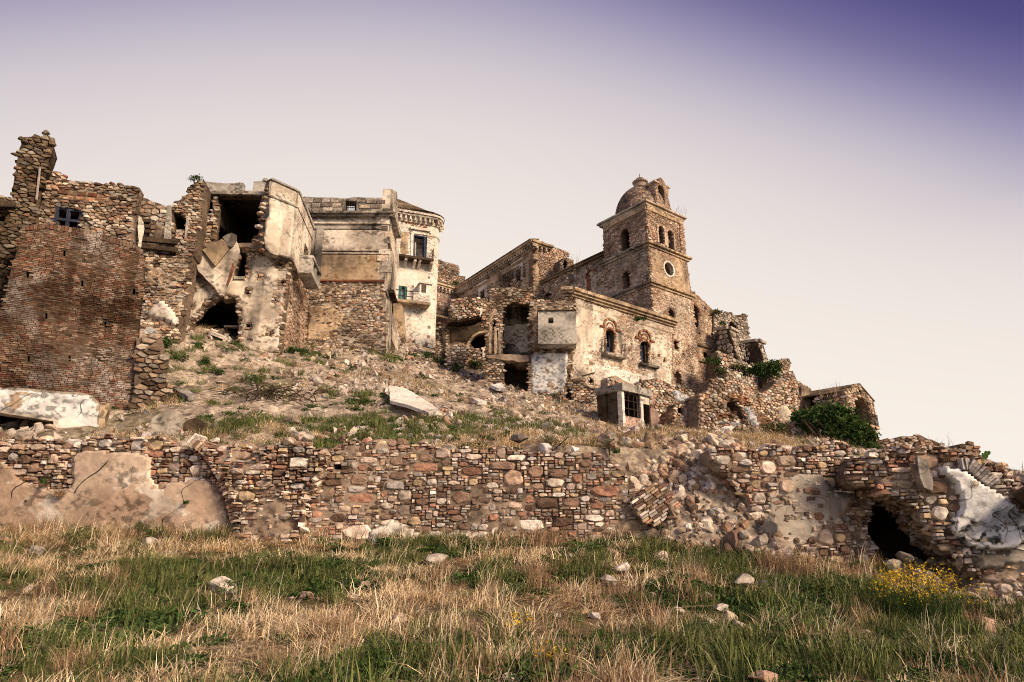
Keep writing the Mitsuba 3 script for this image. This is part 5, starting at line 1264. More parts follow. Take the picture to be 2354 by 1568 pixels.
def buttress(key, label, top, base, seed, px_l):
    """two visible faces of a battered pier: top and base are (left, corner, right) pixel triples, standing at depth Y"""
    k = thing(key, label, 'buttress', 'buttresses below the apse wall')
    (tl, tc, tr), (bl, bc, br) = top, base
    Y = px_l
    P = {n: at(*p, y) for n, p, y in (('tl', tl, Y + 1.2), ('tc', tc, Y), ('tr', tr, Y + 1.7), ('bl', bl, Y + .6), ('bc', bc, Y - 1.6), ('br', br, Y + .1))}
    r = np.random.default_rng(seed)
    zt_ = (P['tl'][2] + P['tc'][2] + P['tr'][2]) / 3
    b = Bag()
    bk1, bk2 = P['tl'] + [1.5, 3, 0], P['bl'] + [1.5, 4, 0]
    v = np.array([P['tl'], P['tc'], P['tr'], P['bl'], P['bc'], P['br'], bk1, bk2])
    v2 = np.concatenate([v, [P['bl'] - [0, 0, 2], P['bc'] - [0, 0, 2], P['br'] - [0, 0, 2]]])
    h = trimesh.convex.convex_hull(v2); b.add(np.array(h.vertices), h.faces); b.put(k + '__core', 'mortar_dark')
    for (a, c, d_, e), nm in (((P['tl'], P['tc'], P['bc'], P['bl']), 'left'), ((P['tc'], P['tr'], P['br'], P['bc']), 'right')):
        ux = c - a; ux = ux / np.linalg.norm(ux); nn = np.cross(ux, a - e); nn /= np.linalg.norm(nn)
        if nn @ (EYE - a) < 0: nn = -nn
        uy = np.cross(nn, ux)
        loc = np.array([[(p - a) @ ux, (p - a) @ uy] for p in (a, c, d_, e)])
        class L: pass
        W_ = L(); W_.world = lambda q, a=a, ux=ux, uy=uy, nn=nn: a + np.asarray(q)[..., :1] * ux + np.asarray(q)[..., 1:2] * uy + np.asarray(q)[..., 2:3] * nn
        reg = Polygon(loc).buffer(-.08)
        lay(k, W_, rubble_cells(reg, .52, .46, r, jit=.3), 'stone_grey', r, .10, 60, .17, .82)
    for a, c in ((P['tl'], P['tc']), (P['tc'], P['tr'])):
        b = Bag(); b.add(*bar(a + [0, 0, .06] - (c - a) * .04, c + [0, 0, .06] + (c - a) * .04, (.28, .12))); b.put(fresh(k + '__cap'), 'plaster_grey')
    return k
Zp = lambda c, *p: Z(c, *p)
buttress('stone_buttress', 'sloping stone buttress with lattice of pale stones, nearer the bell tower', Zp('E', (472, 636), (612, 616), (700, 660)), Zp('E', (492, 870), (730, 990), (800, 1010)), 93, 58.5)
buttress('stone_buttress', 'sloping stone buttress farther from the bell tower, above the dark green bush', Zp('E', (795, 782), (945, 760), (1012, 795)), Zp('E', (830, 1020), (1035, 1045), (1072, 1010)), 94, 58.0)
labels['stone_buttress'].pop('group'); labels['stone_buttress_001'].pop('group')
k = thing('terrace_wall', 'pale stone terrace wall overgrown with shrubs under the two buttresses', 'wall')
masonry(k, Wall(1690, 880, 56.0, 58), Z('E', (480, 1400), (490, 870), (600, 920), (700, 970), (800, 1010), (950, 1060), (1040, 1060), (1060, 1400)), seed=95, core='mortar_far', stone='stone_pale', w=.42, h=.26, proud=.12, npart=100, thick=1.0, ragged=.1)
k = thing('outer_wall', 'stepped outer stone wall running down to the right, beyond the buttresses', 'wall')
masonry(k, Wall(1800, 900, 60.0, 62), Z('E', (1030, 1400), (1050, 1010), (1165, 990), (1235, 965), (1270, 953), (1312, 960), (1322, 1080), (1350, 1100), (1400, 1212), (1466, 1240), (1468, 1280), (1560, 1312), (1580, 1400), (1610, 1580), (1620, 1800), (900, 1800)), seed=96, core='mortar_far', stone='stone_warm', w=.42, h=.22, proud=.12, npart=200, thick=1.4, ragged=.1, holes=[Z('E', (1516, 1478), (1532, 1478), (1532, 1498), (1516, 1498)), Z('E', (1446, 1490), (1460, 1490), (1460, 1508), (1446, 1508))])
prism_part(k + '__corner', Wall(1845, 960, 58.5, 62), Z('E', (1415, 1285), (1475, 1278), (1500, 1290), (1540, 1640), (1430, 1640)), -.8, .3, 'mortar', .06, 3)
k = thing('middle_terrace_wall', 'stone wall with patches of render above the broken arches, below the green bush', 'wall')
masonry(k, Wall(1740, 950, 50.0, 58), Z('E', (380, 1330), (390, 1210), (480, 1195), (720, 1200), (760, 1190), (920, 1250), (950, 1330), (1000, 1370), (1120, 1260), (1180, 1200), (1420, 1240), (1430, 1560)) + Z('J', (480, 420), (480, 620), (300, 620), (60, 700)) + Z('I', (1950, 900), (1250, 760), (1250, 480)), seed=97, core='mortar_far', stone='stone_warm', w=.34, h=.18, proud=.13, npart=200, thick=1.0, ragged=.1,
        coats=[dict(region=Z('J', (270, 330), (420, 340), (480, 420), (470, 560), (340, 560), (310, 440)), mat='plaster_cream', base=.14, amp=.05, bias=.6), dict(region=Z('E', (740, 1200), (940, 1250), (945, 1500), (860, 1500), (760, 1350)), mat='plaster_tan', base=.03, amp=.1, bias=.05)])
# ------------------------------------------------------------------ house on the right end
k = thing('gabled_house', 'small gabled stone house with an arched recess, teal door and iron balcony', 'house')
GH = Wall(1960, 960, 56.0, 46)
arch = Z('J', (1200, 560), (1205, 340), (1196, 300), (1215, 262), (1250, 248), (1290, 268), (1330, 320), (1355, 380), (1366, 450), (1370, 530), (1372, 600), (1290, 590))
masonry(k, GH, Z('J', (1095, 192), (1150, 132), (1200, 120), (1246, 114), (1330, 208), (1422, 316), (1440, 480), (1472, 725), (1475, 900), (1180, 900), (1140, 560)), holes=[Z('J', (1240, 190), (1258, 170), (1280, 190), (1284, 222), (1262, 226), (1244, 210))], through=[arch], seed=98, core='mortar_far', stone='stone_warm', w=.4, h=.22, proud=.09, npart=140, thick=.9, ragged=.04,
        coats=[dict(region=Z('J', (1300, 600), (1420, 640), (1420, 760), (1380, 720), (1300, 640)), mat='plaster_white', base=.1, amp=.05, bias=.5)])
q = GH.px(arch); x0, x1, z0, z1 = q[:, 0].min(), q[:, 0].max(), q[:, 1].min(), q[:, 1].max()
dq = GH.moved(-.85).px(Z('J', (1200, 340), (1278, 362), (1288, 552), (1205, 540)))
v, f = extrude(GH, sbox(x0 - .3, z0 - .2, x1 + .3, z1 + .3).difference(sbox(dq[:, 0].min(), z0 - .1, dq[:, 0].max() - .25, dq[:, 1].max())), -1.2, -.86); b = Bag(); b.add(v, f); b.put(k + '__recess', 'plaster_cream')
b = Bag(); room(b, GH, dq[:, 0].min() - .2, dq[:, 0].max() + .2, z0 - .2, z1, 2.5, d0=-1.15); b.put(k + '__interior', 'inside')
sbag(k + '__door', GH, (dq[:, 0].max() - .6, dq[:, 0].max() - .27, z0 - .05, dq[:, 1].max() - .05, -1.15, -.80), 'wood_teal')
bq = GH.px(Z('J', (1215, 555), (1425, 625)))
zb_ = float(bq[:, 1].mean())
sbag(k + '__balcony__slab', GH, (bq[0][0] - .1, bq[1][0] - .6, zb_ - .2, zb_, -.3, .7), 'plaster_tan')
railing(k, GH, bq[0][0], bq[1][0] - .65, zb_, 1.0, .65, r=.024, step=.2)
SL_ = Wall(0, 0, 1, 136.0); SL_.A = GH.world(np.r_[GH.px(Z('J', (1100, 300)))[0], 0])[:2]
masonry(k, SL_, Z('J', (725, 700), (735, 262), (900, 230), (1100, 190), (1130, 560), (1160, 900), (725, 900)), seed=99, core='mortar_far', stone='stone_warm', w=.4, h=.22, proud=.1, npart=60, thick=.8, ragged=.06, body='side_wall')
zr_ = float(SL_.px(Z('J', (920, 215)))[0][1])
g0 = GH.px(Z('J', (1095, 192), (1246, 114), (1422, 316)))
b = Bag(); R0 = [GH.world(np.r_[p, .12]) for p in g0]; R1 = [p + np.array([SL_.u[0] * -8.5, SL_.u[1] * -8.5, 0]) for p in R0]
vv = np.array(R0 + R1) + [0, 0, .05]; vv = np.concatenate([vv, vv + [0, 0, .09]])
b.add(vv, [[0, 1, 4], [0, 4, 3], [1, 2, 5], [1, 5, 4], [6, 10, 7], [6, 9, 10], [7, 11, 8], [7, 10, 11], [0, 6, 7], [0, 7, 1], [1, 7, 8], [1, 8, 2], [0, 3, 9], [0, 9, 6]]); b.put(k + '__roof', 'stone_dark')
# ------------------------------------------------------------------ broken rooms in front, right of centre
k = thing('concrete_porch', 'concrete porch with a black gridded window and a narrow dark doorway', 'ruin')
PO = Wall(1462, 960, 40.0, 48)
PO = PO.moved(0, PO.px(Z('I', (400, 600)))[0][0])
fz0, fz1 = float(PO.px(Z('I', (405, 412)))[0][1]), float(PO.px(Z('I', (400, 330)))[0][1])
L_ = float(PO.px(Z('I', (722, 480)))[0][0])
sbag(k + '__roof_slab', PO, (-.12, L_, fz0, fz1, -1.9, .15), 'concrete')
gb = PO.px(Z('I', (432, 690), (618, 740))); gt = PO.px(Z('I', (432, 420), (612, 470)))
wz0, wz1 = float(gb[:, 1].mean()), float(gt[:, 1].mean()); ws0, ws1 = float(gb[0][0]), float(gb[1][0])
zg = float(PO.px([(1470, 1010)])[0][1])
sbag(k + '__pillar', PO, (0, ws0, zg, fz0 - .004, -.34, 0), 'plaster_white')
pr_ = float(PO.px(Z('I', (646, 700)))[0][0]); dr_ = float(PO.px(Z('I', (718, 700)))[0][0])
sbag(k + '__pillar', PO, (ws1 + .02, pr_, zg, fz0 - .004, -.3, .0), 'plaster_white')
sbag(k + '__window_parapet', PO, (ws0 + .004, ws1 + .016, zg, wz0, -.3, -.02), 'plaster_pink')
sbag(k + '__door_head', PO, (pr_ + .004, dr_, float(PO.px(Z('I', (680, 568)))[0][1]), fz0 - .004, -.3, -.01), 'plaster_white')
sbag(k + '__door_leaf', PO, (dr_ - .12, dr_, zg, float(PO.px(Z('I', (680, 575)))[0][1]), -.5, .05), 'wood_dark')
for i in range(4):
    s = ws0 + (ws1 - ws0) * i / 3
    sbag(k + '__muntin', PO, (s - .025, s + .025, wz0, wz1, -.16, -.11), 'iron')
for i in range(4):
    z = wz0 + (wz1 - wz0) * i / 3
    sbag(k + '__muntin', PO, (ws0, ws1, z - .022, z + .022, -.11, -.07), 'iron')
b = Bag(); room(b, PO, .1, L_ - .04, zg - .1, fz0 - .01, 1.5, d0=-.36); b.put(k + '__interior', 'inside')
sbag(k + '__side_wall', PO, (-.02, .3, zg, fz0 - .01, -1.9, -1.2), 'mortar_dark')
k = thing('vault_fragment', 'curved fragment of a fallen vault standing on the porch roof', 'ruin')
VF = PO.moved(-1.6)
prism_part(k + '__shell', VF, Z('I', (205, 385), (207, 270), (240, 250), (285, 258), (330, 290), (410, 330), (500, 365), (620, 292), (760, 280), (760, 420), (205, 420)), -.4, .4, 'mortar', .05, 2)
lay(k, VF.moved(.4), rubble_cells(lpoly(VF.moved(.4), Z('I', (215, 385), (217, 280), (285, 265), (410, 335), (500, 370), (620, 300), (750, 290), (750, 420))), .3, .2, rng), 'stone_warm', rng, .1, 30)
k = thing('lunette_ruin', 'rubble ruin with a white plastered half-round lunette, right of the porch', 'ruin')
LU = Wall(1560, 930, 43.5, 60)
masonry(k, LU, Z('I', (640, 900), (640, 330), (700, 290), (780, 278), (900, 320), (1050, 370), (1200, 430), (1280, 500), (1300, 700), (1300, 950)), seed=101, core='mortar_far', stone='stone_warm', w=.3, h=.16, proud=.12, npart=120, thick=.9, ragged=.08,
        coats=[dict(region=Z('I', (960, 615), (955, 500), (920, 405), (1000, 385), (1070, 400), (1140, 450), (1205, 530), (1100, 560), (1000, 570)), mat='plaster_blue', base=.2, amp=.03, bias=.8), dict(region=Z('I', (840, 560), (900, 550), (960, 620), (850, 620)), mat='plaster_white', base=.12, amp=.05, bias=.4),
               dict(region=Z('I', (690, 390), (770, 380), (780, 600), (720, 620)), mat='plaster_pink', base=.14, amp=.05, bias=.4)])
k = thing('pink_room', 'roofless room with pink flaking plaster and a brick side wall, between porch and broken arches', 'ruin')
PK = Wall(1560, 980, 39.0, 50)
masonry(k, PK, Z('I', (985, 850), (990, 575), (1040, 560), (1090, 545), (1190, 528), (1255, 555), (1330, 580), (1380, 700), (1370, 960), (985, 960)), holes=[Z('I', (1035, 605), (1090, 588), (1085, 725), (1040, 722))], seed=102, core='mortar_far', stone='stone_warm', w=.28, h=.15, proud=.09, npart=60, thick=.5, ragged=.06, room_depth=.03,
        coats=[dict(region=Z('I', (1060, 560), (1190, 535), (1255, 560), (1255, 860), (1060, 860)), mat='plaster_pink', base=.1, amp=.06, bias=.4)])
PS = Wall(0, 0, 1, 138.0); PS.A = PK.world(np.r_[PK.px(Z('I', (988, 800)))[0], 0])[:2]
masonry(k, PS, Z('I', (828, 960), (826, 690), (985, 622), (992, 960)), seed=103, core='mortar_far', stone='brick_red', w=.26, h=.075, proud=.03, npart=120, thick=.4, ragged=.02, kind='brick', body='brick_side', gap=.02, inset=.93)
prism_part(k + '__wall_end', PO, Z('I', (720, 960), (722, 600), (790, 620), (832, 700), (832, 960)), -.36, -.03, 'plaster_pink', .04, 4)
k = thing('arched_ruin', 'rubble ruin with an arched plaster recess, sagging brick arch and blue flaking panel', 'ruin')
AR = Wall(1700, 950, 40.0, 62)
masonry(k, AR, Z('I', (1280, 960), (1270, 480), (1360, 430), (1460, 393), (1600, 430), (1760, 480), (1835, 525), (1850, 590), (1930, 680), (1990, 860), (1990, 1000), (1280, 1000)), through=[Z('I', (1600, 600), (1603, 545), (1640, 532), (1690, 540), (1750, 600), (1785, 690), (1785, 765), (1700, 700), (1640, 640))], seed=104, core='mortar_far', stone='stone_warm', w=.3, h=.17, proud=.13, npart=160, thick=1.1, ragged=.08,
        coats=[dict(region=Z('I', (1785, 765), (1785, 690), (1760, 600), (1740, 570), (1880, 560), (1950, 700), (1995, 870), (1890, 850), (1800, 790)), mat='plaster_blue', base=.16, amp=.06, bias=.7), dict(region=Z('I', (1370, 660), (1460, 715), (1600, 740), (1700, 705), (1790, 790), (1790, 850), (1480, 820), (1370, 760)), mat='plaster_blue', base=.2, amp=.05, bias=.8)])
prism_part(k + '__recess_back', AR, Z('I', (1570, 780), (1570, 500), (1820, 500), (1820, 800)), -1.5, -1.1, 'plaster_tan')
reg = lpoly(AR, Z('I', (1600, 500), (1640, 440), (1840, 510), (1830, 590), (1740, 560), (1690, 520), (1620, 520)))
lay(k, AR, brick_cells(reg, .26, .08, rng), 'brick_red', rng, .20, 60, .02, .9, name='brick', bulk='brickwork')
reg = lpoly(AR, Z('I', (1470, 700), (1660, 660), (1680, 700), (1480, 745)))
lay(k, AR, brick_cells(reg, .26, .08, rng), 'brick_red', rng, .24, 40, .02, .9, name='brick', bulk='brickwork')
k = thing('low_vault', 'low black vault mouth with a tilted blue-grey slab beside it, just behind the front wall', 'ruin')
LV = Wall(1700, 1000, 33.0, 80)
masonry(k, LV, Z('I', (1380, 1180), (1400, 900), (1470, 850), (1650, 838), (1760, 830), (1850, 860), (1950, 900), (2100, 950), (2150, 1180)), holes=[Z('I', (1565, 1150), (1590, 1020), (1625, 960), (1700, 915), (1780, 900), (1860, 905), (1930, 960), (1960, 1150))], seed=105, core='mortar_dark', stone='stone_dark', w=.28, h=.15, proud=.12, npart=60, thick=2.6, ragged=.08, room_depth=.05)
prism_part(k + '__slab', LV, Z('I', (1398, 890), (1480, 850), (1655, 830), (1600, 890), (1530, 930), (1472, 962)), .3, .55, 'plaster_blue', .03, 4)
k = thing('brick_stair', 'brick stair flank with a sloping stone coping, left of the big green fig bush', 'wall')
ST = Wall(1890, 990, 38.0, 66)
masonry(k, ST, Z('J', (515, 800), (512, 550), (880, 712), (885, 850)), seed=106, core='plaster_grey', stone='stone_grey', w=.3, h=.18, proud=.06, npart=20, thick=.5, ragged=0, coats=[dict(mat='plaster_grey', base=.06, amp=.06, bias=.4)])
a, b_ = ST.px(Z('J', (505, 545), (885, 708))); b = Bag(); b.add(*bar(ST.world(np.r_[a, -.2]), ST.world(np.r_[b_, -.2]), (.3, .07))); b.put(k + '__coping', 'concrete')
SB = Wall(0, 0, 1, 146.0); SB.A = ST.world(np.r_[ST.px(Z('J', (513, 650)))[0], 0])[:2]
masonry(k, SB, Z('J', (315, 800), (318, 582), (512, 546), (515, 800)), seed=107, core='mortar_far', stone='brick_red', w=.26, h=.075, proud=.03, npart=150, thick=.4, ragged=.02, kind='brick', body='brick_face', gap=.02, inset=.93)
SB2 = Wall(1800, 980, 42.0, 75)
masonry(k, SB2, Z('I', (1930, 860), (1940, 690), (1990, 670), (2080, 720), (2120, 760), (2110, 860), (1960, 870)), seed=108, core='mortar_far', stone='brick_red', w=.26, h=.075, proud=.04, npart=60, thick=.6, ragged=.05, kind='brick', body='brick_remnant', gap=.02, inset=.93)
# ruined vaults on the right skyline
k = thing('skyline_ruin', 'humped vault ruins on the right skyline beyond the front wall', 'ruin')
masonry(k, Wall(2130, 1020, 42.0, 84), Z('J', (1430, 1000), (1440, 760), (1550, 742), (1680, 738), (1760, 712), (1830, 698), (1900, 694), (1990, 708), (2080, 750), (2200, 800), (2260, 850), (2270, 1000)), seed=109, core='mortar_far', stone='stone_warm', w=.34, h=.17, proud=.13, npart=140, thick=3.0, ragged=.1)
k = thing('skyline_wall', 'broken stone wall falling away to the right on the skyline, above the plastered vault', 'wall')
masonry(k, Wall(2260, 1080, 33.0, 84), Z('N', (1600, 400), (1610, 240), (1690, 190), (1800, 190), (1820, 165), (1880, 165), (1915, 148), (1930, 185), (1985, 225), (1960, 270), (2000, 290), (2130, 325), (2200, 325), (2210, 380), (2354, 440), (2500, 520), (2500, 700), (1700, 700)), seed=110, core='mortar_far', stone='stone_warm', w=.30, h=.16, proud=.14, npart=160, thick=1.5, ragged=.1)
# ------------------------------------------------------------------ hits on the ground
def pixel(p):
    q = np.asarray(p) - EYE; c, s_ = math.cos(PITCH), math.sin(PITCH)
    f = q[1] * c + q[2] * s_
    return CX + F * q[0] / f, CY - F * (q[2] * c - q[1] * s_) / f
def hit(px, py, field=None, y0=20.7, y1=70):
    field = field or hill
    d = ray(px, py)
    Y = np.linspace(y0, y1, 1200)
    p = EYE + d * (Y / d[1])[:, None]
    below = p[:, 2] < field(p[:, 0], p[:, 1])
    i = int(np.argmax(below)) if below.any() else len(Y) // 3
    return p[i]
def mhit(px, py): return hit(px, py, meadow, 7.0, 21.4)
# ------------------------------------------------------------------ rocks
def rock_shape(seed, sub=1, planes=9):
    r = np.random.default_rng(seed)
    m = trimesh.creation.icosphere(subdivisions=sub)
    v = np.array(m.vertices)
    for _ in range(planes):
        n = r.normal(size=3); n /= np.linalg.norm(n)
        c = r.uniform(.45, .82)
        d = v @ n
        v = v - np.maximum(d - c, 0)[:, None] * n
    v *= 1 + .16 * (meshkit.noise(v * 2.2 + seed * 3.1, seed)[:, None] - .5)
    return v / np.abs(v).max(), np.array(m.faces)


ROCKS = [rock_shape(i, 1) for i in range(14)]
FINE = [rock_shape(40 + i, 3, 8) for i in range(10)]
CHIP = [(lambda h: (np.array(h.vertices), np.array(h.faces)))(trimesh.convex.convex_hull(np.random.default_rng(90 + i).normal(size=(9, 3)))) for i in range(12)]
CHIP = [(v / np.abs(v).max(), f) for v, f in CHIP]


def rot(r):
    q = r.normal(size=4); q /= np.linalg.norm(q); w, x, y, z = q
    return np.array([[1 - 2 * (y * y + z * z), 2 * (x * y - z * w), 2 * (x * z + y * w)], [2 * (x * y + z * w), 1 - 2 * (x * x + z * z), 2 * (y * z - x * w)], [2 * (x * z - y * w), 2 * (y * z + x * w), 1 - 2 * (x * x + y * y)]])


def place(shape, p, size, r, tilt=.5):
    v, f = shape
    a = r.uniform(0, 2 * math.pi)
    R = np.array([[math.cos(a), -math.sin(a), 0], [math.sin(a), math.cos(a), 0], [0, 0, 1]])
    if tilt > .9: R = rot(r)
    else:
        t = r.normal(0, tilt * .4); R = R @ np.array([[1, 0, 0], [0, math.cos(t), -math.sin(t)], [0, math.sin(t), math.cos(t)]])
    return (v * size) @ R.T + p, f


# ------------------------------------------------------------------ the broken vault on the right of the front row
VW = Wall(*Z('N', (1800, 700))[0], 18.4, 98)
k = thing('vault_ruin', 'broken vault with a black cave below and a blotched white plaster shell', 'ruin')
mass = Z('N', (820, 420), (870, 270), (960, 305), (1100, 235), (1280, 205), (1400, 205), (1640, 215), (1760, 240), (1960, 285), (2040, 330), (2354, 480), (2700, 700), (2700, 1700), (1960, 1700), (1950, 1310), (1905, 1210), (1790, 1155), (1700, 1050), (1610, 985), (1565, 890), (1460, 810), (1400, 710), (1310, 630), (1190, 600), (1080, 560), (1020, 540), (900, 560))
masonry(k, VW, mass, seed=121, core='mortar', stone='stone_front', w=.115, h=.085, proud=.19, npart=300, gap=.05, inset=.8, kind='packed', bricks=[((3, 6), (2, 5), .2), ((2, 4), (2, 3), .3)], thick=1.5, ragged=.12,
        coats=[dict(region=Z('N', (1590, 350), (1640, 335), (1790, 380), (1900, 430), (2100, 560), (2250, 680), (2354, 760), (2600, 900), (2600, 1010), (2354, 1020), (2200, 1095), (2100, 1085), (1900, 1090), (1790, 1075), (1720, 1000), (1690, 860), (1680, 780), (1775, 700), (1745, 640), (1690, 520), (1610, 470)), mat='plaster_shell', base=.30, amp=.05, bias=.7, res=.065, freq=.7, fine=.03, edge=.02),
               dict(region=Z('N', (1700, 1000), (1790, 1070), (1900, 1085), (2354, 1010), (2600, 1000), (2600, 1250), (2354, 1245), (1945, 1295), (1905, 1205), (1790, 1150)), mat='plaster_grey', base=.22, amp=.06, bias=.5, res=.09, fine=.03),
               dict(region=Z('N', (1520, 730), (1570, 740), (1640, 900), (1700, 1010), (1640, 980), (1580, 880)), mat='plaster_tan', base=.26, amp=.04, bias=.6, res=.09),
               dict(mat='mortar', base=.05, amp=.16, freq=.9, bias=-.02, res=.09, fine=.05)])
cq = VW.px(Z('N', (860, 1400), (1980, 500)))
stud(k, VW, Z('N', (1060, 560), (1190, 600), (1310, 630), (1400, 710), (1460, 810), (1565, 890), (1610, 985), (1700, 1050), (1790, 1155), (1905, 1210), (1950, 1310)), -1.4, .1, 'stone_warm', 170, 123, size=(.09, .26))
stud(k, VW, Z('N', (870, 280), (960, 305), (1100, 240), (1280, 208), (1400, 208), (1640, 216), (1760, 240), (1960, 285), (2040, 330), (2354, 480)), -1.0, .2, 'stone_front', 90, 124, size=(.07, .2))
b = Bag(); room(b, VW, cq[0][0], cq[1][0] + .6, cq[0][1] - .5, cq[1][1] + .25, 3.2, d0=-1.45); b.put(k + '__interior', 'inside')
prism_part(k + '__leaning_slab', VW, Z('N', (1375, 285), (1450, 300), (1480, 400), (1525, 560), (1490, 590), (1450, 590), (1400, 460)), .30, .48, 'plaster_grey', .02, 3)
prism_part(k + '__rib', VW, Z('N', (1345, 335), (1385, 330), (1470, 580), (1440, 600)), .16, .36, 'mortar', .03, 3)
prism_part(k + '__broken_beam', VW, Z('N', (2180, 605), (2250, 560), (2330, 490), (2480, 480), (2600, 560), (2600, 800), (2354, 760), (2290, 700)), .35, 1.1, 'mortar_dark', .05, 3)
prism_part(k + '__broken_beam', VW, Z('N', (2240, 550), (2320, 485), (2400, 470), (2300, 545)), 1.1, 1.16, 'plaster_white', .02, 3)
vq = VW.px(Z('N', (1765, 330), (1850, 330), (1930, 385), (2010, 450), (2060, 500)))
rng = np.random.default_rng(122)
for i in range(len(vq) - 1):
    a, c = vq[i], vq[i + 1]; t = (c - a) / np.linalg.norm(c - a); nn = np.array([-t[1], t[0]])
    for j in range(3):
        p0, p1 = a + (c - a) * j / 3, a + (c - a) * (j + .9) / 3
        q = np.array([p0 - nn * .22, p1 - nn * .22, p1 + nn * .12, p0 + nn * .12])
        v, f = pillow(q, rng, .14, .02, .9); v[:, 2] += .22; v[:4, 2] = -.1
        bb = Bag(); bb.add(VW.world(v), f, (.72, rng.random())); bb.put(fresh(k + '__voussoir'), 'stone_front')


# rubble fallen inside the cave mouth
cave = surface([(2000, 1365, 18.6), (2060, 1325, 19.2), (2120, 1310, 19.6), (2200, 1350, 19.4), (2300, 1395, 18.6), (2010, 1310, 20.6), (2100, 1285, 21.0), (2200, 1310, 20.6), (2000, 1380, 18.0), (2150, 1390, 17.6), (2280, 1420, 17.6)])
cf = Field(cave, at(2005, 1300, 19)[0], at(2290, 1300, 19)[0], 17.7, 20.6, .12, .14, 1.2, 44)
scene[k + '__cave_floor'] = mikit.ply(cf.mesh(), 'soil', smooth=40)
r = np.random.default_rng(45)
for i in range(240):
    x, y = r.uniform(cf.gx.min() + .1, cf.gx.max() - .1), r.uniform(17.7, 20.4)
    s = r.choice([.07, .11, .17, .28, .42], p=[.35, .3, .2, .1, .05]) * r.uniform(.8, 1.2)
    v, f = place(ROCKS[i % 14], np.array([x, y, float(cf(x, y)) + s * .15]), s * np.array([1.2, .9, .75]), r, 1)
    b = Bag(); b.add(v, f, (r.random(), r.random())); b.put(fresh(k + '__fallen_stone'), ('stone_pale', 'stone_front', 'stone_warm')[i % 3])
for x, y, w_ in ((1240, 1210, .24), (1460, 1320, .36), (1540, 1350, .30), (1330, 1130, .26)):
    p = at(*Z('N', (x, y))[0], 20.4 if y < 1000 else 18.5); v, f = place(ROCKS[int(w_ * 50) % 14], p, w_ * np.array([1.1, .8, .8]), r, .6); b = Bag(); b.add(v, f, (r.random(), .5)); b.put(fresh(k + '__fallen_stone'), 'stone_grey')


# collapsed stretch between the middle and the right wall: an earth slope with stones in it
heap = surface([(1400, 1005, 21.2), (1500, 1003, 21.3), (1640, 1015, 21.2), (1760, 1020, 21.2), (1430, 1150, 20.7), (1500, 1150, 20.35), (1570, 1130, 20.1), (1650, 1130, 19.95), (1730, 1120, 20.1), (1480, 1262, 19.7), (1560, 1278, 19.2), (1640, 1290, 18.9), (1710, 1300, 18.6), (1760, 1310, 18.5), (1640, 1210, 19.4), (1560, 1200, 19.7), (1380, 1300, 19.5)])
xa, xb = at(1400, 1150, 20)[0], at(1770, 1150, 19.5)[0]
hp = Field(heap, xa, xb, 18.2, 21.3, .12, .16, 1.1, 31)
k = thing('collapsed_heap', 'slope of loose stones and earth where the front wall has collapsed', 'rubble heap')
scene[k + '__earth'] = mikit.ply(hp.mesh(), 'soil', smooth=40)
r = np.random.default_rng(32)
bag = Bag()
n = 0
for i in range(2300):
    x, y = r.uniform(xa + .1, xb - .1), (r.uniform(18.6, 21.25) if i % 2 else r.uniform(20.0, 21.3))
    if i > 1900: x, y = r.uniform(xa, xa + 1.7), r.uniform(20.4, 21.3)
    s = r.choice([.06, .09, .13, .18, .26], p=[.44, .28, .16, .085, .035]) * r.uniform(.8, 1.3)
    p = np.array([x, y, float(hp(x, y)) + s * .12])
    v, f = place(ROCKS[i % 14], p, s * np.array([1.2, .9, .75]), r, 1)
    if s > .12 and n < 260:
        b = Bag(); b.add(v, f, (r.random(), r.random())); b.put(fresh(k + '__stone'), ('stone_pale', 'stone_front', 'stone_warm')[int(r.integers(0, 3))]); n += 1
    else: bag.add(v, f, (r.random(), r.random()))
bag.put(k + '__stonework', 'stone_warm'); labels[k + '__stonework'] = {'kind': 'stuff'}
SPW = Wall(*Z('M', (1560, 780))[0], 19.75, 84)
reg = lpoly(SPW, Z('M', (1340, 720), (1480, 640), (1600, 600), (1760, 740), (1740, 790), (1640, 900), (1560, 1000), (1440, 930), (1380, 850)))
cc = np.array(reg.centroid.coords[0])
rr = lambda q, a: (np.asarray(q) - cc) @ np.array([[math.cos(a), math.sin(a)], [-math.sin(a), math.cos(a)]]) + cc
cells = [rr(q, math.radians(32)) for q in brick_cells(Polygon(rr(np.array(reg.exterior.coords), -math.radians(32))), .3, .085, r)]
b = Bag(); b.add(*extrude(SPW, rough(reg, .08, 4), -.8, 0)); b.put(k + '__arch_springing', 'mortar')
lay(k, SPW, cells, 'stone_front', r, .08, 120, .03, .92, name='brick', bulk='brickwork')
# ------------------------------------------------------------------ plastered lintel ruin at the lower left
k = thing('lintel_ruin', 'cracked white plaster lintel over a low black opening, below the brick wall', 'ruin')
LR = Wall(130, 950, 24.0, 68)
masonry(k, LR, Z('K', (-600, 90), (0, 100), (400, 128), (740, 165), (800, 185), (865, 250), (860, 420), (840, 640), (-600, 600)), holes=[Z('K', (-500, 250), (0, 325), (170, 350), (472, 400), (465, 640), (-500, 600))], seed=131, core='plaster_grey', kind='none', thick=.7, ragged=.05, room_depth=2.0,
        coats=[dict(mat='plaster_blue', base=.05, amp=.04, bias=.6, res=.09, fine=.03, edge=.02)])
prism_part(k + '__end_post', LR, Z('K', (868, 255), (935, 222), (925, 300), (900, 420), (860, 560), (850, 440)), -.6, .02, 'plaster_tan', .05, 3)
prism_part(k + '__pier', LR, Z('K', (470, 395), (600, 395), (700, 405), (690, 640), (460, 640)), .03, .12, 'plaster_white', .04, 5)
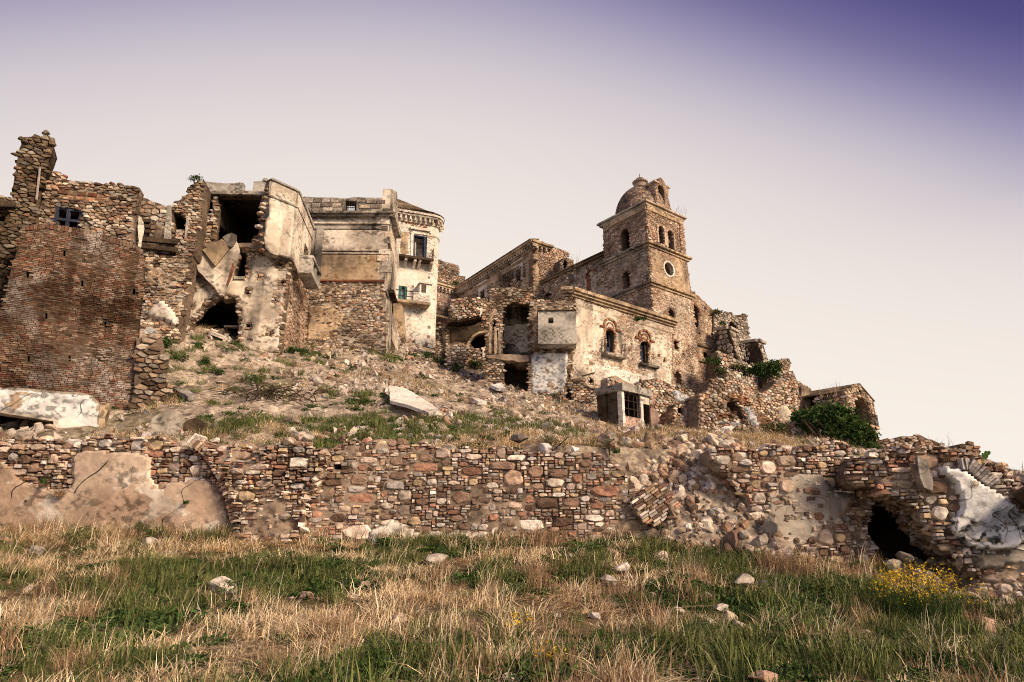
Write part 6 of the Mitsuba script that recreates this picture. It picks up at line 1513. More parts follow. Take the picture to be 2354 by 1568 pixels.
# ------------------------------------------------------------------ slabs and big blocks lying on the slope
def slab(key, label, pts, t, m, cat='slab', lift=.08):
    P = np.array([hit(*p) for p in pts]); c = P.mean(0)
    u, s_, vt = np.linalg.svd(P - c); nn = vt[2] * np.sign(vt[2][2] + 1e-9)
    a, b_ = vt[0], np.cross(nn, vt[0])
    q = rough(Polygon([((p - c) @ a, (p - c) @ b_) for p in P]).buffer(0), .03, 3)
    m_ = trimesh.creation.extrude_polygon(q, t, engine='earcut'); v = np.array(m_.vertices)
    b = Bag(); b.add(c + v[:, :1] * a + v[:, 1:2] * b_ + (v[:, 2:3] + lift) * nn, m_.faces); key = numbered(key); b.put(key, m); tag(key, label, cat)
slab('fallen_slab', 'large white fallen slab lying on the slope below the concrete box', [(893, 906), (930, 912), (965, 935), (1014, 970), (985, 974), (935, 958), (897, 943)], .14, 'plaster_white', lift=.32)
slab('fallen_slab', 'pale blue-grey slab lying in the mouth of the black arch hole', [(475, 764), (490, 757), (504, 763), (522, 787), (500, 784), (474, 774)], .16, 'plaster_white', lift=.12)
slab('fallen_slab', 'grey slate slab lying beside the stone pier', [(396, 905), (420, 903), (452, 922), (436, 926)], .2, 'concrete')
slab('fallen_slab', 'bluish flat slab at the foot of the tall niche', [(1126, 896), (1150, 892), (1160, 905), (1140, 908)], .2, 'plaster_blue', lift=.2)
slab('fallen_slab', 'long thin pale slab on the rubble, left of the stub wall', [(1078, 925), (1100, 928), (1118, 938), (1098, 936)], .15, 'plaster_white', lift=.15)
def upright(key, label, crop, pts, Y, m, t=.3, cat='slab', az=80):
    W_ = Wall(*Z(crop, *pts)[0], Y, az); key = numbered(key)
    b = Bag(); b.add(*extrude(W_, rough(lpoly(W_, Z(crop, *pts)), .04, 2), -t, 0)); b.put(key, m); tag(key, label, cat)
upright('standing_slab', 'grey standing slab with mossy top, behind the ochre plastered wall', 'K', [(1265, 520), (1290, 400), (1320, 340), (1440, 300), (1540, 310), (1570, 400), (1540, 520)], 22.6, 'plaster_grey')
upright('standing_block', 'dark brown broken masonry block, right of the grey standing slab', 'K', [(1540, 520), (1550, 420), (1660, 350), (1740, 380), (1760, 520)], 22.9, 'mortar_dark', .6, 'block')
upright('white_boulder', 'white painted boulder at the corner of the brick wall', 'F', [(1660, 1250), (1665, 1190), (1700, 1170), (1750, 1175), (1772, 1200), (1720, 1260)], 33, 'plaster_blue', .6, 'boulder')
# ------------------------------------------------------------------ rubble on the slope
r = np.random.default_rng(51)
bag, big = Bag(), []
for i in range(46000):
    Y = 21.2 + 38 * r.random() ** 1.05
    X = r.uniform(-.80, .78) * Y
    if r.random() > np.clip((meshkit.fbm(np.array([[X * .33, Y * .33, 3.0]]), 4, 5)[0] - .40) * 5, .10, 1): continue
    s = (.04 + .19 * r.random() ** 4.5) * (.55 + Y / 38)
    big.append((s, X, Y))
zz_ = hill(np.array([b_[1] for b_ in big]), np.array([b_[2] for b_ in big]))
order = np.argsort([-b_[0] / b_[2] for b_ in big])
for rank, i in enumerate(order):
    s, X, Y = big[i]
    p = np.array([X, Y, zz_[i] + s * .1])
    if rank < 300:
        v, f = place(ROCKS[i % 14], p, s * r.uniform(.6, 1.25, 3) * [1.2, 1, .7], r, 1)
        key = fresh('rubble_stone'); b = Bag(); b.add(v, f, (r.random(), r.random())); b.put(key, 'stone_pale')
        px_ = pixel(p)
        spot = min(((520, 800, 'below the black arch hole'), (420, 870, 'beside the stone pier'), (760, 830, 'under the grey palace'), (620, 900, 'around the dead branches'), (950, 880, 'above the white fallen slab'), (1100, 960, 'right of the white fallen slab'), (830, 960, 'left of the white fallen slab'),
                    (1180, 920, 'in front of the tall niche'), (1330, 960, 'left of the concrete porch'), (1600, 1000, 'below the broken arches'), (1850, 1010, 'in front of the brick stair'), (500, 980, 'above the broken pier'), (300, 970, 'right of the lintel ruin')), key=lambda q: np.hypot(q[0] - px_[0], q[1] - px_[1]))[2]
        kind_ = ('big' if s > .22 else 'middling' if s > .15 else 'small')
        tag(key, f'{kind_} broken building stone lying loose on the slope {spot}', 'stone', f'{kind_} loose stones {spot}')
    else:
        v, f = place(CHIP[i % 12], p, s * r.uniform(.6, 1.3, 3) * [1.3, 1, .6], r, 1)
        bag.add(v, f, (r.random(), r.random()))
for i in range(14):
    p = hit(r.uniform(420, 1350), r.uniform(860, 985)); a = r.uniform(0, math.pi); L = r.uniform(.5, 1.3); e = np.array([math.cos(a), math.sin(a) * .6, r.uniform(.05, .5)]) * L
    key = fresh('broken_timber'); b = Bag(); b.add(*bar(p - [0, 0, .05], p + e, (.05, .04))); b.put(key, 'wood_pale' if i % 3 == 0 else 'wood_dark'); tag(key, 'broken piece of roof timber lying in the rubble of the slope', 'timber', 'roof timbers in the rubble')
bag.put('rubble', 'stone_pale'); labels['rubble'] = {'label': 'small broken stones and debris covering the slope below the houses', 'category': 'rubble', 'kind': 'stuff'}
# cobbles and blocks on the front walls' tops
tops = [('ochre plastered wall', FW, -.5, Z('K', (30, 525), (110, 505), (200, 520), (330, 540), (430, 555), (560, 560), (740, 600), (870, 590), (900, 530), (980, 545), (985, 600), (1070, 600), (1100, 540), (1150, 600), (1230, 590), (1360, 580), (1520, 590), (1780, 530))),
        ('boulder wall', FW, -.3, Z('L', (980, 190), (1200, 230), (1380, 245), (1490, 235), (1650, 280), (1900, 290))), ('boulder wall', FW, -.3, Z('M', (250, 290), (380, 200), (590, 290), (860, 290), (1190, 255), (1330, 245))),
        ('broken pier', FW, -.2, Z('L', (590, 150), (640, 180), (700, 190), (540, 230), (620, 250), (690, 300))), ('right wall', RW, -.3, Z('N', (200, 190), (340, 185), (700, 170), (800, 165), (440, 200), (620, 180), (760, 200))), ('vault ruin', VW, -.2, Z('N', (1310, 210), (1230, 240), (1100, 240), (1460, 235), (1600, 240)))]
j = 0
for nm, W_, d_, pts in tops:
    for p in pts:
        q = W_.px([p])[0]; s = r.uniform(.11, .24)
        v, f = place(FINE[j % 10], W_.world(np.r_[q, d_]) + [0, 0, -.05], s * np.array([1.35, 1, .85]), r, .5)
        key = fresh('loose_cobble'); b = Bag(); b.add(v, f, (r.random(), r.random())); b.put(key, 'stone_grey' if r.random() < .6 else 'stone_front', smooth=True)
        tag(key, f'rounded cobble lying loose on top of the {nm}', 'stone', f'cobbles on top of the {nm}'); j += 1
# ------------------------------------------------------------------ stones in the meadow
r = np.random.default_rng(61)
SPOT = [(83, 1266, 30, 'angular white stone in dry grass below the ochre wall, far left'), (8, 1243, 24, 'pale stone cut by the left edge of the picture'), (340, 1245, 38, 'brown stone half hidden under the ochre plastered wall'), (67, 1353, 15, 'small pale stone in the dry grass, far left'),
        (514, 1350, 54, 'wide flat pale stone in green grass, left of centre'), (708, 1370, 36, 'domed white stone in the grass between two small stones'), (838, 1346, 34, 'pale oblong stone lying in dry grass below the boulder wall'), (812, 1374, 20, 'small white stone right of the domed white stone'),
        (668, 1376, 16, 'small white stone left of the domed white stone'), (912, 1426, 42, 'flat pale stone above the dark weeds, lower middle'), (1003, 1286, 46, 'greenish white stone in tall grass under the boulder wall'), (1108, 1346, 16, 'small grey stone in the grass below the middle of the boulder wall'),
        (1172, 1556, 40, 'pale stone cut by the lower edge of the picture'), (1310, 1278, 18, 'upright small pale stone in dry grass, below the right end of the boulder wall'), (1405, 1271, 32, 'tan wedge-shaped stone below the collapsed heap'), (1430, 1308, 42, 'white rounded stone, upper one of a pair below the heap'),
        (1400, 1336, 44, 'long white stone, lower one of a pair below the heap'), (1515, 1279, 36, 'pinkish stone leaning in the grass at the foot of the heap'), (1440, 1328, 26, 'grey stone tucked between the pair of white stones'), (1706, 1338, 48, 'big white stone beside the dark green cushion plant'),
        (1756, 1343, 28, 'small white stone right of the big white stone'), (1622, 1368, 22, 'pale stone above the three piled stones'), (1656, 1396, 34, 'white stone on top of the pile of three'), (1678, 1418, 38, 'grey cracked stone at the right of the pile of three'),
        (1634, 1432, 24, 'pinkish stone at the left foot of the pile'), (1700, 1438, 30, 'yellowish stone at the right foot of the pile'), (1368, 1416, 26, 'angular pale stone in short grass, lower right of centre'), (1494, 1371, 26, 'flat pale stone beside green weeds'), (2270, 1436, 54, 'large brownish boulder right of the yellow broom'),
        (2125, 1458, 40, 'grey stone in the grass below the yellow broom'), (1922, 1396, 18, 'small white pebble left of the yellow broom'), (1232, 1376, 16, 'small pale stone left of the golden grass tussock'), (1756, 1556, 54, 'large pale flat stone at the lower edge, right of centre'),
        (1560, 1404, 24, 'pale flat stone left of the pile of three'), (1280, 1416, 16, 'small reddish pale stone in short grass'), (1990, 1457, 20, 'small grey stone in the grass left of the grey one under the broom')]
FIELD = [rock_shape(140 + i, 2, 15) for i in range(10)]
for i, (x, y, w_, lab) in enumerate(SPOT):
    p = mhit(x, y + w_ * .2)
    s = w_ * np.linalg.norm(p - EYE) / F * .6
    v, f = place(FIELD[i % 10], p + [0, 0, s * .30], s * np.array([1.0, .8, .62]), r, .5)
    key = fresh('field_stone'); b = Bag(); b.add(v, f, (r.random(), r.uniform(.6, 1))); b.put(key, 'stone_grey' if 'gre' in lab else 'stone_pale')
    tag(key, lab, 'stone', 'stones scattered in the meadow')
# ------------------------------------------------------------------ plants
def leaf_mat(key, cols, trans=.25, f=1.2):
    def fn(p, n, uv):
        return pal(uv.x, cols) * (.6 + .8 * uv.y) * (.7 + .6 * F3(p, f, 2))
    scene[key] = {'type': 'twosided', 'bsdf': {'type': 'diffuse', 'reflectance': mikit.proc(fn)}}


leaf_mat('grass_dry', [(.70, .56, .36), (.80, .69, .50), (.58, .46, .31), (.46, .35, .23), (.68, .56, .39), (.86, .78, .62)])
leaf_mat('grass_green', [(.10, .135, .045), (.15, .18, .06), (.07, .10, .035), (.25, .25, .12), (.12, .14, .06)])
leaf_mat('grass_rust', [(.33, .22, .14), (.27, .17, .11), (.42, .31, .21), (.20, .13, .09)])
leaf_mat('leaf_dark', [(.045, .085, .028), (.06, .11, .035), (.035, .065, .025), (.085, .13, .04)])
leaf_mat('leaf_fig', [(.045, .095, .03), (.07, .13, .04), (.03, .065, .022), (.12, .18, .06)])
leaf_mat('leaf_olive', [(.11, .12, .06), (.15, .16, .08), (.08, .09, .05)])
leaf_mat('flower_yellow', [(.58, .40, .03), (.66, .48, .05)])
leaf_mat('flower_pale', [(.75, .70, .66), (.50, .22, .42)])


def blades(n, R, h0, h1, lean, w, r, wind=(.35, -.05), flat=0.0, segs=3):
    """a tuft of bent tapering blades"""
    ang, rad = r.uniform(0, 2 * math.pi, n), R * np.sqrt(r.random(n))
    root = np.stack([rad * np.cos(ang), rad * np.sin(ang), np.full(n, -.03)], -1)
    h = r.uniform(h0, h1, n) * r.uniform(.6, 1, n)
    a2 = ang + r.normal(0, 1.2, n)
    dirn = np.stack([np.cos(a2), np.sin(a2)], -1) * (lean * r.uniform(.15, 1.0, n))[:, None] + np.array(wind) * r.uniform(.2, 1, n)[:, None]
    V, Fc, Tn, k = [], [], [], 0
    side = np.stack([-np.sin(a2 + r.normal(0, .8, n)), np.cos(a2), np.zeros(n)], -1)
    side /= np.linalg.norm(side, axis=1, keepdims=True)
    ts = np.linspace(0, 1, segs + 1)
    rows = []
    for t in ts:
        bend = t ** 1.8
        up = h * t * (1 - .35 * bend * np.minimum(np.linalg.norm(dirn, axis=1), 1.2)) * (1 - flat)
        c = root + np.concatenate([dirn * (h * bend)[:, None] * (1 + flat * 1.5), up[:, None]], 1)
        rows.append((c, w * (1 - t) ** .7 + .0012))
    V = np.stack([np.stack([c - side * ww, c + side * ww], 1) for c, ww in rows], 1)  # n, segs+1, 2, 3
    V = V.reshape(n, -1, 3)
    f = []
    for i in range(segs): f += [[2 * i, 2 * i + 1, 2 * i + 3], [2 * i, 2 * i + 3, 2 * i + 2]]
    f = np.array(f)
    m = V.shape[1]
    tone = np.repeat(np.stack([r.random(n), r.random(n)], -1), m, 0)
    return V.reshape(-1, 3), (f[None] + (np.arange(n) * m)[:, None, None]).reshape(-1, 3), tone


def leaves(n, rad, size, r, clumps=7, up=.3, shell=.55):
    """leaf-sized faces in clumps through a rounded crown"""
    c = r.normal(size=(clumps, 3)); c /= np.linalg.norm(c, axis=1, keepdims=True); c[:, 2] = np.abs(c[:, 2]) * 1.0 - .25
    c *= r.uniform(shell, .95, (clumps, 1))
    q = c[r.integers(0, clumps, n)] + r.normal(0, .20, (n, 3))
    p = q * rad
    a = r.normal(size=(n, 3)); a[:, 2] += up; a /= np.linalg.norm(a, axis=1, keepdims=True)
    b = np.cross(a, r.normal(size=(n, 3))); b /= np.linalg.norm(b, axis=1, keepdims=True)
    s = size * r.uniform(.6, 1.3, n)[:, None]
    nn = np.cross(a, b) * s * .25
    V = np.stack([p - b * s, p + a * s * .45 + nn, p + b * s * 1.1, p - a * s * .45 + nn], 1).reshape(-1, 3)
    f = (np.array([[0, 1, 2], [0, 2, 3]])[None] + (np.arange(n) * 4)[:, None, None]).reshape(-1, 3)
    return V, f, np.repeat(np.stack([r.random(n), r.random(n)], -1), 4, 0)


def group_of(key, parts):
    """a shapegroup of one patch of plants"""
    for m, lst in parts.items():
        b = Bag()
        for v, f, t in lst: b.add(v, f, t)
        v, f, t = b.get()
        scene[key] = {'type': 'shapegroup', 'patch': mikit.ply((v, f), m, uv=t)}


r = np.random.default_rng(71)
NV = 5
for i in range(NV):
    group_of(f'patch_dry_{i}', {'grass_dry': [blades(40, .20, .14, .48, 1.05, .0068, r, flat=.12), blades(46, .36, .12, .40, 1.4, .006, r, flat=.6)]})
    group_of(f'patch_straw_{i}', {'grass_dry': [blades(70, .42, .15, .48, 1.3, .0066, r, wind=(.5, -.1), flat=.68)]})
    group_of(f'patch_green_{i}', {'grass_green': [blades(90, .24, .14, .46, .6, .0070, r, wind=(.15, 0))]})
    group_of(f'patch_weed_{i}', {'leaf_dark': [leaves(150, np.array([.36, .36, .17]), .046, r, 9, .8, .3)]})
    group_of(f'patch_rust_{i}', {'grass_rust': [blades(60, .26, .25, .62, .45, .0042, r, wind=(.15, 0))]})
    group_of(f'patch_stalk_{i}', {'grass_dry': [blades(7, .22, .5, .95, .5, .0046, r, wind=(.25, -.05))]})


def weight(X, Y, seed, f=.45):
    return meshkit.fbm(np.stack([X * f, Y * f, X * 0 + seed], -1), 4, int(seed))


def centre_w(X, Y, cs):
    w = np.zeros_like(X)
    for x, y, rad in cs:
        c = mhit(x, y); w = np.maximum(w, np.exp(-(((X - c[0]) / rad) ** 2 + ((Y - c[1]) / (rad * 1.5)) ** 2)))
    return w


nc = 1500
cY = 8.0 + 12.4 * r.random(nc) ** .80
cX = r.uniform(-.86, .86, nc) * (cY + .6)
per = r.integers(2, 10, nc)
own = np.repeat(np.arange(nc), per)
cS = np.clip(np.exp(r.normal(-.08, .36, nc)), .45, 1.75)
X = cX[own] + r.normal(0, .26, len(own)); Y = cY[own] + r.normal(0, .26, len(own))
n = len(X); cU = r.random(nc)
zz_ = meadow(X, Y)
wallY = np.where(X > 10.2, 18.6 - .0 * X, 20.1)
ok = Y < wallY
gold = centre_w(X, Y, [(760, 1480, 1.1), (620, 1520, .8), (1320, 1390, .8), (650, 1430, .6), (1050, 1420, .8), (1160, 1270, 1.5), (60, 1400, 1.2), (200, 1230, 2.2), (560, 1470, .7), (1180, 1450, .6)])
dark = centre_w(X, Y, [(870, 1490, .55), (960, 1530, .5), (430, 1320, 1.2), (240, 1310, .9), (700, 1330, 1.0), (940, 1260, 1.6), (1490, 1370, .6), (1770, 1460, .7), (1720, 1330, .9), (1790, 1280, 1.1), (2240, 1470, .7), (2300, 1530, .6), (180, 1500, .6), (330, 1540, .5), (1650, 1540, .8), (1900, 1530, .7), (1120, 1330, .8), (1330, 1330, .6), (560, 1330, 1.0), (20, 1330, .8), (1010, 1500, .5), (1560, 1500, .6), (2000, 1400, .8)])
g = weight(cX, cY, 3)[own] - .005 + .52 * dark - .5 * gold + .10 * np.clip(X / 8, -1, 1)
kinds = np.where(g > .60, 'green', np.where(g > .46, 'mix', 'dry'))
cnt = {}
def grow(kind, name, x, y, z, s):
    a = r.uniform(-1.2, 1.2) if kind in ('dry', 'straw', 'stalk') else r.uniform(0, 360)
    i = cnt.get(name, 0) + 1; cnt[name] = i
    scene[f'{name}__{i:03d}'] = {'type': 'instance', 'to_world': T().translate([float(x), float(y), float(z)]).rotate([0, 0, 1], math.degrees(a) if kind in ('dry', 'straw', 'stalk') else a).scale(float(s)), 'group': {'type': 'ref', 'id': f'patch_{kind}_{r.integers(0, NV)}'}}
SP = np.array([np.r_[mhit(2118, 1440)[:2], 5.0]] + [np.r_[mhit(x, y + w_ * .2)[:2], w_ / 30] for x, y, w_, _ in SPOT])
for i in np.nonzero(ok)[0]:
    dx, dy = SP[:, 0] - X[i], SP[:, 1] - Y[i]
    if ((np.abs(dx) < .22 * SP[:, 2] + .1) & (dy > -.1) & (dy < .75)).any() and r.random() < .85: continue
    x, y, z, s = X[i], Y[i], zz_[i], r.uniform(.75, 1.15) * cS[own[i]] * .85
    u = cU[own[i]] if r.random() < .75 else r.random()
    if kinds[i] == 'green':
        kd = 'green' if u < .42 else 'weed' if u < .88 else 'dry'
    elif kinds[i] == 'mix':
        kd = 'dry' if u < .34 else 'green' if u < .54 else 'weed' if u < .74 else 'straw' if u < .92 else 'rust'
    else:
        kd = 'dry' if u < .46 else 'straw' if u < .80 else 'rust' if u < .87 else 'weed' if u < .95 else 'green'
    grow(kd, {'dry': 'dry_grass', 'straw': 'dry_grass', 'green': 'green_grass', 'weed': 'low_weeds', 'rust': 'rusty_stems'}[kd], x, y, z, s)
    if r.random() < .05: grow('stalk', 'grass_stalks', x, y, z, r.uniform(.7, 1.1))
# taller dry grass along the foot of the walls
for i in range(760):
    px = r.uniform(-40, 2000); clump = meshkit.noise(np.array([[px * .022, 1.0, 4.0]]))[0]
    if r.random() > .15 + 1.5 * (clump - .3): continue
    c = mhit(px, 1225 + max(0, (px - 1500) / 500 * 60) + r.uniform(0, 26))
    grow(r.choice(['dry', 'stalk', 'weed', 'green', 'rust'], p=[.42, .2, .14, .14, .10]), 'wall_foot_grass', c[0], min(c[1], 19.75 if px < 1750 else 19.0), float(meadow(c[0], c[1])), r.uniform(.5, .9) * (.5 + 1.1 * clump))
# grass on the slope behind the walls
n = 7000
Y = 21.0 + 30 * r.random(n) ** 1.5; X = r.uniform(-.80, .72, n) * Y
g = weight(X, Y, 8, .28); zz_ = hill(X, Y)
strip = np.exp(-((Y - 22.5) / 3.2) ** 2) * .30 * (X > -9)
def hcentre(X, Y, cs):
    w = np.zeros_like(X)
    for x, y, rad in cs:
        c = hit(x, y); w = np.maximum(w, np.exp(-(((X - c[0]) / rad) ** 2 + ((Y - c[1]) / (rad * 1.6)) ** 2)))
    return w
hg = hcentre(X, Y, [(780, 975, 1.6), (850, 985, 1.8), (1000, 985, 1.6), (550, 975, 1.4), (1130, 985, 1.6), (600, 885, 1.0), (930, 990, 1.4), (440, 835, 1.4), (850, 930, 1.0), (690, 812, 1.2), (900, 825, 1.4), (410, 800, 1.0), (760, 905, .8), (640, 850, .9), (530, 800, .9), (1250, 985, 1.2)])
hd_ = hcentre(X, Y, [(1230, 1000, 2.0), (1480, 1000, 1.8), (1580, 995, 1.8), (1340, 985, 1.6), (1680, 1005, 1.6), (620, 985, 1.0), (470, 1000, 1.4), (1100, 1000, 2.0), (1750, 1005, 1.2), (930, 880, 1.2), (740, 1005, 1.0), (300, 1000, .8), (1290, 950, 1.2)])
for i in range(n):
    s = r.uniform(.55, 1.0) * (.8 + Y[i] / 60)
    m_ = g[i] - .46 + strip[i]
    u = r.random()
    if u < hg[i] * .9: grow('green' if r.random() < .7 else 'weed', 'slope_grass', X[i], Y[i], zz_[i], s)
    elif u < hd_[i] * .95: grow('dry', 'slope_grass', X[i], Y[i], zz_[i], s * 1.05)
    elif m_ > .06 and r.random() < .6:
        grow(r.choice(['dry', 'straw', 'green', 'weed', 'rust'], p=[.36, .26, .12, .18, .08]), 'slope_grass', X[i], Y[i], zz_[i], s * .8)
for nm, lab in (('dry_grass', 'bleached dry grass and straw of the meadow'), ('green_grass', 'green grass growing among the straw'), ('low_weeds', 'dark green low leafy weeds in the meadow'), ('rusty_stems', 'rust brown dried stems in the meadow'), ('grass_stalks', 'tall thin dry grass stalks'),
                ('wall_foot_grass', 'tall dry grass along the foot of the ruined walls'), ('slope_grass', 'patchy dry and green grass on the rubble slope')):
    labels[nm] = {'label': lab, 'category': 'grass', 'kind': 'stuff'}


# ------------------------------------------------------------------ single shrubs and plants
def shrub(key, label, p, rad, n, size, m, cat='shrub', seed=1, clumps=16, stems=5, group=None, shell=.45):
    q = np.random.default_rng(seed)
    key = thing(key, label, cat, group)
    b = Bag(); v, f, t = leaves(n, np.asarray(rad, float), size, q, clumps, .4, shell); b.add(v + p + [0, 0, rad[2] * .45], f, t); b.put(key + '__foliage', m)
    b = Bag()
    for _ in range(stems):
        e = q.normal(size=3) * [.6, .6, .2] * rad + [0, 0, rad[2] * .7]
        b.add(*bar(np.asarray(p) - [0, 0, .15], p + e, max(.012, rad[0] * .02)))
    b.put(key + '__stem', 'wood_dark')
    return key
fig = hit(1935, 1030, y1=33); fp = at(1925, 1000, 36.5)
key = thing('fig_bush', 'huge dark green fig bush covering the foot of the gabled house', 'shrub')
q = np.random.default_rng(5)
b = Bag()
for x, y, rr_ in ((1870, 960, 1.15), (1905, 945, 1.1), (1900, 985, 1.3), (1945, 975, 1.2), (1960, 1010, 1.2), (1990, 1035, .9), (1925, 1020, 1.1), (1850, 955, .8), (1980, 985, .8), (1945, 1040, 1.0), (1975, 1050, .8)):
    c = at(x, y + 14, 36.5 + q.uniform(-.8, .8)); v, f, t = leaves(950, np.array([rr_, rr_, rr_]) * q.uniform(.75, 1.1, 3), .11, q, 20, .6, .6); b.add(v + c, f, t)
b.put(key + '__foliage', 'leaf_fig')
b = Bag()
for i in range(26): b.add(*bar(at(1925, 1060, 36.5) + [q.normal() * .6, 0, -.5], at(q.uniform(1840, 2000), q.uniform(925, 1010), 36.5 + q.uniform(-1, 1)), q.uniform(.02, .05)))
b.put(key + '__branch', 'wood_dark')
for i, (x, y, Y_, rx_, rz, n_, s_, m_, lab) in enumerate([(1768, 868, 53.5, 1.2, 1.15, 2600, .11, 'leaf_dark', 'dark green bush growing from the terrace wall below the second buttress'), (1640, 838, 54.5, .7, .5, 500, .10, 'leaf_dark', 'dark shrub hanging on the terrace wall left of the first buttress'), (1655, 862, 54.2, .6, .6, 420, .10, 'leaf_olive', 'brownish shrub hanging under the first buttress'),
        (1695, 852, 54.2, .9, .35, 520, .10, 'leaf_olive', 'dry shrub strip along the terrace wall top'), (1725, 862, 54.2, .8, .45, 500, .10, 'leaf_dark', 'dark creeper between the first buttress and the dark green bush'),
        (1648, 726, 58, .6, .45, 260, .10, 'leaf_olive', 'small shrub on the top of the apse wall'), (1660, 748, 58, .35, .3, 110, .09, 'leaf_dark', 'tiny shrub on the face of the apse wall'), (1462, 737, 50, .4, .25, 160, .08, 'leaf_dark', 'small weed tuft above the right convent window'), (1480, 736, 50, .28, .2, 100, .08, 'leaf_dark', 'smaller weed tuft by the right convent window moulding'),
        (1047, 655, 70, .4, .35, 120, .1, 'leaf_dark', 'shrub on the cornice of the inner palace wall'), (448, 418, 34.2, .35, .3, 200, .06, 'leaf_dark', 'small green shrub on the stepped gable top'), (1790, 1000, 33, .8, .55, 500, .07, 'leaf_olive', 'dark shrub over the low black vault'), (1512, 728, 0, 0, 0, 0, 0, '', '')]):
    if lab: shrub('wall_shrub', lab, at(x, y, Y_), (rx_, rx_ * .7, rz), n_, s_, m_, seed=100 + i)
for i, (x, y, w_, h_, m_, lab) in enumerate([(382, 800, 17, 18, 'leaf_dark', 'round dark shrub right of the brick wall corner'), (412, 832, 24, 14, 'leaf_dark', 'low dark shrub on the slope below the black arch hole'), (470, 838, 14, 9, 'leaf_dark', 'small dark shrub in the middle of the rubble slope'), (500, 862, 20, 9, 'leaf_dark', 'flat dark shrub above the slate slab'),
        (575, 885, 26, 16, 'leaf_dark', 'spreading green shrub on the mid slope'), (455, 800, 12, 8, 'leaf_dark', 'small shrub under the arch hole'), (668, 812, 18, 10, 'leaf_dark', 'green shrub at the foot of the pink stone flank'), (695, 812, 14, 8, 'leaf_dark', 'second green shrub at the foot of the pink stone flank'),
        (940, 826, 22, 12, 'leaf_dark', 'dark shrub left in the row below the white house'), (985, 830, 24, 15, 'leaf_dark', 'dark shrub middle in the row below the white house'), (1020, 842, 24, 18, 'leaf_dark', 'dark leafy shrub right in the row below the white house'), (1045, 858, 14, 16, 'leaf_dark', 'upright dark shrub below the cellar vault'),
        (1090, 850, 18, 20, 'leaf_dark', 'dark shrub in the mouth of the cellar vault'), (840, 930, 24, 9, 'leaf_dark', 'low green shrub left of the white fallen slab'), (555, 975, 36, 12, 'grass_green', 'bright green cushion of grass above the broken pier'), (415, 1000, 34, 18, 'leaf_dark', 'dark tuft on top of the brick arch'), (838, 1012, 20, 12, 'leaf_olive', 'brownish tuft on top of the boulder wall'),
        (1165, 1008, 16, 12, 'leaf_dark', 'dark green tuft behind the boulder wall'), (345, 745, 16, 12, 'leaf_dark', 'weeds by the white plaster dome'), (1270, 1025, 30, 18, 'leaf_olive', 'dark dry shrub over the right part of the boulder wall'), (1400, 1035, 18, 22, 'leaf_olive', 'shrub hanging at the right end of the boulder wall')]):
    p = hit(x, y); D = np.linalg.norm(p - EYE) / F
    shrub('slope_shrub', lab, p, (w_ * D, w_ * D * .8, h_ * D * 1.1), 240, .0022 * D * F * .75, m_, seed=200 + i, clumps=9, stems=3, shell=.3)
# broom bushes with yellow flowers in the meadow
for i, (x, y, w_, h_, nf, lab) in enumerate([(2118, 1428, 84, 66, 520, 'yellow flowering broom bush below the blotched white vault'), (2240, 1420, 50, 40, 40, 'dark broom bush with few flowers beside the flowering one'), (1265, 1545, 46, 36, 40, 'small broom with scattered yellow flowers, lower centre'), (1200, 1475, 36, 34, 30, 'thin yellow flowering stems above the lower edge, centre')]):
    p = mhit(x, y); D = np.linalg.norm(p - EYE) / F
    key = thing('broom_bush', lab, 'shrub')
    q = np.random.default_rng(300 + i)
    b = Bag(); v, f, t = blades(700 if nf > 100 else 220, w_ * D * .8, h_ * D * .9, h_ * D * 1.5, .7, .005, q, wind=(0, 0)); b.add(v + p, f, t); b.put(key + '__stems', 'leaf_dark')
    b = Bag(); v, f, t = leaves(nf * 2, np.array([w_ * D, w_ * D * .7, h_ * D]), .030, q, 14, .8, .6); b.add(v + p + [0, 0, h_ * D * .75], f, t); b.put(key + '__flowers', 'flower_yellow')
    b = Bag(); v, f, t = leaves(500 if nf > 100 else 120, np.array([w_ * D, w_ * D * .7, h_ * D * .9]) * .9, .03, q, 12, .5, .3); b.add(v + p + [0, 0, h_ * D * .4], f, t); b.put(key + '__foliage', 'leaf_dark')
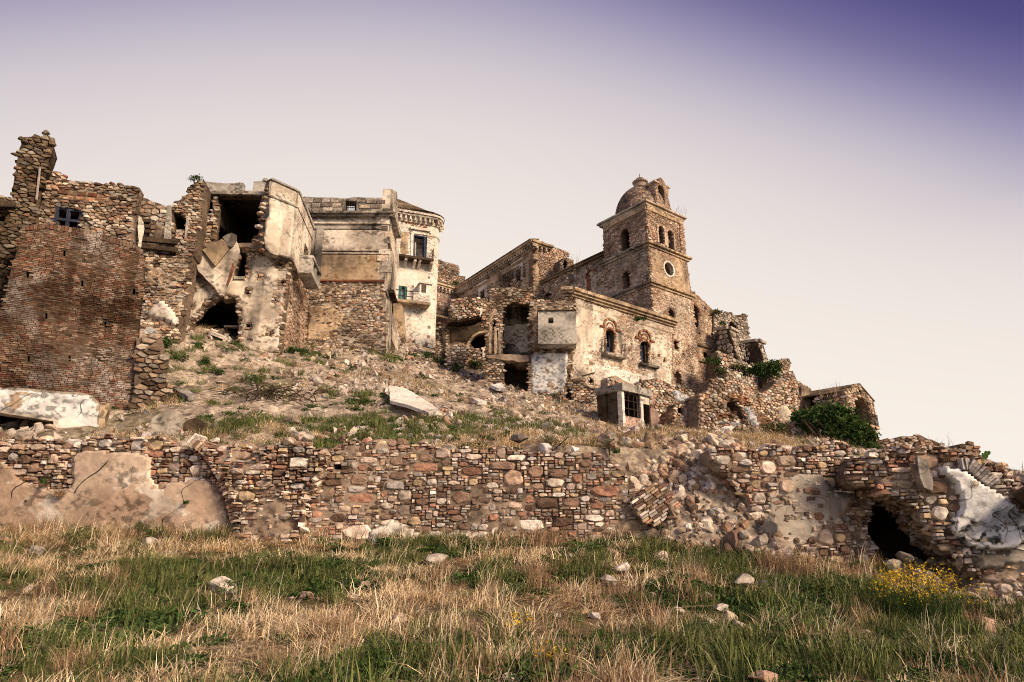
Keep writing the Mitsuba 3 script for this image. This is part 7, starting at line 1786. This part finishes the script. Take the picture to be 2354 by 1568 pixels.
# spiky plants on the walls
for i, (c, x, y, s_, m_, lab) in enumerate([('K', 375, 905, .24, 'leaf_dark', 'small dark tuft at the edge of the plaster, left'), ('K', 512, 1010, .34, 'grass_rust', 'spiky dark plant growing out of the ochre plaster'), ('K', 1595, 1085, .18, 'leaf_dark', 'tiny green plant in the plaster crack'), ('K', 1220, 1290, .55, 'leaf_olive', 'olive shrub at the foot of the ochre wall'), ('K', 1950, 1340, .5, 'leaf_dark', 'dark bush in the foot of the brick arch'),
        ('L', 740, 590, .45, 'grass_rust', 'dry brown shrub between broken pier and boulder wall'), ('L', 400, 330, .3, 'leaf_olive', 'olive tuft on the broken pier'), ('M', 1480, 800, .5, 'grass_rust', 'dry brown brush over the collapsed arch bricks'), ('M', 1620, 1000, .5, 'leaf_dark', 'dark bush at the foot of the collapsed arch'), ('M', 1210, 320, .3, 'leaf_dark', 'dark grass hanging over the right end of the boulder wall'), ('N', 1690, 285, .25, 'grass_rust', 'dark spiky tuft above the white vault shell')]):
    px, py = Z(c, (x, y))[0]
    Y_ = 19.75 if c != 'N' else 18.2
    p = at(px, py, Y_)
    key = thing('wall_plant', lab, 'plant')
    q = np.random.default_rng(400 + i)
    b = Bag(); v, f, t = blades(110, s_ * .35, s_ * .5, s_ * 1.0, .9, .006, q, wind=(0, -.2)); b.add(v + p - [0, 0, s_ * .2], f, t)
    b.put(key, m_)
# dry stalks standing on the skyline, prickly pear
for i, (c, x, y, Y_, lab) in enumerate([('J', 2190, 800, 36, 'thin dry stalks on the skyline right of the humped ruins'), ('N', 2300, 430, 30, 'thin dry stalks at the right edge of the skyline'), ('J', 900, 200, 52, 'dry grass growing along the roof of the gabled house'), ('J', 1010, 160, 53, 'dry grass near the ridge of the gabled house'), ('D', 1620, 500, 52, 'dry weeds on the top cornice of the bell tower'), ('D', 430, 1060, 58, 'thin dry weeds on the palace roof edge')]):
    p = at(*Z(c, (x, y))[0], Y_); key = thing('dry_weeds', lab, 'plant')
    q = np.random.default_rng(500 + i); b = Bag(); v, f, t = blades(26, .7, .5, 1.3, .8, .009, q, wind=(.2, 0)); b.add(v + p - [0, 0, .2], f, t); b.put(key, 'grass_rust')
key = thing('prickly_pear', 'small prickly pear cactus on the skyline above the vault ruin', 'cactus')
for x, y, a, s_ in ((2000, 290, .3, .16), (2012, 268, -.4, .15), (2028, 275, .8, .13), (2030, 250, .1, .15), (2048, 242, .9, .13), (1985, 275, -.9, .12)):
    m_ = trimesh.creation.icosphere(subdivisions=2); v = np.array(m_.vertices) * [.62 * s_, .12 * s_, s_]
    v = v @ np.array([[math.cos(a), 0, -math.sin(a)], [0, 1, 0], [math.sin(a), 0, math.cos(a)]])
    b = Bag(); b.add(v + at(*Z('N', (x, y))[0], 30.5), m_.faces); b.put(fresh(key + '__pad'), 'leaf_dark', smooth=True)
# tangle of dead branches on the slope
key = thing('dead_branches', 'tangle of dead dark branches lying across the middle of the slope', 'branches')
q = np.random.default_rng(600); b = Bag()
for i in range(60):
    p = hit(q.uniform(560, 690), q.uniform(905, 925)); a = q.uniform(0, 2 * math.pi)
    for j in range(4):
        e = p + np.array([math.cos(a) * .5, math.sin(a) * .3, q.uniform(-.05, .35) if j < 2 else q.uniform(-.3, .1)]); b.add(*bar(p, e, .014)); p = e; a += q.normal() * .7
b.put(key, 'wood_dark')
